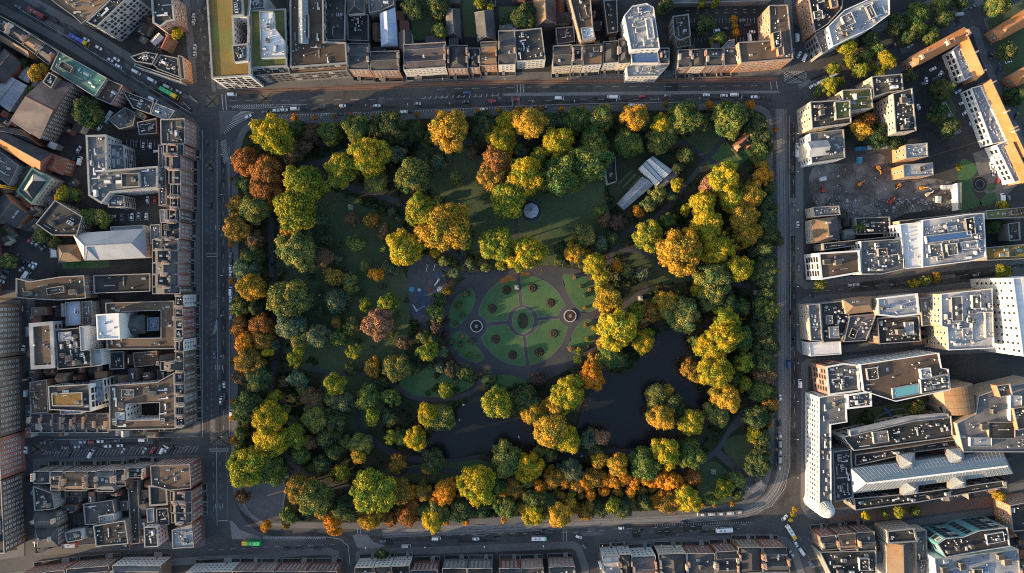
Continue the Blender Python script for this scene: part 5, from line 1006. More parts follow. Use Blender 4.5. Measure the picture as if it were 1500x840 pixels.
# bandstand
c = W(778, 309, 3); bs = tag(empty('bandstand', (c.x, c.y, .15)), 'round bandstand with pale blue grey roof on the lawn', 'bandstand')
b = MB(); b.cyl((0, 0), 4.9, 4.9, 0, .8, 'stone_grey', 8); b.build('base', bs)
b = MB(); n = 8; R = 4.9
for i in range(n):
    a0, a1 = 2 * math.pi * i / n, 2 * math.pi * (i + 1) / n; o_, m_, t_ = R, 2.6, .5
    for r0, z0, r1, z1 in ((o_, 4.0, m_, 4.9), (m_, 4.9, t_, 6.0)):
        b.poly([(r0 * math.cos(a0), r0 * math.sin(a0), z0), (r0 * math.cos(a1), r0 * math.sin(a1), z0), (r1 * math.cos(a1), r1 * math.sin(a1), z1), (r1 * math.cos(a0), r1 * math.sin(a0), z1)], 'bandstand_lead')
rf = b.build('roof', bs)
b = MB()
for i in range(n): a = 2 * math.pi * i / n; b.bar((R * math.cos(a), R * math.sin(a), 4.05), (.5 * math.cos(a), .5 * math.sin(a), 6.1), .14, .14, 'coping')
b.build('roof_rib', rf); b = MB(); b.cyl((0, 0), .55, .1, 6.0, 6.9, 'coping', 8); b.build('finial', rf)
for i in range(n): a = 2 * math.pi * i / n; b = MB(); b.cyl((4.4 * math.cos(a), 4.4 * math.sin(a)), .1, .1, .8, 4.2, 'frame_white', 6); b.build('column', bs)
b = MB(); b.ring((0, 0), 6.6, 7.1, .06, 'paving', 40); b.build('kerb_ring', bs); b = MB(); b.poly([(6.6 * math.cos(t), 6.6 * math.sin(t), .04) for t in np.linspace(0, 6.283, 40, endpoint=False)], 'path'); b.build('path_ring', bs)
# fountains
for x, y, lb in ((698, 478, 'stone fountain basin at the left end of the garden cross path'), (835, 463, 'stone fountain basin at the right end of the garden cross path')):
    c = W(x, y); f = tag(empty('fountain', (c.x, c.y, .28)), lb, 'fountain', 'garden fountains')
    b = MB(); k = 28
    for r0, r1, z0, z1 in ((3.9, 3.9, 0, .55), (3.3, 3.3, .55, .2)):
        i0 = len(b.v)
    b.ring((0, 0), 3.35, 3.95, .55, 'stone_pale', k)
    for r, m in ((3.95, 'stone_pale'), (3.35, 'stone_pale')):
        for i in range(k):
            a0, a1 = 2 * math.pi * i / k, 2 * math.pi * (i + 1) / k; q = [(r * math.cos(a0), r * math.sin(a0)), (r * math.cos(a1), r * math.sin(a1))]
            if r < 3.5: q.reverse()
            b.poly([(*q[0], 0), (*q[1], 0), (*q[1], .55), (*q[0], .55)], m)
    b.build('basin', f)
    b = MB(); b.poly([(3.4 * math.cos(t), 3.4 * math.sin(t), .38) for t in np.linspace(0, 6.283, k, endpoint=False)], 'water' if x < 750 else 'soil'); b.build('water', f)
    b = MB(); b.cyl((0, 0), .35, .25, .3, 1.6, 'stone_grey', 8); b.cyl((0, 0), .3, 1.1, 1.6, 2.0, 'stone_grey', 12); b.cyl((0, 0), .2, .12, 2.0, 2.8, 'stone_grey', 8); b.build('spout', f)
# round flower beds: dark soil disc, ring edging, low plants
BEDS = [(721, 452), (742, 425), (806, 444), (780, 422), (726, 497), (751, 520), (811, 489), (790, 516)]
for i, (x, y) in enumerate(sorted(BEDS)):
    c = W(x, y); o = tag(empty('flower_bed', (c.x, c.y, .3)), f'round dark flower bed, {ordinal(i + 1)} from left of the eight on the garden lawns', 'flower bed', 'round garden beds')
    b = MB(); b.cyl((0, 0), 2.75, 2.2, .01, .35, 'soil', 22); b.build('soil_mound', o); b = MB(); b.ring((0, 0), 2.75, 2.95, .03, 'soil', 26); b.build('edging', o)
    b = MB(); r = random.Random(i)
    for k in range(9): t = k * .698; b.cyl((1.75 * math.cos(t), 1.75 * math.sin(t)), .42, .12, .2, .75, 'grass', 6)
    b.cyl((0, 0), .5, .15, .3, 1.3, 'soil', 7); b.build('bedding_plants', o)
# lodge: red-tiled cottage in the top right park corner
pitched('red tiled park lodge in the top right corner of the park', [(1074, 212), (1092, 195), (1100, 203), (1082, 221)], 4.5, 3.5, 'brick_pink', 'tile_red', HOUSEW, 0, chim=2, name='park_lodge', cat='lodge')
pitched('cross gable wing of the red tiled park lodge', [(1086, 208), (1094, 217), (1102, 209), (1094, 200)], 4.5, 3.2, 'brick_pink', 'tile_red', None, 0, name='lodge_wing', cat='lodge')
# glasshouses and nursery buildings
pitched('left silver glasshouse of the park nursery twin', [(937, 247), (961, 272), (970, 263), (946, 238)], 4, 1.3, 'frame_white', 'plant_white', None, 0, ribs=1.6, name='glasshouse', cat='glasshouse', cap='fan_dark')
pitched('right silver glasshouse of the park nursery twin', [(948, 236), (972, 261), (984, 250), (957, 230)], 4, 1.3, 'frame_white', 'plant_white', None, 0, ribs=1.6, name='glasshouse', cat='glasshouse', cap='fan_dark')
pitched('grey shed on the right of the nursery glasshouses', [(962, 274), (968, 278), (992, 257), (986, 252)], 3.5, 1, 'stone_grey', 'felt_grey', None, 0, name='shed', cat='shed')
pitched('long silver glasshouse at the lower end of the nursery', [(905, 298), (941, 260), (956, 271), (914, 307)], 3.5, 1.2, 'frame_white', 'felt_pale', None, 0, ribs=2.0, name='glasshouse', cat='glasshouse', cap='plant_white')
flat('dark flat roofed depot beside the nursery', [(885, 233), (901, 230), (903, 266), (889, 271)], 4, 'render_white', 'felt_dark', None, 4, kinds=['skylight', 'vent_cowl'], smax=.5, name='depot', cat='building')
for i in range(4):
    a, b_ = (905 + i * 7, 270 + i * 5), (926 + i * 6, 250 + i * 5); b = MB(); v0, v1 = W(*a), W(*b_); strip(b, [v0, v1], 1.6, .75, 'grass'); b.bar((*v0, .45), (*v1, .45), 1.7, .5, 'soil')
    tag(b.build('nursery_bed'), f'narrow dark nursery bed, {ordinal(i + 1)} from left beside the glasshouses', 'plant bed', 'nursery beds')
b = MB()
for q in ([(1062, 209), (1087, 236)], [(1063, 208), (1058, 213)]): strip(b, PX(q), 1.2, 1.28, 'sedum_green'); b.bar((*W(*q[0]), .7), (*W(*q[1]), .7), 1.1, 1.1, 'sedum_green')
tag(b.build('hedge'), 'clipped yellow green hedge beside the park lodge', 'hedge')
# triumphal arch
c = W(1103, 708); ar = tag(empty('memorial_arch', (c.x, c.y, .2), math.radians(35)), 'pale stone memorial arch at the bottom right park corner', 'arch'); ar.scale = (.72, .72, .8)
for s in (-1, 1): b = MB(); b.box((s * 4.4, 0, 4), (3.2, 4.4, 8), 'stone_pale'); b.box((s * 4.4, 0, .4), (3.6, 4.8, .8), 'stone_pale'); b.build('pier', ar)
b = MB(); k = 10
for i in range(k):
    a0, a1 = math.pi * i / k, math.pi * (i + 1) / k
    for y in (-2.2, 2.2):
        q = [(2.8 * math.cos(a0), y, 4.6 + 2.8 * math.sin(a0)), (2.8 * math.cos(a1), y, 4.6 + 2.8 * math.sin(a1)), (2.8 * math.cos(a1), y, 8), (2.8 * math.cos(a0), y, 8)]; b.poly(q if y > 0 else q[::-1], 'stone_pale')
    b.poly([(2.8 * math.cos(a0), -2.2, 4.6 + 2.8 * math.sin(a0)), (2.8 * math.cos(a1), -2.2, 4.6 + 2.8 * math.sin(a1)), (2.8 * math.cos(a1), 2.2, 4.6 + 2.8 * math.sin(a1)), (2.8 * math.cos(a0), 2.2, 4.6 + 2.8 * math.sin(a0))], 'stone_pale')
b.build('vault', ar); b = MB(); b.box((0, 0, 8.3), (12.8, 5.2, .6), 'stone_pale'); b.box((0, 0, 9.1), (11.6, 4.2, 1.0), 'stone_grey'); b.box((0, 0, 9.8), (12, 4.6, .4), 'stone_grey'); b.box((0, 0, 10.05), (10.6, 3.2, .3), 'felt_grey'); b.build('entablature', ar)
# glass shopping-centre roof: long ridge with glazing bars, four cross lanterns
def glazed(root, pts, h, rise, bars, hip=.6, nm='roof_slope', z0=0.0):
    q = [W(x, y, h) for x, y in pts]
    if area(q) < 0: q = [q[1], q[0], q[3], q[2]]
    c = Vector(root.location[:2]); q = [v - c for v in q]; e0, e1 = (q[3] + q[0]) / 2, (q[1] + q[2]) / 2; d = (e1 - e0).normalized(); hf = (q[3] - q[0]).length / 2
    r0, r1 = e0 + d * hf * hip, e1 - d * hf * hip; zt = h + rise
    b = MB()
    for i in range(4): a, e = q[i], q[(i + 1) % 4]; b.poly([(*a, z0), (*e, z0), (*e, h), (*a, h)], 'stone_grey')
    b.build('wall', root)
    for pp in ([(*q[0], h), (*q[1], h), (*r1, zt), (*r0, zt)], [(*q[2], h), (*q[3], h), (*r0, zt), (*r1, zt)], [(*q[1], h), (*q[2], h), (*r1, zt)], [(*q[3], h), (*q[0], h), (*r0, zt)]):
        s = MB(); s.poly(pp, 'glass_pale'); o = s.build(nm, root); A, B, C_, D = Vector(pp[0]), Vector(pp[1]), Vector(pp[2]), Vector(pp[-1]); g_ = MB(); k = max(3, int((B - A).length / bars))
        for i in range(k + 1): t = i / k; g_.bar(A.lerp(B, t), (D.lerp(C_, t) if len(pp) == 4 else D), .2, .2, 'concrete')
        for t in (0, .25, .5, .75): g_.bar(A.lerp(D, t), B.lerp(C_ if len(pp) == 4 else D, t), .16, .16, 'concrete')
        g_.build('glazing_bars', o)
    g_ = MB(); g_.bar((*r0, zt + .2), (*r1, zt + .2), 1.0, .5, 'frame_white'); g_.build('ridge', root)
c = W(1365, 690, 18); gr = tag(empty('glazed_roof', (c.x, c.y, 0)), 'long white framed glass roof of the shopping centre', 'glass roof')
glazed(gr, [(1250, 723), (1484, 694), (1468, 660), (1247, 687)], 17, 7, 2.2, .7)
for i, (x, y) in enumerate(((1329, 677), (1334, 714), (1401, 669), (1404, 705))):
    c = W(x, y, 18); up = y < 695; rt = tag(empty('glass_lantern', (c.x, c.y, 0)), ('upper ' if up else 'lower ') + ('left' if x < 1360 else 'right') + ' white glass lantern on the shopping centre roof', 'glass lantern', 'lanterns of the shopping centre')
    w, l = 11, 11; glazed(rt, [(x - w, y + l + 1), (x - w, y - l + 1), (x + w, y - l - 2), (x + w, y + l - 2)], 19, 3.6, 1.5, .9, z0=15)
flat('dark service roofs above the glass shopping roof', [(1252, 666), (1398, 644), (1400, 654), (1340, 662), (1252, 682)], 14, 'stone_grey', 'felt_dark', None, 14, kinds=WHITE, smax=.7)
# dome
c = W(1210, 747, 20); dm = tag(empty('glass_dome', (c.x, c.y, 0)), 'white lattice glass dome on the shopping centre corner', 'dome')
b = MB(); b.cyl((0, 0), 5.0, 5.0, 0, 20, 'render_white', 20); b.build('drum', dm)
for nm, mt in (('dome_glass', 'glass_pale'), ('dome_rib', 'frame_white')):
    b = MB(); n, m = 20, 5; R = 4.7
    f = lambda i, j: (R * math.cos(2 * math.pi * i / n) * math.cos(math.pi / 2 * j / m), R * math.sin(2 * math.pi * i / n) * math.cos(math.pi / 2 * j / m), 20.1 + 4.6 * math.sin(math.pi / 2 * j / m))
    for i in range(n):
        for j in range(m):
            if mt == 'glass_pale': b.poly([f(i, j), f(i + 1, j), f(i + 1, j + 1), f(i, j + 1)][: 4], mt)
            else: b.bar(f(i, j), f(i, j + 1), .26, .26, mt); b.bar(f(i, j), f(i + 1, j), .22, .22, mt)
    b.build(nm, dm)
# barrel vault
c = W(1414, 588, 22); bv = tag(empty('vaulted_hall', (c.x, c.y, 0), math.radians(8)), 'brown barrel vaulted rotunda roof beside the parking deck', 'building')
b = MB(); n = 14; L0, L1, R = -8, 9, 8.5
for i in range(n):
    a0, a1 = math.pi * i / n, math.pi * (i + 1) / n
    b.poly([(R * math.cos(a0), L0, 16 + 7 * math.sin(a0)), (R * math.cos(a0), L1, 16 + 7 * math.sin(a0)), (R * math.cos(a1), L1, 16 + 7 * math.sin(a1)), (R * math.cos(a1), L0, 16 + 7 * math.sin(a1))][::-1], 'tile_brown')
b.build('vault_roof', bv); b = MB()
b.poly([(R * math.cos(math.pi * i / n), L0, 16 + 7 * math.sin(math.pi * i / n)) for i in range(n + 1)][::1], 'stone'); b.poly([(R * math.cos(math.pi * i / n), L1, 16 + 7 * math.sin(math.pi * i / n)) for i in range(n + 1)][::-1], 'stone'); b.prism([(-R, L0), (R, L0), (R, L1), (-R, L1)], 0, 15.95, 'stone'); b.build('wall', bv)
b = MB(); R2 = R + .3
for y in (-4, 0, 4, 7):
    for i in range(n): a0, a1 = math.pi * i / n, math.pi * (i + 1) / n; b.bar((R2 * math.cos(a0), y, 16 + 7.2 * math.sin(a0)), (R2 * math.cos(a1), y, 16 + 7.2 * math.sin(a1)), .18, .12, 'tile_brown')
b.build('vault_rib', bv)
# construction site ground and machines
sheet('site_ground', [(1190, 245), (1250, 240), (1262, 226), (1295, 228), (1312, 262), (1370, 262), (1398, 272), (1400, 305), (1330, 312), (1290, 330), (1255, 322), (1195, 300)], .17, 'rubble', 3)
r = random.Random(5); rb = MB(); sp = [W(x, y) for x, y in [(1190, 245), (1300, 240), (1310, 265), (1398, 275), (1398, 305), (1300, 315), (1250, 318), (1195, 298)]]
for i in range(1500):
    x, y = r.uniform(1190, 1400), r.uniform(240, 318)
    if y < 292 and r.random() < .88: continue
    v = W(x, y)
    if inside(v, sp): rb.box((v.x, v.y, .3), (r.uniform(.4, 1.9), r.uniform(.3, 1.0), r.uniform(.3, .8)), r.choice(('rubble', 'stone_grey', 'brick_brown', 'concrete', 'steel', 'rubble', 'rubble')), r.uniform(0, 3))
struct(rb.build('demolition_rubble'), 'stuff')
def excavator(x, y, rz, lb, colr='machine_orange'):
    c = W(x, y); o = tag(empty('excavator', (c.x, c.y, .17), rz), lb, 'excavator', 'machines on the construction site')
    o.scale = (.72, .72, .72)
    for s in (-1, 1): b = MB(); b.box((0, s * 1.1, .45), (3.8, .6, .9), 'rubber'); b.cyl((1.9, s * 1.1), .45, .45, 0, .9, 'rubber', 10); b.cyl((-1.9, s * 1.1), .45, .45, 0, .9, 'rubber', 10); b.build('track', o)
    b = MB(); b.prism([(-2, -1.3), (1.0, -1.3), (1.3, -.9), (1.3, 1.3), (-1.6, 1.3), (-2, .9)], 1.0, 2.2, colr); b.build('body', o)
    b = MB(); b.prism([(-.1, .3), (1.3, .3), (1.3, 1.2), (-.1, 1.2)], 2.2, 3.1, 'glass', colr); b.build('cab', o)
    b = MB(); b.bar((1.2, -.3, 1.8), (3.8, -.3, 4.2), .55, .7, colr); b.bar((3.8, -.3, 4.2), (5.6, -.3, 2.2), .45, .5, colr); b.build('boom', o)
    b = MB(); b.prism([(5.2, -.9), (6.2, -.7), (6.2, .1), (5.2, .3)], 1.2, 2.2, 'steel'); b.build('bucket', o)
excavator(1285, 247, -1.2, 'orange excavator in the dug pit of the construction site'); excavator(1258, 270, .8, 'orange excavator on the open middle of the construction site'); excavator(1315, 273, -2.4, 'orange excavator left of centre near the pale blue offices'); excavator(1349, 276, .2, 'orange long reach excavator below the pale blue offices'); excavator(1357, 285, .6, 'pale excavator reaching right beside the orange long reach one', 'render_cream')
excavator(1204, 279, 2, 'red mini excavator at the left of the construction site', 'red_machine'); excavator(1303, 296, 1, 'red machine among the rubble of the construction site', 'red_machine')
def container(x, y, rz, L, m, lb):
    c = W(x, y); o = tag(empty('site_cabin', (c.x, c.y, .15), rz), lb, 'cabin', 'site cabins'); b = MB(); b.box((0, 0, 1.3), (L, 2.5, 2.6), m); b.build('body', o)
    b = MB()
    for i in range(int(L / .8)): b.box((-L / 2 + .5 + i * .8, 0, 2.65), (.3, 2.4, .08), m)
    b.build('roof_rib', o); b = MB(); b.box((L * .2, -1.27, 1.1), (.9, .06, 2), 'frame_dark'); b.build('door', o)
container(1258, 219, .05, 6, 'container_blue', 'blue site cabin, leftmost above the construction site'); container(1274, 217, .05, 5, 'container_white', 'white site cabin between the blue cabin and the long cabin'); container(1292, 216, .05, 8, 'felt_pale', 'long pale site cabin at the right end of the cabin row'); container(1257, 236, 1.5, 4, 'container_blue', 'small blue cabin standing alone under the cabin row')
container(1386, 275, .05, 8, 'container_white', 'big white site office with dark roof window near the garden wall'); container(1372, 293, 1.5, 4, 'container_white', 'small white cabin in the rubble near the garden wall'); container(1204, 263, .2, 3.5, 'container_white', 'tiny white cabin at the left of the construction site')
# tower crane at the left edge
c = W(32, 279); cr = tag(empty('tower_crane', (c.x, c.y, 0)), 'yellow tower crane with long lattice jib at the left edge', 'crane')
b = MB(); hz = 34
for sx in (-.7, .7):
    for sy in (-.7, .7): b.box((sx, sy, hz / 2), (.18, .18, hz), 'crane_yellow')
for k in range(16): z = k * hz / 16; b.bar((-.7, -.7, z), (.7, .7, z + 2.1), .1, .1, 'crane_yellow'); b.bar((.7, -.7, z), (-.7, .7, z + 2.1), .1, .1, 'crane_yellow')
b.build('mast', cr)
dv = (W(-20, 228) - W(32, 279)).normalized(); nn = Vector((-dv.y, dv.x)); b = MB(); Lj = 30
for s in (-.6, .6): p0 = nn * s - dv * 2; p1 = nn * s + dv * Lj; b.bar((*p0, hz), (*p1, hz), .28, .28, 'crane_yellow')
b.bar((*(-dv * 2), hz + 1.2), (*(dv * Lj), hz + 1.0), .28, .28, 'crane_yellow')
for k in range(24):
    t = -2 + k * (Lj + 2) / 24; p = dv * t; q = dv * (t + 1.3); s = -.6 if k % 2 else .6; b.bar((*(p + nn * s), hz), (*(q - nn * s), hz), .16, .16, 'crane_yellow'); b.bar((*(p + nn * s), hz), (*q, hz + 1.1), .14, .14, 'crane_yellow')
b.build('jib', cr); b = MB(); b.box((0, 0, hz + 1), (2, 2, 2), 'frame_white'); b.build('cab', cr); b = MB(); b.box((*(-dv * 3.2), hz - .4), (1.6, 1.6, 1.6), 'concrete'); b.build('counterweight', cr)
# courtyard gardens and lawns in the city
sheet('court_lawn', [(1404, 240), (1420, 236), (1432, 248), (1424, 262), (1424, 278), (1432, 292), (1438, 300), (1420, 306), (1405, 308)], .16, 'lawn', 3)
sheet('court_lawn', [(1437, 292), (1456, 281), (1459, 296), (1438, 302)], .16, 'lawn', 3); sheet('court_lawn', [(1449, 270), (1457, 269), (1458, 277), (1446, 280)], .16, 'lawn', 3)
sheet('court_paving', [(1425, 225), (1460, 212), (1490, 270), (1462, 300), (1440, 280)], .15, 'paving', 0)
c = W(1435, 270); po = tag(empty('sunken_pool', (c.x, c.y, .16)), 'dark round sunken pool in the court lawn', 'pool'); b = MB(); b.poly([(4.6 * math.cos(t), 4.6 * math.sin(t), .05) for t in np.linspace(0, 6.283, 30, endpoint=False)], 'water'); b.build('water', po); b = MB(); b.ring((0, 0), 4.5, 5.3, .12, 'brick_brown', 30); b.ring((0, 0), 2.6, 2.9, .1, 'stone_grey', 24); b.build('rim', po)
sheet('back_garden', [(600, 0), (640, 0), (650, 55), (605, 60)], .16, 'grass', 0); sheet('back_garden', [(676, 0), (694, 0), (697, 55), (680, 55)], .16, 'grass', 0); sheet('back_garden', [(730, 10), (776, 10), (780, 40), (732, 42)], .16, 'grass', 0)
sheet('court_garden', [(1245, 602), (1310, 592), (1365, 588), (1368, 604), (1320, 612), (1246, 630)], .16, 'grass', 0); sheet('strip_garden', [(90, 382), (160, 381), (160, 392), (92, 394)], .16, 'lawn', 0); sheet('strip_garden', [(-10, 326), (20, 334), (30, 350), (-10, 352)], .16, 'grass', 0)
sheet('villa_garden', [(1444, 30), (1520, -10), (1520, 240), (1478, 130)], .16, 'grass', 0); sheet('car_court_garden', [(1360, 130), (1385, 125), (1400, 160), (1400, 200), (1380, 205)], .16, 'grass', 0)
b = MB(); pts = PX(smooth([(1246, 626), (1270, 620), (1300, 603), (1322, 599), (1328, 605), (1322, 612)], 6)); strip(b, pts, .9, .2, 'paving_pale'); struct(b.build('court_path'))
c0, c1 = W(1293, 597), W(1305, 612); b = MB(); b.bar((*c0, 2.2), (*c1, 2.2), 1.0, .3, 'bus_blue'); 
for v in (c0, c1): b.box((v.x, v.y, 1.1), (.2, .2, 2.2), 'steel')
tag(b.build('canopy'), 'thin blue canopy bridge over the court garden', 'canopy')
# playground equipment
def swing(x, y, rz, lb):
    c = W(x, y); o = tag(empty('swing_frame', (c.x, c.y, .3), rz), lb, 'swing', 'playground equipment'); b = MB()
    for s in (-2, 2):
        for t in (-1, 1): b.bar((s, t, 0), (s, 0, 2.4), .12, .12, 'frame_white')
    b.bar((-2.1, 0, 2.4), (2.1, 0, 2.4), .2, .2, 'frame_white'); b.build('frame', o)
    for s in (-.8, .8): b = MB(); b.bar((s, 0, 2.4), (s, .1, .6), .05, .05, 'steel'); b.box((s, .1, .55), (.5, .25, .06), 'rubber'); b.build('seat', o)
def slide(x, y, rz, lb):
    c = W(x, y); o = tag(empty('slide', (c.x, c.y, .3), rz), lb, 'slide', 'playground equipment'); b = MB(); b.bar((-3, 0, .3), (1, 0, 2.2), .8, .12, 'plant_white'); b.build('chute', o); b = MB(); b.box((1.6, 0, 2.1), (1.4, 1.4, .15), 'plant_grey')
    for s in (-.6, .6):
        for t in (-.6, .6): b.box((1.6 + s, t, 1.0), (.12, .12, 2), 'steel')
    b.build('platform', o); b = MB(); b.bar((2.3, 0, 2.1), (3.4, 0, 0), .7, .1, 'steel'); b.build('ladder', o)
swing(626, 393, 1.4, 'white swing frame, left one at the top of the playground'); swing(637, 392, 1.3, 'white swing frame, right one at the top of the playground'); slide(641, 413, .9, 'white slide at the right of the playground'); slide(609, 452, -.9, 'white slide at the bottom of the playground'); swing(618, 451, .5, 'small white frame beside the lower playground slide')
# statues and small monuments
for x, y, lb in ((514, 304, 'grey stone monument at the top of the left meadow'), (420, 696, 'grey monument block beside the corner plaza'), (1107, 429, 'white square monument in the right belt'), (1045, 691, 'pale round statue on the bottom right lawn'), (938, 437, 'grey statue on the plaza left of the golden tree'), (757, 421, 'grey statue at the head of the garden path')):
    c = W(x, y); o = tag(empty('monument', (c.x, c.y, .2)), lb, 'monument'); b = MB(); b.box((0, 0, .3), (3, 3, .6), 'stone_pale'); b.box((0, 0, 1.2), (1.8, 1.8, 1.4), 'stone_pale'); b.build('plinth', o); b = MB(); b.cyl((0, 0), .5, .35, 1.9, 3.2, 'stone_grey', 8); b.cyl((0, 0), .4, .25, 3.2, 3.9, 'stone_grey', 8); b.build('figure', o)
# street lamps
LP = [(x, 167 - (x - 400) * .02, 0) for x in range(420, 1100, 60)] + [(x, 117, 1) for x in range(380, 1100, 90)] + [(337.5, y, 2) for y in range(230, 640, 58)] + [(1156, y, 3) for y in range(200, 700, 55)] + [(x, 800 - (x - 600) * .01, 1) for x in range(540, 1130, 85)]
lb_ = {0: 'park side of the top road', 1: 'building side pavement', 2: 'park side of the left road', 3: 'kerb of the right road'}
m_ = MB(); m_.cyl((0, 0), .1, .07, 0, 8, 'steel', 6); POST = m_.mesh('post'); m_ = MB(); m_.bar((0, 0, 7.9), (1.8, 0, 8.2), .1, .1, 'steel'); ARM = m_.mesh('arm'); m_ = MB(); m_.box((2.1, 0, 8.2), (.9, .35, .18), 'lamp_lens'); LH = m_.mesh('lamp_head')
cnt = {}
for x, y, s in LP:
    v = W(x, y); key = (s, y > 420 if s == 1 else 0); cnt[key] = cnt.get(key, 0) + 1
    side = 'top' if s in (2, 3) else 'left'; nm = lb_[s] if s != 1 else ('pavement along the bottom houses' if y > 420 else 'pavement along the top terrace')
    o = tag(empty('street_lamp', (v.x, v.y, .1), {0: math.pi / 2, 1: -math.pi / 2 if y < 420 else math.pi / 2, 2: math.pi, 3: 0}[s]), f'grey street lamp, {ordinal(cnt[key])} from {side} on the {nm}', 'street lamp', 'street lamps')
    put('post', POST, o); put('arm', ARM, o); put('lamp_head', LH, o)

# ------------------------------------------------------------------ small outbuildings that crowd the yards behind the streets
YARDS = [('the top left yards', [(-5, 60), (60, 95), (190, 125), (240, 180), (236, 205), (120, 200), (100, 250), (-5, 230)], -29), ('the top middle yards', [(420, -5), (905, -5), (905, 62), (800, 66), (420, 66)], 2), ('the yards behind the left terrace', [(40, 440), (258, 436), (260, 640), (44, 640)], 2),
 ('the lower left block yards', [(52, 700), (250, 696), (252, 800), (54, 806)], 3), ('the right upper yards', [(1190, 300), (1310, 318), (1312, 350), (1192, 372)], 4), ('the right middle block', [(1186, 440), (1480, 420), (1480, 505), (1188, 505)], 5), ('the shopping centre yards', [(1222, 620), (1400, 600), (1480, 660), (1470, 720), (1224, 745)], 8), ('the bottom right yards', [(1230, 786), (1500, 748), (1500, 845), (1240, 845)], 8), ('the top left corner yards', [(170, 60), (262, 84), (266, 40), (190, 20)], -25), ('the far left yards', [(-5, 256), (126, 200), (126, 300), (20, 400), (-5, 330)], 35), ('the bottom middle yards', [(880, 815), (1150, 805), (1160, 845), (890, 848)], 1)]
KEEP = [[(180, 200), (233, 200), (233, 246), (180, 246)], [(160, 284), (234, 284), (234, 330), (160, 330)], [(36, 345), (70, 345), (66, 400), (20, 415), (-6, 400)], [(600, 0), (650, 0), (652, 60), (600, 62)], [(674, 0), (697, 0), (697, 60), (678, 60)], [(728, 8), (780, 8), (782, 42), (728, 44)], [(1240, 598), (1372, 584), (1372, 606), (1244, 634)], [(95, 205), (125, 205), (125, 260), (90, 260)], [(150, 160), (166, 160), (166, 195), (140, 195)]]
KW = [[W(*p) for p in k] for k in KEEP]; rr = random.Random(77); ang_of = {}
FB = [(min(v.x for v in f), min(v.y for v in f), max(v.x for v in f), max(v.y for v in f), f) for f in FOOT]
def clash(q):
    x0, y0, x1, y1 = min(v.x for v in q), min(v.y for v in q), max(v.x for v in q), max(v.y for v in q); m = .6
    for bx0, by0, bx1, by1, f in FB:
        if x1 < bx0 - m or x0 > bx1 + m or y1 < by0 - m or y0 > by1 + m: continue
        pts = q + [(q[0] + q[1]) / 2, (q[1] + q[2]) / 2, (q[2] + q[3]) / 2, (q[3] + q[0]) / 2, centroid(q)]
        if any(inside(v, f) for v in pts) or any(inside(v, q) for v in f): return True
    return False
OUTB = []
for zone_, poly, deg in YARDS:
    pw = [W(*p) for p in poly]; xs = [v.x for v in pw]; ys = [v.y for v in pw]; want = int(abs(area(pw)) / 130); got = 0; th = math.radians(deg)
    for _ in range(1500):
        if got >= want: break
        x, y = rr.uniform(min(xs), max(xs)), rr.uniform(min(ys), max(ys)); w, d = rr.uniform(3.2, 10), rr.uniform(3, 7); t = th + rr.choice((0, math.pi / 2)); ca, sa = math.cos(t), math.sin(t)
        q = [Vector((x + u * w / 2 * ca - v * d / 2 * sa, y + u * w / 2 * sa + v * d / 2 * ca)) for u, v in ((-1, -1), (1, -1), (1, 1), (-1, 1))]
        if not all(inside(v, pw) for v in q) or any(inside(v, k) for v in q + [Vector((x, y))] for k in KW) or clash(q): continue
        got += 1; FB.append((min(v.x for v in q), min(v.y for v in q), max(v.x for v in q), max(v.y for v in q), q)); OUTB.append((zone_, x, y, w, d, t))
zc_ = {}
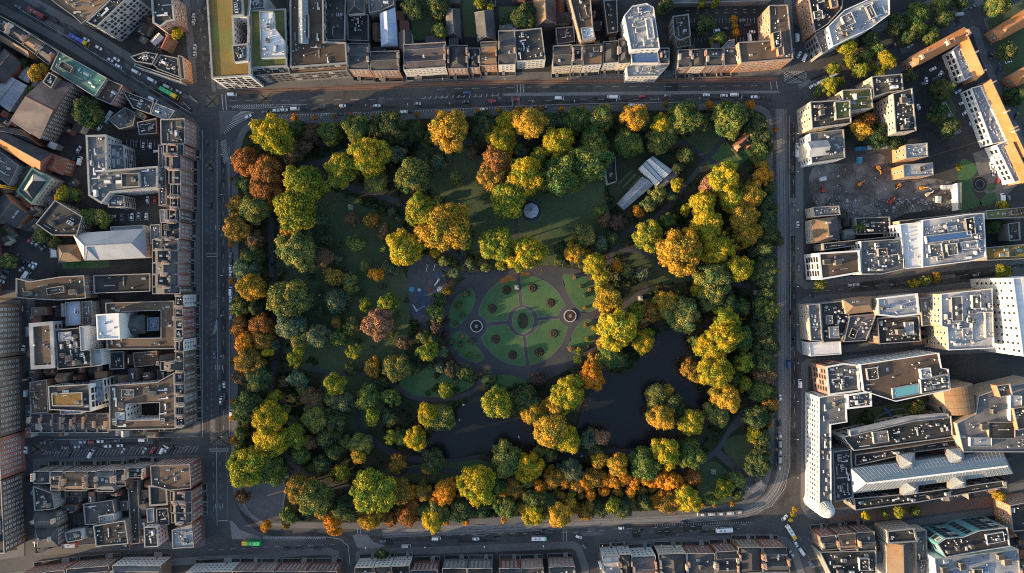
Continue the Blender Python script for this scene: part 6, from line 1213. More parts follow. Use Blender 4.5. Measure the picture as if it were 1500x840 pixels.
for zone_, x, y, w, d, t in sorted(OUTB):
    kind = rr.choice(('flat', 'flat', 'gable', 'lean', 'gable')); rf = rr.choice(('felt_dark', 'slate', 'slate', 'felt_grey', 'tile_brown', 'felt_dark', 'felt_brown', 'felt_pale', 'tile_red')); wl2 = rr.choice(('brick_brown', 'stone_grey', 'brick_red', 'render_cream', 'brick_brown', 'render_white')); h = rr.uniform(3, 8.5)
    zc_[zone_] = zc_.get(zone_, 0) + 1; tone = {'felt_dark': 'black felt', 'slate': 'slate', 'felt_grey': 'grey felt', 'tile_brown': 'brown tiled', 'felt_brown': 'brown felt', 'felt_pale': 'pale metal', 'tile_red': 'red tiled'}[rf]
    o = tag(empty('outbuilding', (x, y, .12), t), f'{tone} roofed outbuilding, {ordinal(zc_[zone_])} from left in {zone_}', 'outbuilding', 'outbuildings in the yards'); q = [(-w / 2, -d / 2), (w / 2, -d / 2), (w / 2, d / 2), (-w / 2, d / 2)]; b = MB()
    e = .25; r2 = rr.uniform(1.0, 2.2)
    if kind == 'gable':
        for i in range(4):
            a, c = q[i], q[(i + 1) % 4]; m = ((a[0] + c[0]) / 2, 0, h + r2)
            b.poly([(*a, -.2), (*c, -.2), (*c, h)] + ([m] if i in (1, 3) else []) + [(*a, h)], wl2)
        b.build('wall', o); X, Y = w / 2 + e, d / 2 + e
        for s_ in (-1, 1): sl = MB(); pp = [(-X, -Y, h - .2), (X, -Y, h - .2), (X, 0, h + r2 + .1), (-X, 0, h + r2 + .1)] if s_ < 0 else [(X, Y, h - .2), (-X, Y, h - .2), (-X, 0, h + r2 + .1), (X, 0, h + r2 + .1)]; sl.poly(pp, rf); sl.build('roof_slope', o)
        if rr.random() < .5: put('chimney', CHIM[0], o, (w / 2 - .6, 0, h), math.pi / 2, (1.8, 1.6, 3.2))
    elif kind == 'lean':
        b.prism(q, -.2, h, wl2); b.build('wall', o); sl = MB(); X, Y = w / 2 + e, d / 2 + e; sl.poly([(-X, -Y, h + .1), (X, -Y, h + .1), (X, Y, h + r2), (-X, Y, h + r2)], rf); sl.poly([(X, Y, h), (-X, Y, h), (-X, Y, h + r2), (X, Y, h + r2)], wl2); sl.build('roof_slope', o)
    else:
        b.prism(q, -.2, h, wl2, rf); b.build('wall', o); c = MB(); i1 = [(u * .93, v * .9) for u, v in q]
        for i in range(4): j = (i + 1) % 4; c.poly([(*q[i], h + .3), (*q[j], h + .3), (*i1[j], h + .3), (*i1[i], h + .3)], 'coping_dark'); c.poly([(*q[i], h), (*q[j], h), (*q[j], h + .3), (*q[i], h + .3)], 'coping_dark')
        c.build('parapet_coping', o); k_ = rr.choice(('skylight', 'vent_cowl', 'condenser', 'duct')); sz_ = PLANT_SIZE[k_]; put(k_, PLANT[k_], o, (rr.uniform(-.2, .2) * w, rr.uniform(-.15, .15) * d, h), 0, (sz_[0] * .5, sz_[1] * .6, sz_[2] * .8))
# ------------------------------------------------------------------ trees
def ico(sub=1):
    bm = bmesh.new(); bmesh.ops.create_icosphere(bm, subdivisions=sub, radius=1); v = np.array([x.co[:] for x in bm.verts]); f = np.array([[x.index for x in q.verts] for q in bm.faces]); bm.free(); return v, f
ICO_V, ICO_F = ico(1)
def crown_mesh(name, seed, leaves=5200, leaf=.05, nl=46, flat_=.8, form='broad'):
    """unit crown: many leaf clumps spread over an uneven dome, each clump a lumpy ball of small leaf faces; tone.r = clump number, tone.g = leaf number"""
    R = np.random.RandomState(seed); C = []; rad = []
    ph = R.rand(4) * 6.28
    tries = 0
    if form == 'broad':      # a closed top: some clumps always sit over the middle
        for k in range(6):
            q = ph[3] + k * 1.26; d = .30 if k < 5 else 0.0; C.append(np.array([d * math.cos(q), d * math.sin(q), (.62 + .12 * R.rand()) * flat_])); rad.append(.2 + .06 * R.rand())
    while len(C) < nl and tries < 4000:
        tries += 1
        u = R.normal(size=3); u /= np.linalg.norm(u)
        if u[2] < -.35: continue
        if form == 'cone':
            z = R.rand() ** 1.3; a = R.rand() * 6.28; rr = (1 - z) * .85 * (.75 + .3 * R.rand()); c = np.array([rr * math.cos(a), rr * math.sin(a), z * 2.0 - .4]); r = .16 + .18 * (1 - z)
        else:
            a = math.atan2(u[1], u[0]); k = 1 + .10 * math.sin(2 * a + ph[0]) + .09 * math.sin(3 * a + ph[1]) + .07 * math.sin(5 * a + ph[2]); d = .50 + .30 * R.rand()
            if R.rand() < .15: d *= .5
            r = (.16 + .13 * R.rand()) if nl > 55 else (.19 + .15 * R.rand()); d += .06 * (nl > 55); c = u * d * k; c[2] *= flat_
        if any(np.linalg.norm(c - q) < .55 * min(r, s) for q, s in zip(C, rad)): continue
        C.append(c); rad.append(r)
    C = np.array(C); rad = np.array(rad); n = len(C); tone = R.rand(n)
    # leaf positions
    w = rad ** 2; idx = R.choice(n, size=leaves * 3, p=w / w.sum()); u = R.normal(size=(len(idx), 3)); u /= np.linalg.norm(u, axis=1)[:, None]
    lump = 1 + .10 * np.sin(u[:, 0] * 7 + idx) + .10 * np.sin(u[:, 1] * 8 + 2 * idx) + .08 * np.sin(u[:, 2] * 9 + 3 * idx)
    p = C[idx] + u * (rad[idx] * lump * R.uniform(.82, 1.16, len(idx)))[:, None]
    keep = np.ones(len(p), bool)
    for j in range(n):
        keep &= ~((np.linalg.norm(p - C[j], axis=1) < rad[j] * .84) & (idx != j))
    keep &= (p[:, 2] > -.55) | (form == 'cone')
    p, u, idx = p[keep][:leaves], u[keep][:leaves], idx[keep][:leaves]; m = len(p)
    nrm = u * .85 + R.normal(size=(m, 3)) * .32 + np.array([0, 0, .12]); nrm /= np.linalg.norm(nrm, axis=1)[:, None]
    t = np.cross(nrm, R.normal(size=(m, 3))); t /= np.linalg.norm(t, axis=1)[:, None]; b = np.cross(nrm, t)
    s = leaf * R.uniform(.6, 1.35, m)[:, None]
    quad = np.stack([p - t * s - b * s * .55, p + t * s * .15 - b * s * .8, p + t * s + b * s * .5, p - t * s * .2 + b * s * .85], 1).reshape(-1, 3)
    qf = np.arange(m * 4).reshape(m, 4)
    # inner clump bodies keep the light from leaking through
    cv, cf, ct = [], [], []
    for j in range(n):
        cv.append(C[j] + ICO_V * rad[j] * .70); cf.append(ICO_F + j * len(ICO_V)); ct += [tone[j]] * len(ICO_F)
    cv = np.concatenate(cv); cf = np.concatenate(cf) + m * 4
    verts = np.concatenate([quad, cv]); me = bpy.data.meshes.new(name)
    nf = m + len(cf); me.vertices.add(len(verts)); me.vertices.foreach_set('co', verts.astype(np.float32).ravel())
    loops = np.concatenate([qf.ravel(), cf.ravel()]); me.loops.add(len(loops)); me.loops.foreach_set('vertex_index', loops.astype(np.int32))
    ls = np.concatenate([np.arange(m) * 4, m * 4 + np.arange(len(cf)) * 3]); lt = np.concatenate([np.full(m, 4), np.full(len(cf), 3)])
    me.polygons.add(nf); me.polygons.foreach_set('loop_start', ls.astype(np.int32)); me.polygons.foreach_set('loop_total', lt.astype(np.int32)); me.update(calc_edges=True)
    at = me.attributes.new('tone', 'FLOAT_COLOR', 'FACE'); colr = np.ones((nf, 4), np.float32)
    colr[:m, 0] = (tone[idx] + R.normal(size=m) * .07) % 1.0; colr[:m, 1] = R.rand(m); colr[m:, 0] = ct; colr[m:, 1] = .35
    at.data.foreach_set('color', colr.ravel()); me.materials.append(MAT['foliage']); return me
BIG = [crown_mesh('crown', 10 + i, 12000, .034, 84 + 8 * (i % 3), .85) for i in range(7)]
MED = [crown_mesh('crown', 40 + i, 4600, .052, 40 + 4 * (i % 3), .85) for i in range(6)]
SML = [crown_mesh('crown', 70 + i, 1500, .085, 22, .9) for i in range(4)]
CONE = [crown_mesh('crown', 90 + i, 3600, .05, 60, 1, 'cone') for i in range(2)]
def trunk_mesh(seed, limbs=6):
    r = random.Random(seed); b = MB(); n = 8
    b.cyl((0, 0), .05, .034, 0, .75, 'bark', n)
    for i in range(limbs):
        a = i * 2.4 + r.random(); z = .5 + .05 * i; q = (.45 * math.cos(a), .45 * math.sin(a), z + .38); m = (.18 * math.cos(a), .18 * math.sin(a), z + .2)
        b.bar((0, 0, z), m, .03, .03, 'bark'); b.bar(m, q, .02, .02, 'bark')
    return b.mesh('trunk')
TRUNK = [trunk_mesh(i) for i in range(3)]
PAL = {'Y': ((.35, .245, .022), .60, 'golden yellow'), 'K': ((.225, .195, .024), .54, 'yellow green'), 'YO': ((.38, .215, .030), .70, 'orange gold'), 'O': ((.41, .17, .022), .82, 'bright orange'), 'OR': ((.26, .11, .034), .85, 'rust red'), 'OB': ((.26, .145, .030), .68, 'bronze'),
       'B': ((.135, .085, .045), .8, 'brown'), 'RB': ((.24, .13, .075), .9, 'pale russet'), 'G': ((.12, .135, .034), .55, 'mid green'), 'D': ((.080, .088, .032), .52, 'dark green'), 'L': ((.17, .158, .042), .55, 'olive green'), 'S': ((.115, .125, .062), .58, 'grey green'), 'P': ((.08, .052, .044), .9, 'dark purple')}
# (x, y, radius, colour) in photograph pixels at crown height
TREES = '''398,195,26,Y 432,190,14,D 455,196,13,B 463,205,9,P 484,195,17,G 522,187,20,G 570,185,23,D 545,192,15,D 657,189,26,YO 610,192,15,D 630,202,13,D 708,185,20,D 742,179,15,Y 776,178,22,YO 735,205,19,Y 803,185,17,D 822,180,14,D 846,176,18,G 882,172,18,L 863,187,13,D 817,211,22,Y 870,206,20,G
931,171,18,YO 946,180,10,S 914,176,12,D 921,209,20,G 970,182,15,Y 1002,170,23,G 975,196,17,L 1070,172,24,G 1030,178,14,D 1108,182,15,D 1121,200,12,D 1124,215,10,D 425,222,17,B 444,215,13,B 357,236,18,OR 388,250,21,OR 387,279,20,OR 360,270,14,D 445,268,27,K 431,305,29,K 500,246,23,K 538,228,26,Y 550,265,17,L 577,226,14,S 603,258,24,L
372,305,20,L 346,300,13,OB 344,335,17,OB 347,318,13,OB 372,353,14,B 370,377,16,D 360,397,18,S 367,421,19,YO 467,322,9,S 424,338,13,OB 448,342,9,S 433,367,26,L 477,350,10,D 496,357,5,D 521,356,13,G 515,321,11,B 543,324,11,OB 563,338,11,B 562,363,7,G 472,379,15,B 494,379,8,S 535,389,9,L 551,402,10,O 570,393,12,S 487,406,14,OB 512,414,13,L 592,363,24,Y
640,238,14,S 622,236,11,S 657,228,10,S 668,260,11,L 694,225,8,B 728,236,22,OR 722,261,21,OB 738,214,15,Y 770,258,25,Y 745,291,25,K 760,222,14,D 791,230,14,K 820,256,27,G 865,236,27,G 801,270,14,G 842,266,15,G 616,308,22,K 651,331,33,YO 677,346,18,L 730,358,24,K 771,371,24,Y 735,389,8,K 690,389,9,S 710,389,9,L 637,368,8,Y 651,383,8,L 667,400,9,S 820,363,10,D 823,383,10,D 855,345,17,L 841,370,14,YO 870,386,15,Y 879,358,12,S 881,408,13,Y 886,322,10,B 880,309,10,G
965,207,17,L 1006,226,12,D 992,271,10,Y 962,286,14,L 949,301,12,L 934,310,8,O 982,287,10,D 905,326,12,P 898,350,10,D 951,345,20,K 979,325,13,G 1004,307,8,Y 1063,262,22,Y 1043,270,15,RB 1031,298,18,Y 1074,292,18,Y 1102,286,18,YO 1090,316,20,YO 1096,342,17,YO 1036,331,22,Y 1051,366,21,Y 998,367,29,YO 1085,393,18,Y 1046,401,22,L 1115,225,14,G 1117,241,9,YO 1118,258,14,O 1122,320,18,D 1127,345,16,D 1118,366,17,D 1122,388,17,D 1126,410,15,D 1112,402,14,G 1124,432,13,D 1140,352,10,B 943,401,12,S 918,396,10,L 904,391,8,O 994,246,8,D
350,450,14,L 376,451,14,D 420,439,28,L 425,476,21,S 462,491,17,S 440,496,15,L 437,515,10,K 430,528,11,K 350,481,14,OR 382,476,16,OR 383,497,15,OB 357,502,14,O 391,516,8,Y 400,505,11,S 362,530,19,OB 352,554,13,B 378,556,18,D 363,598,21,D 402,581,10,K 411,586,9,B 392,613,22,Y 411,604,13,L 435,556,14,S 443,571,9,L 458,586,16,B 415,560,8,B 491,564,15,K 486,584,14,L 501,591,16,S 460,613,19,L 430,627,15,D 490,616,17,D 491,440,17,S 467,457,8,D 492,472,8,OB 514,478,13,L 495,496,13,G 534,446,9,K 512,424,9,L 568,444,14,K 554,475,21,RB 590,503,9,B 518,515,11,K 513,541,10,D 545,538,13,OB 580,539,19,L 538,583,17,G 572,583,14,G 545,611,12,K 560,559,10,D 570,613,13,D
652,427,7,YO 643,441,11,D 637,459,13,G 620,495,10,L 635,497,11,D 625,517,14,K 640,480,10,P 648,515,8,S 605,541,10,D 653,574,11,K 660,541,11,B 682,546,12,D 691,554,9,D 645,539,8,S 628,611,16,Y 646,613,19,L 722,556,7,D 727,592,21,K 746,591,16,L 771,586,19,D 780,607,17,YO 790,556,11,P 833,578,23,Y 813,596,16,YO 867,553,17,O 873,530,13,OB 848,526,8,G 895,521,17,G 885,501,10,YO 808,631,23,YO 892,441,18,YO 880,425,9,Y 905,482,26,Y 932,460,13,K 944,501,16,Y 910,527,13,D 955,456,13,OB 977,443,16,YO 1000,461,24,L 1022,424,10,Y 1046,431,21,L 1066,447,17,D 1086,451,13,G 1065,470,18,Y 1061,496,23,Y 1039,509,18,Y 1085,497,18,G 1020,501,10,G 1090,531,14,K 1050,545,22,Y 1011,541,14,OB 1018,553,9,YO 1092,564,10,K 1078,556,11,G 1065,583,19,YO 1052,606,17,L 963,580,16,L 978,572,9,YO 985,590,13,L 970,612,17,YO 1014,621,17,Y 995,602,12,D 953,606,9,G
1125,456,17,G 1119,481,18,D 1124,506,17,D 1120,531,18,D 1121,551,15,B 1115,573,16,G 1128,574,11,D 1127,592,13,OB 1108,612,17,D 1126,610,11,D 352,635,10,G 395,646,24,Y 350,656,10,L 430,640,17,K 362,686,27,K 391,686,23,G 355,728,11,B 452,649,11,RB 440,666,14,G 470,681,14,D 480,641,17,D 490,661,15,D 508,650,12,L 527,652,16,L 525,668,12,YO 500,693,12,K 440,718,21,OB 460,731,23,L 422,756,12,G 473,751,12,OB 487,771,13,O 506,746,19,D 545,723,29,K 541,762,15,YO 582,680,13,OB 585,721,17,OB 596,756,15,OR 572,762,10,OR 572,641,10,K 587,641,13,G 608,643,15,Y 635,677,16,D 625,688,8,YO 620,721,14,OB 652,721,16,O 605,741,12,OR 699,712,26,Y 722,716,17,G 640,750,17,L 632,765,15,Y 620,746,11,G 675,749,17,D 706,746,13,D 742,675,22,L 775,685,19,Y 771,702,13,G 750,714,15,OB 741,743,16,G 780,734,15,L 783,755,15,Y 801,736,15,D 831,646,18,Y 805,665,11,L 790,661,10,L 810,701,15,OB 836,691,17,S 845,711,13,OB 870,701,15,OB 888,704,9,O 820,726,9,OB 836,725,7,Y 851,725,7,OB 866,726,8,O 820,756,17,YO 843,746,8,OB 858,753,11,OB 880,746,13,D 899,741,12,K 860,646,14,S 880,641,13,RB 878,676,12,YO 870,657,12,D 905,681,15,YO 945,681,21,G 976,665,20,Y 1010,666,21,G 915,701,11,O 945,698,13,O 968,701,13,O 986,706,13,O 1015,701,13,OR 940,719,8,OB 955,717,7,OB 980,719,8,O 980,736,17,OB 1006,734,19,Y 912,746,15,D 945,737,13,D 1060,718,14,K 1080,704,12,L 1046,731,8,G 1065,701,7,D 1082,723,9,D 1112,681,17,D 1105,636,11,Y 1117,641,13,D 1125,664,7,B 1115,661,13,D 1124,298,14,D 1126,275,11,D 1108,205,12,D 1095,170,12,D 735,722,9,O 765,722,9,OB 790,712,10,O 826,706,10,O 858,708,10,O 900,706,10,O 930,706,10,O 957,706,9,O 1000,712,9,O 672,735,10,OB 600,722,10,O 640,735,9,O 905,722,8,OB 925,722,8,O 765,745,9,YO 835,738,9,YO 865,740,9,OB 925,735,9,OB 960,735,9,O 885,720,8,O'''
STREET = '''431,172,6 460,172,4 490,170,4 547,169,4 580,166,3 611,168,5 641,166,5 672,166,4 700,163,5 731,162,5 760,160,6 792,159,5 823,159,5 853,158,4 915,155,4 945,155,4 975,153,5 1039,153,7 1100,153,7 1136,190,4 338,357,5 339,412,5 340,531,5 341,588,5 340,613,5 342,645,6 340,705,4 389,771,8 418,771,6 653,765,6 682,765,6 738,762,5 944,746,4 1029,740,4 1047,741,4 1073,739,4 1136,305,5 1136,396,6 1135,437,5 1135,421,4 1127,621,6 338,262,4'''
CITY = '''54,106,13,YO,behind the copper roofed block 46,135,9,G,beside the large white shed 127,165,20,D,in the court below the copper roof 259,49,8,Y,beside the brick office at the top left 91,286,11,K,above the brown stepped block 108,284,11,G,above the brown stepped block, right one 130,317,13,G,left of the grey modern block car park 148,320,13,L,right of its neighbour by the grey modern block 60,345,12,L,above the parked cars at the left 80,355,10,D,beside the pyramid roofed hall 10,382,11,L,at the left edge of the car yard 645,46,12,G,in the garden behind the top terrace 644,20,8,G,above the garden pergola 640,5,16,D,at the top edge behind the terrace 718,11,6,Y,behind the grey gabled hall 703,2,9,K,at the top edge behind the gabled hall 768,25,18,D,in the walled garden behind the black roof 605,10,16,D,at the top edge left of the gardens 745,28,10,D,at the left of the walled garden 975,8,12,D,beside the white modern block 1028,5,7,K,left of two at the top of the car park 1047,4,7,K,right of two at the top of the car park 1033,35,14,D,in the middle of the car park 1053,56,11,G,at the lower end of the car park 1076,28,6,O,topmost of three in the car park 1077,39,5,O,middle of three in the car park 1079,48,6,O,lowest of three in the car park 1241,68,13,Y,at the boulevard near the white office 1222,100,9,K,left end of the boulevard row 1246,90,10,K,in the boulevard row beside the van 1267,82,11,L,in the middle of the boulevard row 1262,103,11,K,nearest the tan offices on the boulevard 1300,88,13,Y,at the right of the sunny boulevard trees 1279,97,7,K,small one in the boulevard row 1216,126,12,K,at the lower left end of the boulevard 1231,118,7,Y,small one near the left end of the boulevard 1202,133,9,G,at the road corner below the boulevard 1275,55,14,D,under the white plant office 1285,72,12,G,between sunny and shaded boulevard trees 1313,35,14,D,right of the white plant office 1345,20,15,G,in the shaded stretch of the boulevard 1345,42,14,G,in the shaded boulevard, lower one 1365,52,12,G,above the orange tiled wing 1385,25,13,D,left of the pale blue van 1330,54,11,D,in the shaded boulevard near the parked cars 1380,3,14,L,at the top edge of the boulevard 1465,5,16,G,at the top right edge of the boulevard 1410,-2,12,D,at the top edge left of the villas 1290,108,8,K,hugging the tan stone office 1270,178,14,OR,in the shade between the tan offices 1263,190,14,YO,below the rust tree of the tan offices 1285,198,16,D,in the court of the tan offices 1310,205,14,D,at the lower right of the tan offices 1335,110,9,D,at the corner of the orange tiled wing 1385,130,14,D,in the parking court garden 1375,165,14,D,in the parking court beside the white store 1395,185,13,D,below the white store 1478,75,14,D,in the villa garden 1490,140,13,D,in the lower villa garden 1405,245,5,K,at the top of the court lawn 1470,303,9,K,at the right edge above the sedum strips 1340,415,7,Y,left of three on the cross street 1357,411,8,L,middle of three on the cross street 1371,407,8,OB,right of three on the cross street 1472,399,11,K,at the right end of the cross street 1202,418,9,L,at the left end of the cross street 1456,330,12,D,beside the big white plant roof 1260,333,9,G,in the dark roofs below the rubble 1345,600,12,L,in the court garden 1272,612,10,D,at the left of the court garden 1269,757,7,Y,left of four on the shopping street 1296,754,7,L,second of four on the shopping street 1318,751,8,K,third of four on the shopping street 1341,749,8,G,right of four on the shopping street 1466,727,8,YO,at the right end of the shopping street 1164,747,4,YO,topmost small one at the bottom right crossing 1162,754,4,K,middle small one at the bottom right crossing 1159,761,4,K,lowest small one at the bottom right crossing 560,812,8,D,on the pavement by the bottom side street 33,92,8,D,in the left row by the white shed 22,128,6,OB,beside the pale shed'''
def plant_tree(x, y, rpx, colr, label, kind, group, seed, small=False):
    r = random.Random(seed); R = rpx * S * (1.03 if not small else 1.0)
    if small: th = 2.4; fl = 1.0
    else: th = 1.6 + R * .45 + r.uniform(-.4, .8) + (2.6 if colr in ('Y', 'YO', 'K', 'O') and rpx > 7 else -.8 if R > 4 else 0); fl = r.uniform(1.0, 1.25)
    zc = th + R * .5 * fl; v = W(x, y, zc + R * .35); o = tag(empty(kind, (v.x, v.y, .12)), label, 'tree', group)
    c1, al, _ = PAL[colr]; j = r.uniform(.95, 1.28); hsh = r.uniform(-.07, .07)
    conif = colr in ('S', 'D') and r.random() < .12 and 9 <= rpx <= 18
    me = r.choice(CONE) if conif else r.choice(BIG if rpx >= 15 else MED if rpx >= 8 else SML)
    c = put('crown', me, o, (0, 0, zc), r.uniform(0, 6.28), (R * 1.04, R * 1.04, R * fl * .95)); c.color = (c1[0] * j * (1 + hsh), c1[1] * j, c1[2] * j, al)
    t = put('trunk', r.choice(TRUNK), o, (0, 0, 0), r.uniform(0, 6), (max(R * .9, 2), max(R * .9, 2), zc + R * .1)); return v
def zone(x, y):
    if y < 200: return 'along the top road'
    if x < 410: return 'in the left road belt'
    if x > 1098: return 'in the right road belt'
    if y > 695: return 'in the bottom road belt'
    if x < 600: return 'on the left meadow' if y < 545 else 'in the lower left wood'
    if x < 900: return 'around the bandstand lawn' if y < 400 else ('around the flower garden' if y < 545 else 'by the left lake')
    return 'right of the bandstand lawn' if y < 400 else 'by the right lake'
TL = [(float(a), float(b), float(c), d) for a, b, c, d in (t.split(',') for t in TREES.split())]
cls = {}
for i, t in enumerate(TL):
    sz = 'large' if t[2] >= 20 else 'medium' if t[2] >= 12 else 'small'; cls.setdefault((zone(t[0], t[1]), PAL[t[3]][2], sz), []).append(i)
LBL = {}
for (z, cn, sz), ids in cls.items():
    ids.sort(key=lambda i: TL[i][0])
    for k, i in enumerate(ids): LBL[i] = f'{sz} {cn} park tree {z}' if len(ids) == 1 else f'{ordinal(k + 1)} from left of {len(ids)} {sz} {cn} trees {z}'
for i, t in enumerate(TL):
    plant_tree(*t, LBL[i], 'park_tree', 'trees in the park', 1000 + i)
SL = [tuple(float(q) for q in t.split(',')) for t in STREET.split()]; ns = {}
for i, t in enumerate(sorted(SL, key=lambda t: (t[0] + t[1] * .01))):
    z = 'on the top pavement of the park' if t[1] < 195 else 'on the left pavement of the park' if t[0] < 350 else 'on the right tram pavement' if t[0] > 1120 else 'on the bottom pavement of the park'
    ns[z] = ns.get(z, 0) + 1; plant_tree(*t, 'O' if i % 3 else 'OB', f'little orange street tree {z}, {ordinal(ns[z])} from left', 'street_tree', 'small street trees round the park', 2000 + i, True)
import re
for i, m in enumerate(re.findall(r'(-?\d+),(-?\d+),(\d+),([A-Z]+),(.*?)(?=\s-?\d+,-?\d+,\d+,[A-Z]|$)', CITY)):
    plant_tree(float(m[0]), float(m[1]), float(m[2]), m[3], f'{PAL[m[3]][2]} tree {m[4].strip()}', 'city_tree', 'trees among the buildings', 3000 + i)
# undergrowth: low leafy ground cover under and between the trees (one uncountable mass)
def undergrowth():
    R = np.random.RandomState(3); polyp = [(v.x, v.y) for v in inset(pk, 5.5)]
    lawn = [[W(*p) for p in q] for q in ([(412, 300), (470, 272), (590, 325), (600, 520), (500, 545), (410, 500)], [(600, 235), (640, 212), (800, 240), (885, 245), (895, 350), (850, 390), (760, 395), (700, 385)], LAKE, [(650, 400), (690, 385), (890, 390), (895, 500), (800, 565), (650, 560), (590, 600), (580, 560)], [(595, 395), (640, 370), (660, 415), (630, 475), (597, 470)], [(1010, 690), (1060, 635), (1125, 640), (1120, 735), (1030, 738)], [(1010, 180), (1105, 195), (1095, 260), (1010, 270)], [(880, 225), (990, 228), (995, 280), (905, 312)], [(350, 705), (425, 690), (435, 772), (345, 765)], [(915, 365), (1020, 390), (1020, 415), (920, 405)], [(550, 680), (740, 665), (745, 705), (560, 710)], [(465, 555), (565, 545), (560, 625), (500, 645)])]
    pp = [(PX(smooth(p, 4)), w * S / 2 + .8) for p, w in PATHS]; V_, F_, T_ = [], [], []; n = 0; cnt = 0
    while cnt < 2600 and n < 20000:
        n += 1; x, y = R.uniform(pk[0][0] - 400, pk[0][0] + 400), R.uniform(-160, 160)
        x = R.uniform(-182, 170)
        if not inside((x, y), polyp) or any(inside((x, y), q) for q in lawn): continue
        bad = False
        for pts, w in pp:
            if any((v.x - x) ** 2 + (v.y - y) ** 2 < (w + 1.5) ** 2 for v in pts): bad = True; break
        if bad: continue
        cnt += 1; rr = R.uniform(.8, 2.2); k = int(26 * rr); u = R.normal(size=(k, 3)); u /= np.linalg.norm(u, axis=1)[:, None]; u[:, 2] = abs(u[:, 2]); p = u * rr * R.uniform(.7, 1.1, (k, 1)) * np.array([1, 1, .9]) + np.array([x, y, .15])
        nr = u + R.normal(size=(k, 3)) * .4; nr /= np.linalg.norm(nr, axis=1)[:, None]; t = np.cross(nr, R.normal(size=(k, 3))); t /= np.linalg.norm(t, axis=1)[:, None]; b = np.cross(nr, t); s = R.uniform(.25, .5, (k, 1))
        V_.append(np.stack([p - t * s - b * s * .6, p + t * s - b * s * .6, p + t * s + b * s * .6, p - t * s + b * s * .6], 1).reshape(-1, 3)); T_ += [(R.rand(), R.rand(), 0, 1)] * k
    V_ = np.concatenate(V_); m = len(V_) // 4; me = bpy.data.meshes.new('undergrowth'); me.from_pydata(V_.tolist(), [], np.arange(m * 4).reshape(m, 4).tolist())
    at = me.attributes.new('tone', 'FLOAT_COLOR', 'FACE'); T_ = np.array(T_, np.float32); T_[:, 1] = R.rand(m); at.data.foreach_set('color', T_.ravel()); me.materials.append(MAT['foliage'])
    o = put('undergrowth', me); o.color = (.055, .07, .02, .45); struct(o, 'stuff'); o['label'] = 'low leafy undergrowth beneath the park trees'
undergrowth()
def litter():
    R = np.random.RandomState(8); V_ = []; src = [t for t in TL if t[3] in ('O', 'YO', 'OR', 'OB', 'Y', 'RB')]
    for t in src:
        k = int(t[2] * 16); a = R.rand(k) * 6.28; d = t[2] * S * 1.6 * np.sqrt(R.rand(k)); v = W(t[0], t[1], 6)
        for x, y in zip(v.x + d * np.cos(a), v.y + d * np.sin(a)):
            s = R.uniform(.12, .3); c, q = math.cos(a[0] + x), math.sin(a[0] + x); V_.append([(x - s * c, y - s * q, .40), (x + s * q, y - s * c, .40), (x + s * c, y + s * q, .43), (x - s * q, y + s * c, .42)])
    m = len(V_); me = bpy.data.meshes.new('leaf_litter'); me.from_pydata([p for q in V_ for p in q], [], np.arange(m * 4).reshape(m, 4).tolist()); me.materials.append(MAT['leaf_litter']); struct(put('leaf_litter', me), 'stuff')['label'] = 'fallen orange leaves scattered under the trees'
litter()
# pampas tufts and shrubs on the side lawns of the garden
TUFT = '''842,406,4,RB 850,420,4,L 864,424,4,RB 868,407,4,OB 875,418,4,RB 857,432,4,S 857,451,3,O 858,476,4,RB 871,481,5,Y 860,497,4,Y 836,511,5,RB 861,508,3,RB 848,513,5,Y 683,430,7,S 672,447,7,L 678,463,5,S 668,474,4,S 662,500,5,S 675,504,5,S 690,500,5,S 688,520,4,L 700,522,3,L 670,515,3,S 677,493,3,O 575,311,8,S 586,322,9,S 560,308,7,D 541,300,6,D 645,295,8,D 896,331,8,P 405,356,7,G 415,345,9,G 412,400,7,S 426,419,8,S 722,556,6,S 655,470,5,P 652,490,6,P 660,525,6,P 665,385,6,L 700,395,5,RB 690,380,6,S 545,510,3,S 700,378,6,L 712,381,6,RB 680,372,7,S 725,392,5,S 845,352,7,L 862,366,7,YO 850,388,6,S 888,395,7,L 905,405,7,S 660,362,6,L 530,296,5,D 552,303,6,D 600,345,6,D 596,440,4,D 585,300,5,S 480,330,5,S 505,395,5,S 455,405,6,S 530,430,5,D 575,490,5,L 505,455,6,G 560,420,5,S 470,430,6,S 525,500,5,D 600,480,4,S 585,460,4,L 632,535,7,S 615,530,6,D 668,556,6,S 640,550,5,D 710,545,6,S'''
TF = sorted((t.split(',') for t in TUFT.split()), key=lambda q: (q[3], float(q[0]))); tn = {}
for i, t in enumerate(TF):
    x, y, rp, cc = t; tn[cc] = tn.get(cc, 0) + 1; x, y, rp = float(x), float(y), float(rp); v = W(x, y, 1); r = random.Random(i + 50); R_ = rp * S
    o = tag(empty('shrub', (v.x, v.y, .28)), f'{PAL[cc][2]} low shrub, {ordinal(tn[cc])} from left of that colour in the park', 'shrub', 'shrubs of the garden lawns')
    c = put('foliage', r.choice(SML), o, (0, 0, R_ * .5), r.uniform(0, 6), (R_, R_, R_ * .8)); c1, al, _ = PAL[cc]; c.color = (*c1, al)
    put('stem', TRUNK[0], o, (0, 0, 0), 0, (R_ * .8, R_ * .8, R_ * .6))
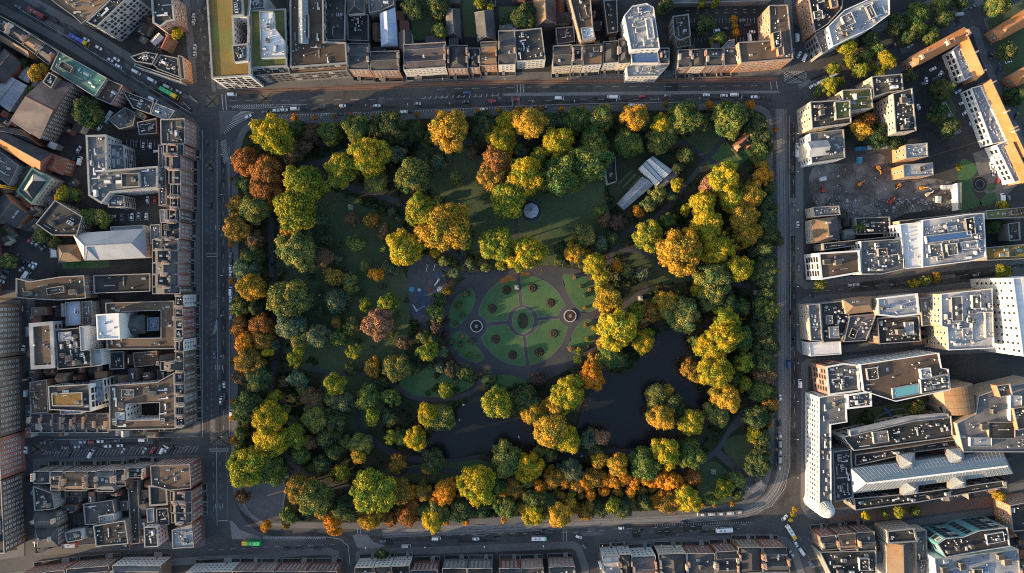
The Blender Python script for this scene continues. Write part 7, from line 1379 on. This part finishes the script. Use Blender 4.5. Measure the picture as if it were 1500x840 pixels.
# ------------------------------------------------------------------ vehicles
def car_meshes(L=4.3, Wd=1.8, h=1.45, van=False):
    """lower body hull with wheel tyres, glasshouse as its own mesh"""
    b = MB(); w = Wd / 2; f = L / 2
    prof = [(-f, .35, .8, .86), (-f + .15, .3, .92, .97), (-f * .5, .28, .95, 1.0), (f * .45, .28, .95, 1.0), (f - .5, .3, .85, .97), (f, .38, .66, .84)] if not van else [(-f, .4, 1.1, .95), (-f + .1, .35, 1.15, 1), (f * .5, .35, 1.15, 1), (f - .4, .35, 1.05, .97), (f, .4, .8, .85)]
    rings = []
    for x, z0, z1, k in prof:
        i = len(b.v); b.v += [(x, -w * k, z0), (x, w * k, z0), (x, w * k, z1 - .08), (x, w * k * .93, z1), (x, -w * k * .93, z1), (x, -w * k, z1 - .08)]; rings.append(i)
    m = b.mi('car_paint')
    for a, c in zip(rings[:-1], rings[1:]):
        for k in range(6): j = (k + 1) % 6; b.f.append((a + k, a + j, c + j, c + k)); b.m.append(m)
    b.f.append(tuple(rings[0] + k for k in range(6))); b.m.append(m); b.f.append(tuple(rings[-1] + k for k in reversed(range(6)))); b.m.append(m)
    for x in (-f * .62, f * .62):
        for s in (-1, 1): b.box((x, s * (w - .12), .3), (.62, .2, .6), 'rubber')
    # roof panel
    x0, x1 = (-f * .62, f * .12) if not van else (-f + .12, f * .5); zr = h
    b.prism([(x0, -w * .74), (x1, -w * .74), (x1, w * .74), (x0, w * .74)], zr - .06, zr, 'car_paint')
    for s in (-1, 1): b.box((f - .06, s * w * .6, .66), (.12, .3, .14), 'lamp_lens')
    body = b.mesh('car_body'); g = MB(); zb = .94 if not van else 1.12; bx0, bx1 = (-f * .88, f * .48) if not van else (-f + .05, f * .82)
    lo = [(bx0, -w * .9), (bx1, -w * .9), (bx1, w * .9), (bx0, w * .9)]; up = [(x0, -w * .75), (x1, -w * .75), (x1, w * .75), (x0, w * .75)]
    for i in range(4):
        j = (i + 1) % 4; g.poly([(*lo[i], zb), (*lo[j], zb), (*up[j], zr - .05), (*up[i], zr - .05)], 'glass' if (not van or i == 1) else 'car_paint')
    return body, g.mesh('glazing')
CARM = [car_meshes(), car_meshes(4.6, 1.85, 1.5), car_meshes(3.9, 1.75, 1.5)]; VANM = car_meshes(5.6, 2.05, 2.3, True)
CC = {'w': ((.70, .71, .72), 'white'), 's': ((.38, .40, .42), 'silver'), 'g': ((.13, .14, .155), 'grey'), 'k': ((.018, .019, .021), 'black'), 'r': ((.42, .02, .025), 'red'), 'b': ((.04, .09, .22), 'blue'), 'n': ((.03, .045, .08), 'navy')}
ncar = {}; CARS = []
def cars(where, data, rz=0.0, z=.02, side='left', kind='c'):
    for t in data.split():
        q = t.split(','); x, y, c = float(q[0]), float(q[1]), q[2]; a = math.radians(float(q[3])) if len(q) > 3 and q[3] else rz; k = q[4] if len(q) > 4 else kind; CARS.append((where, x, y, c, a, k, z, side))
cars('on the top road', '340,138.5,w,0,v 363,171,w,28 387,164,g,8 404,162,w,4 416,161,w,3 432,159.5,w,2,v 447,158,k 471,158,k 502,155,w 552,155,w 592,164,w 498,167,k 513,167,r 684,136,b 612,152,s 682,149,k 721,148,r 757,146,r 819,144,w,0,v 709,160.5,w 659,162,b 603,163.5,k 895,142,w 798,157,k 901,142.5,w,0,v 941,141,r 978,140,g 1035,139,w 1061,140,w 1076,139,w,0,v 1105,142,w 1091,140.5,k 1115,143,k 926,154,w 938,154.5,w 530,166,k 760,158,g 775,157,k')
cars('on the boulevard', '1190,126,w,35 1199,122,w,30 1250,96,w,30,v 1222,110,w,28,v 1204,119.5,w,28,v 1316,63,w,30 1324,66,k,30 1334,67,s,30 1406,21,s,5,v 1425,10,k,28 1448,11,s,60 1280,82,k,28 1262,90,k,28')
cars('on the short street at the top right corner', '1168,55,w,90,v 1171,80,w,60 1179,84,w,65,v 1163,76,g,90 1166,40,k,90 1178,5,k,70', side='top')
cars('in the car park behind the top terrace', '1050,45,w,10 1098,55,w,100,v 1102,47,w,0 1095,37,k,0 1018,42,k,0 1045,30,k,0 1062,42,k,0 1020,50,g,0 1088,30,g,0', z=.15)
D = -29
cars('on the diagonal street', f'126,58,w,{D} 144,70,w,{D} 161,88,w,{D} 170,87,w,{D} 173,97,w,{D} 200,106,w,{D},v 223,118,w,{D},v 246,128,s,{D},v 261,134,s,{D} 224,146,w,{D},v 60,10,k,{D} 25,10,g,{D} 112,49,k,{D} 185,109,k,{D} 80,30,k,{D}')
cars('by the white truck yard', '146,187,w,50 115,219,s,60 117,236,w,75,v 104,246,w,60 108,234,k,60', z=.15)
cars('in the street left of the sedum office', '283,24,s,85 283,32,s,85 285,70,s,88 285,80,s,88 308,95,g,88', side='top')
cars('in the upper court of the grey modern block', '210,214,s,90 220,214,w,90 190,226,g,0 191,232,k,0 229,222,w,0 200,212,k,90', z=.15)
cars('in the lower court of the grey modern block', '193,318,w,90 203,316,s,90 214,317,w,90 178,318,g,90 165,317,s,0 216,293,w,90 227,293,r,90 185,294,k,90', z=.15)
cars('in the car yard at the left edge', '49,354,s,40 55,357,s,45 60,361,k,45 63,364,g,45 34,385,k,45 40,386,k,45 45,388,s,45 50,390,w,55 31,395,s,45 8,397,b,-30 3,405,s,-30 2,412,w,-30 24,375,k,40 44,352,r,40', z=.15)
cars('beside the site under the yellow crane', '18,288,w,-30 10,281,s,-30 5,279,s,-30 31,298,w,-30 23,293,k,-30', z=.15)
cars('on the left side street', '120,648,s 133,648,r 146,647,w 160,647,k 171,646,g 210,645,w,0,v 95,656,g 112,655,s 140,656,k 157,654,w 175,653,w 133,665,w,62,v 100,666,k,62 180,661,s,60 211,661,s,60 224,660,r,60 238,659,w,62,v 243,659.5,w,62 249,658,k,62 75,648,k 62,649,g')
cars('on the left road', '337,310,w,90 338,375,g,90 338,384,k,90 337.5,392,w,90 337.5,402,w,90 338,427,w,90,v 338,440,w,90 338,452,w,90 338,464,s,90 339,607,w,90,v 328,564,w,90 322,569,g,90 329,582,k,90 323,588,w,90 308,300,k,90 314,520,g,90', side='top')
cars('on the narrow street at the left edge', '31,453,w,90 47,465,w,90 34,511,w,85 38,575,w,88,v 40,618,w,85 38,550,k,90 26,753,w,10 40,700,k,90 37,660,w,88', side='top')
cars('on the bottom road', '639,789,w,0,v 697,790,w 727,789,k 848,787,w,-20 798,779,k 418,804,k 438,804,k 465,804,k 595,800,s,0,v 910,774,w 1001,766,k 1150,759,w,40 940,778,k 560,793,g')
cars('on the street at the bottom right', '1166,797,w,-60 1175,809,w,-55,v 1189,827,b,-50 1195,838,k,-50 855,800,g,-50 880,828,w,-70,v 1160,812,s,-55')
cars('on the right road', '1168,214,w,90 1168,224,w,90,v 1160,250,k,90 1169,329,w,90 1170,392,g,90 1172,562,w,90,v 1143,583,w,90 1155,533,b,90,v 1142,620,k,90 1160,460,k,90 1163,300,g,90', side='top')
cars('in the court behind the orange tiled wing', '1367,101,w,25 1378,108,w,60 1357,118,w,90 1404,134,s,30 1410,151,w,20 1414,165,w,40 1426,180,w,20 1352,123,g,0 1370,115,k,30 1385,106,k,30 1346,157,w,110 1428,165,k,30', z=.15)
cars('in the court by the round pool', '1453,243,w,100 1456,254,s,80 1462,265,r,70 1469,290,w,95,v 1478,291,g,90', z=.15)
cars('on the villa street at the right edge', '1478,90,w,20 1464,103,k,70 1452,83,k,65 1475,130,g,65 1490,170,k,65', z=.02)
cars('on the cross street right of the park', '1247,418,s 1255,417,s 1310,417,k,5 1430,403,g,8 1190,433,k,0')
cars('in the lane below the lower left houses', '210,734,w,90 207,742,s,90 205,715,s,90 206,722,k,90 204,700,s,90', z=.15, side='top')
grp = {}
for i, t in enumerate(CARS): grp.setdefault((t[0], t[3], t[5]), []).append(i)
for (wh, c, k), ids in grp.items():
    side = CARS[ids[0]][7]; ids.sort(key=lambda i: CARS[i][1] if side == 'left' else CARS[i][2])
    for n, i in enumerate(ids):
        _, x, y, c, a, k, z, side = CARS[i]; nm = 'van' if k == 'v' else 'car'; lb = f'{CC[c][1]} {nm} {wh}' if len(ids) == 1 else f'{ordinal(n + 1)} from {side} of {len(ids)} {CC[c][1]} {nm}s {wh}'
        bm_, gm_ = VANM if k == 'v' else CARM[i % 3]; v = W(x, y, 1); o = tag(put('parked_car' if k == 'c' else 'van', bm_, None, (v.x, v.y, z + .01), a + (math.pi if i % 5 == 0 and k == 'c' else 0)), lb, nm, 'cars and vans on the streets'); o.color = (*CC[c][0], 1)
        g_ = put('glazing', gm_, o); g_.color = (*CC[c][0], 1)
def bus(x, y, rz, L, h, body, front, lb, name='bus', cat='bus', flen=.28, rear=None):
    v = W(x, y, h); o = tag(empty(name, (v.x, v.y, .03), math.radians(rz)), lb, cat); w = 1.27; f = L / 2
    def blk(x0, x1, m, nm):
        b = MB(); c = .22; b.prism([(x0, -w), (x1, -w), (x1, w), (x0, w)], .35, h - c, m)
        b.poly([(x0, -w, h - c), (x1, -w, h - c), (x1, -w + c, h), (x0, -w + c, h)], m); b.poly([(x1, w, h - c), (x0, w, h - c), (x0, w - c, h), (x1, w - c, h)], m); b.poly([(x0, -w + c, h), (x1, -w + c, h), (x1, w - c, h), (x0, w - c, h)], m)
        for xx in (x0, x1): b.poly([(xx, -w, h - c), (xx, -w + c, h), (xx, w - c, h), (xx, w, h - c)], m)
        b.build(nm, o)
    xs = f - L * flen; blk(-f, xs, body, 'body'); blk(xs + .004, f, front, 'front_section')
    b = MB(); 
    for s in (-1, 1):
        for z0, z1 in (((1.2, 1.9), (2.7, 3.5)) if h > 3.8 else ((1.3, 2.3),)): b.box((0, s * (w + .01), (z0 + z1) / 2), (L - .8, .05, z1 - z0), 'glass')
    b.box((f + .01, 0, h * .5), (.05, 2.2, h * .5), 'glass'); b.build('windows', o)
    for xx in (-f * .6, f * .62):
        for s in (-1, 1): b = MB(); b.box((xx, s * (w - .14), .42), (.9, .3, .84), 'rubber'); b.build('wheel', o)
    b = MB()
    for xx in (-f * .5, 0.0): b.box((xx, 0, h + .06), (.9, .9, .12), 'plant_grey')
    b.build('roof_hatch', o)
bus(245, 135, -29, 11.5, 4.3, 'bus_green', 'bus_yellow', 'green double decker bus with yellow front on the diagonal street'); bus(367, 797, 180, 11, 4.3, 'bus_green', 'bus_yellow', 'green double decker bus with yellow front on the bottom road')
bus(113, 57, -29, 12, 4.3, 'bus_blue', 'bus_yellow', 'blue and white double decker bus with yellow front on the diagonal street', flen=.18); bus(51, 18, -29, 11.5, 4.3, 'bus_red', 'bus_red', 'dark red double decker bus at the top left')
bus(790, 790, 0, 9.5, 3.2, 'bus_white', 'bus_green', 'white box truck with green cab on the bottom road', 'truck', 'truck', .1); bus(1062, 778, 3, 10, 3.3, 'bus_white', 'bus_white', 'white coach on the bottom road near the corner'); bus(1160, 781, -58, 9.5, 3.3, 'bus_white', 'bus_yellow', 'pale coach turning at the bottom right crossing'); bus(157, 171, 55, 8.5, 3.3, 'bus_white', 'bus_white', 'white box truck in the yard below the copper roof', 'truck', 'truck', .2); bus(33, 407, 55, 9, 3.2, 'bus_white', 'bus_white', 'white minibus in the car yard at the left edge')
def tram(pts, lb):
    q = PX(smooth(pts, 4)); o = tag(empty('tram', (q[0].x, q[0].y, .06)), lb, 'tram', 'trams by the park'); c0 = Vector((q[0].x, q[0].y)); tot = [0]
    for a, b in zip(q[:-1], q[1:]): tot.append(tot[-1] + (b - a).length)
    def at(s):
        for i in range(len(q) - 1):
            if s <= tot[i + 1]: t = (s - tot[i]) / (tot[i + 1] - tot[i]); return q[i].lerp(q[i + 1], t)
        return q[-1]
    n = 5; L = tot[-1] / n
    for i in range(n):
        a, b = at(i * L + .25) - c0, at((i + 1) * L - .25) - c0; m = (a + b) / 2; d = b - a; rz = math.atan2(d.y, d.x); mb = MB(); mb.box((0, 0, 1.75), (d.length, 2.4, 2.9), 'plant_grey', top='felt_grey'); mb.box((0, 0, 3.28), (d.length * .8, 1.5, .16), 'plant_white' if i % 2 else 'steel'); mb.box((0, 0, 3.45), (d.length * .35, 1.3, .2), 'plant_white'); seg_ = mb.build('carriage', o, (m.x, m.y, 0), rz)
        g_ = MB()
        for s in (-1, 1): g_.box((0, s * 1.21, 2.0), (d.length * .9, .04, 1.1), 'glass')
        g_.build('window_band', seg_)
        if i: j = MB(); j.box((0, 0, 1.7), (.7, 2.1, 2.6), 'rubber'); p = at(i * L) - c0; j.build('bellows', o, (p.x, p.y, 0), rz)
tram([(1140, 632), (1140.5, 660), (1139, 690)], 'silver grey tram on the tracks by the right park edge'); tram([(1020, 752), (1060, 750.5), (1088, 747.5)], 'silver grey tram on the tracks at the bottom right park edge')
# swans on the lake
for i, (x, y) in enumerate(((679, 593), (673, 615), (852, 668), (760, 640))):
    v = W(x, y); o = tag(empty('swan', (v.x, v.y, .26), i * 1.7), ['white swan near the path at the left lake', 'white swan on the open water of the left lake', 'white bird on the dark shore below the peninsula', 'white swan in the middle of the left lake'][i], 'swan', 'birds on the lake'); me_ = bpy.data.meshes.new('swan_body')
    b = MB(); nseg = 8; pr = [(-.55, .02, .12), (-.4, .18, .14), (-.1, .26, .18), (.25, .2, .18), (.45, .08, .2), (.5, .06, .45), (.48, .05, .7), (.6, .06, .78), (.75, .02, .74)]
    for k, (xx, rr, zz) in enumerate(pr): b.v += [(xx, rr * math.cos(6.283 * t / nseg), zz + rr * .8 * math.sin(6.283 * t / nseg)) for t in range(nseg)]
    for k in range(len(pr) - 1):
        for t in range(nseg): u = (t + 1) % nseg; b.f.append((k * nseg + t, k * nseg + u, (k + 1) * nseg + u, (k + 1) * nseg + t)); b.m.append(b.mi('render_white'))
    b.build('body', o, (0, 0, 0)).scale = (1.6, 1.6, 1.6)
for o in scene.objects:
    if '_a' in o: del o['_a']
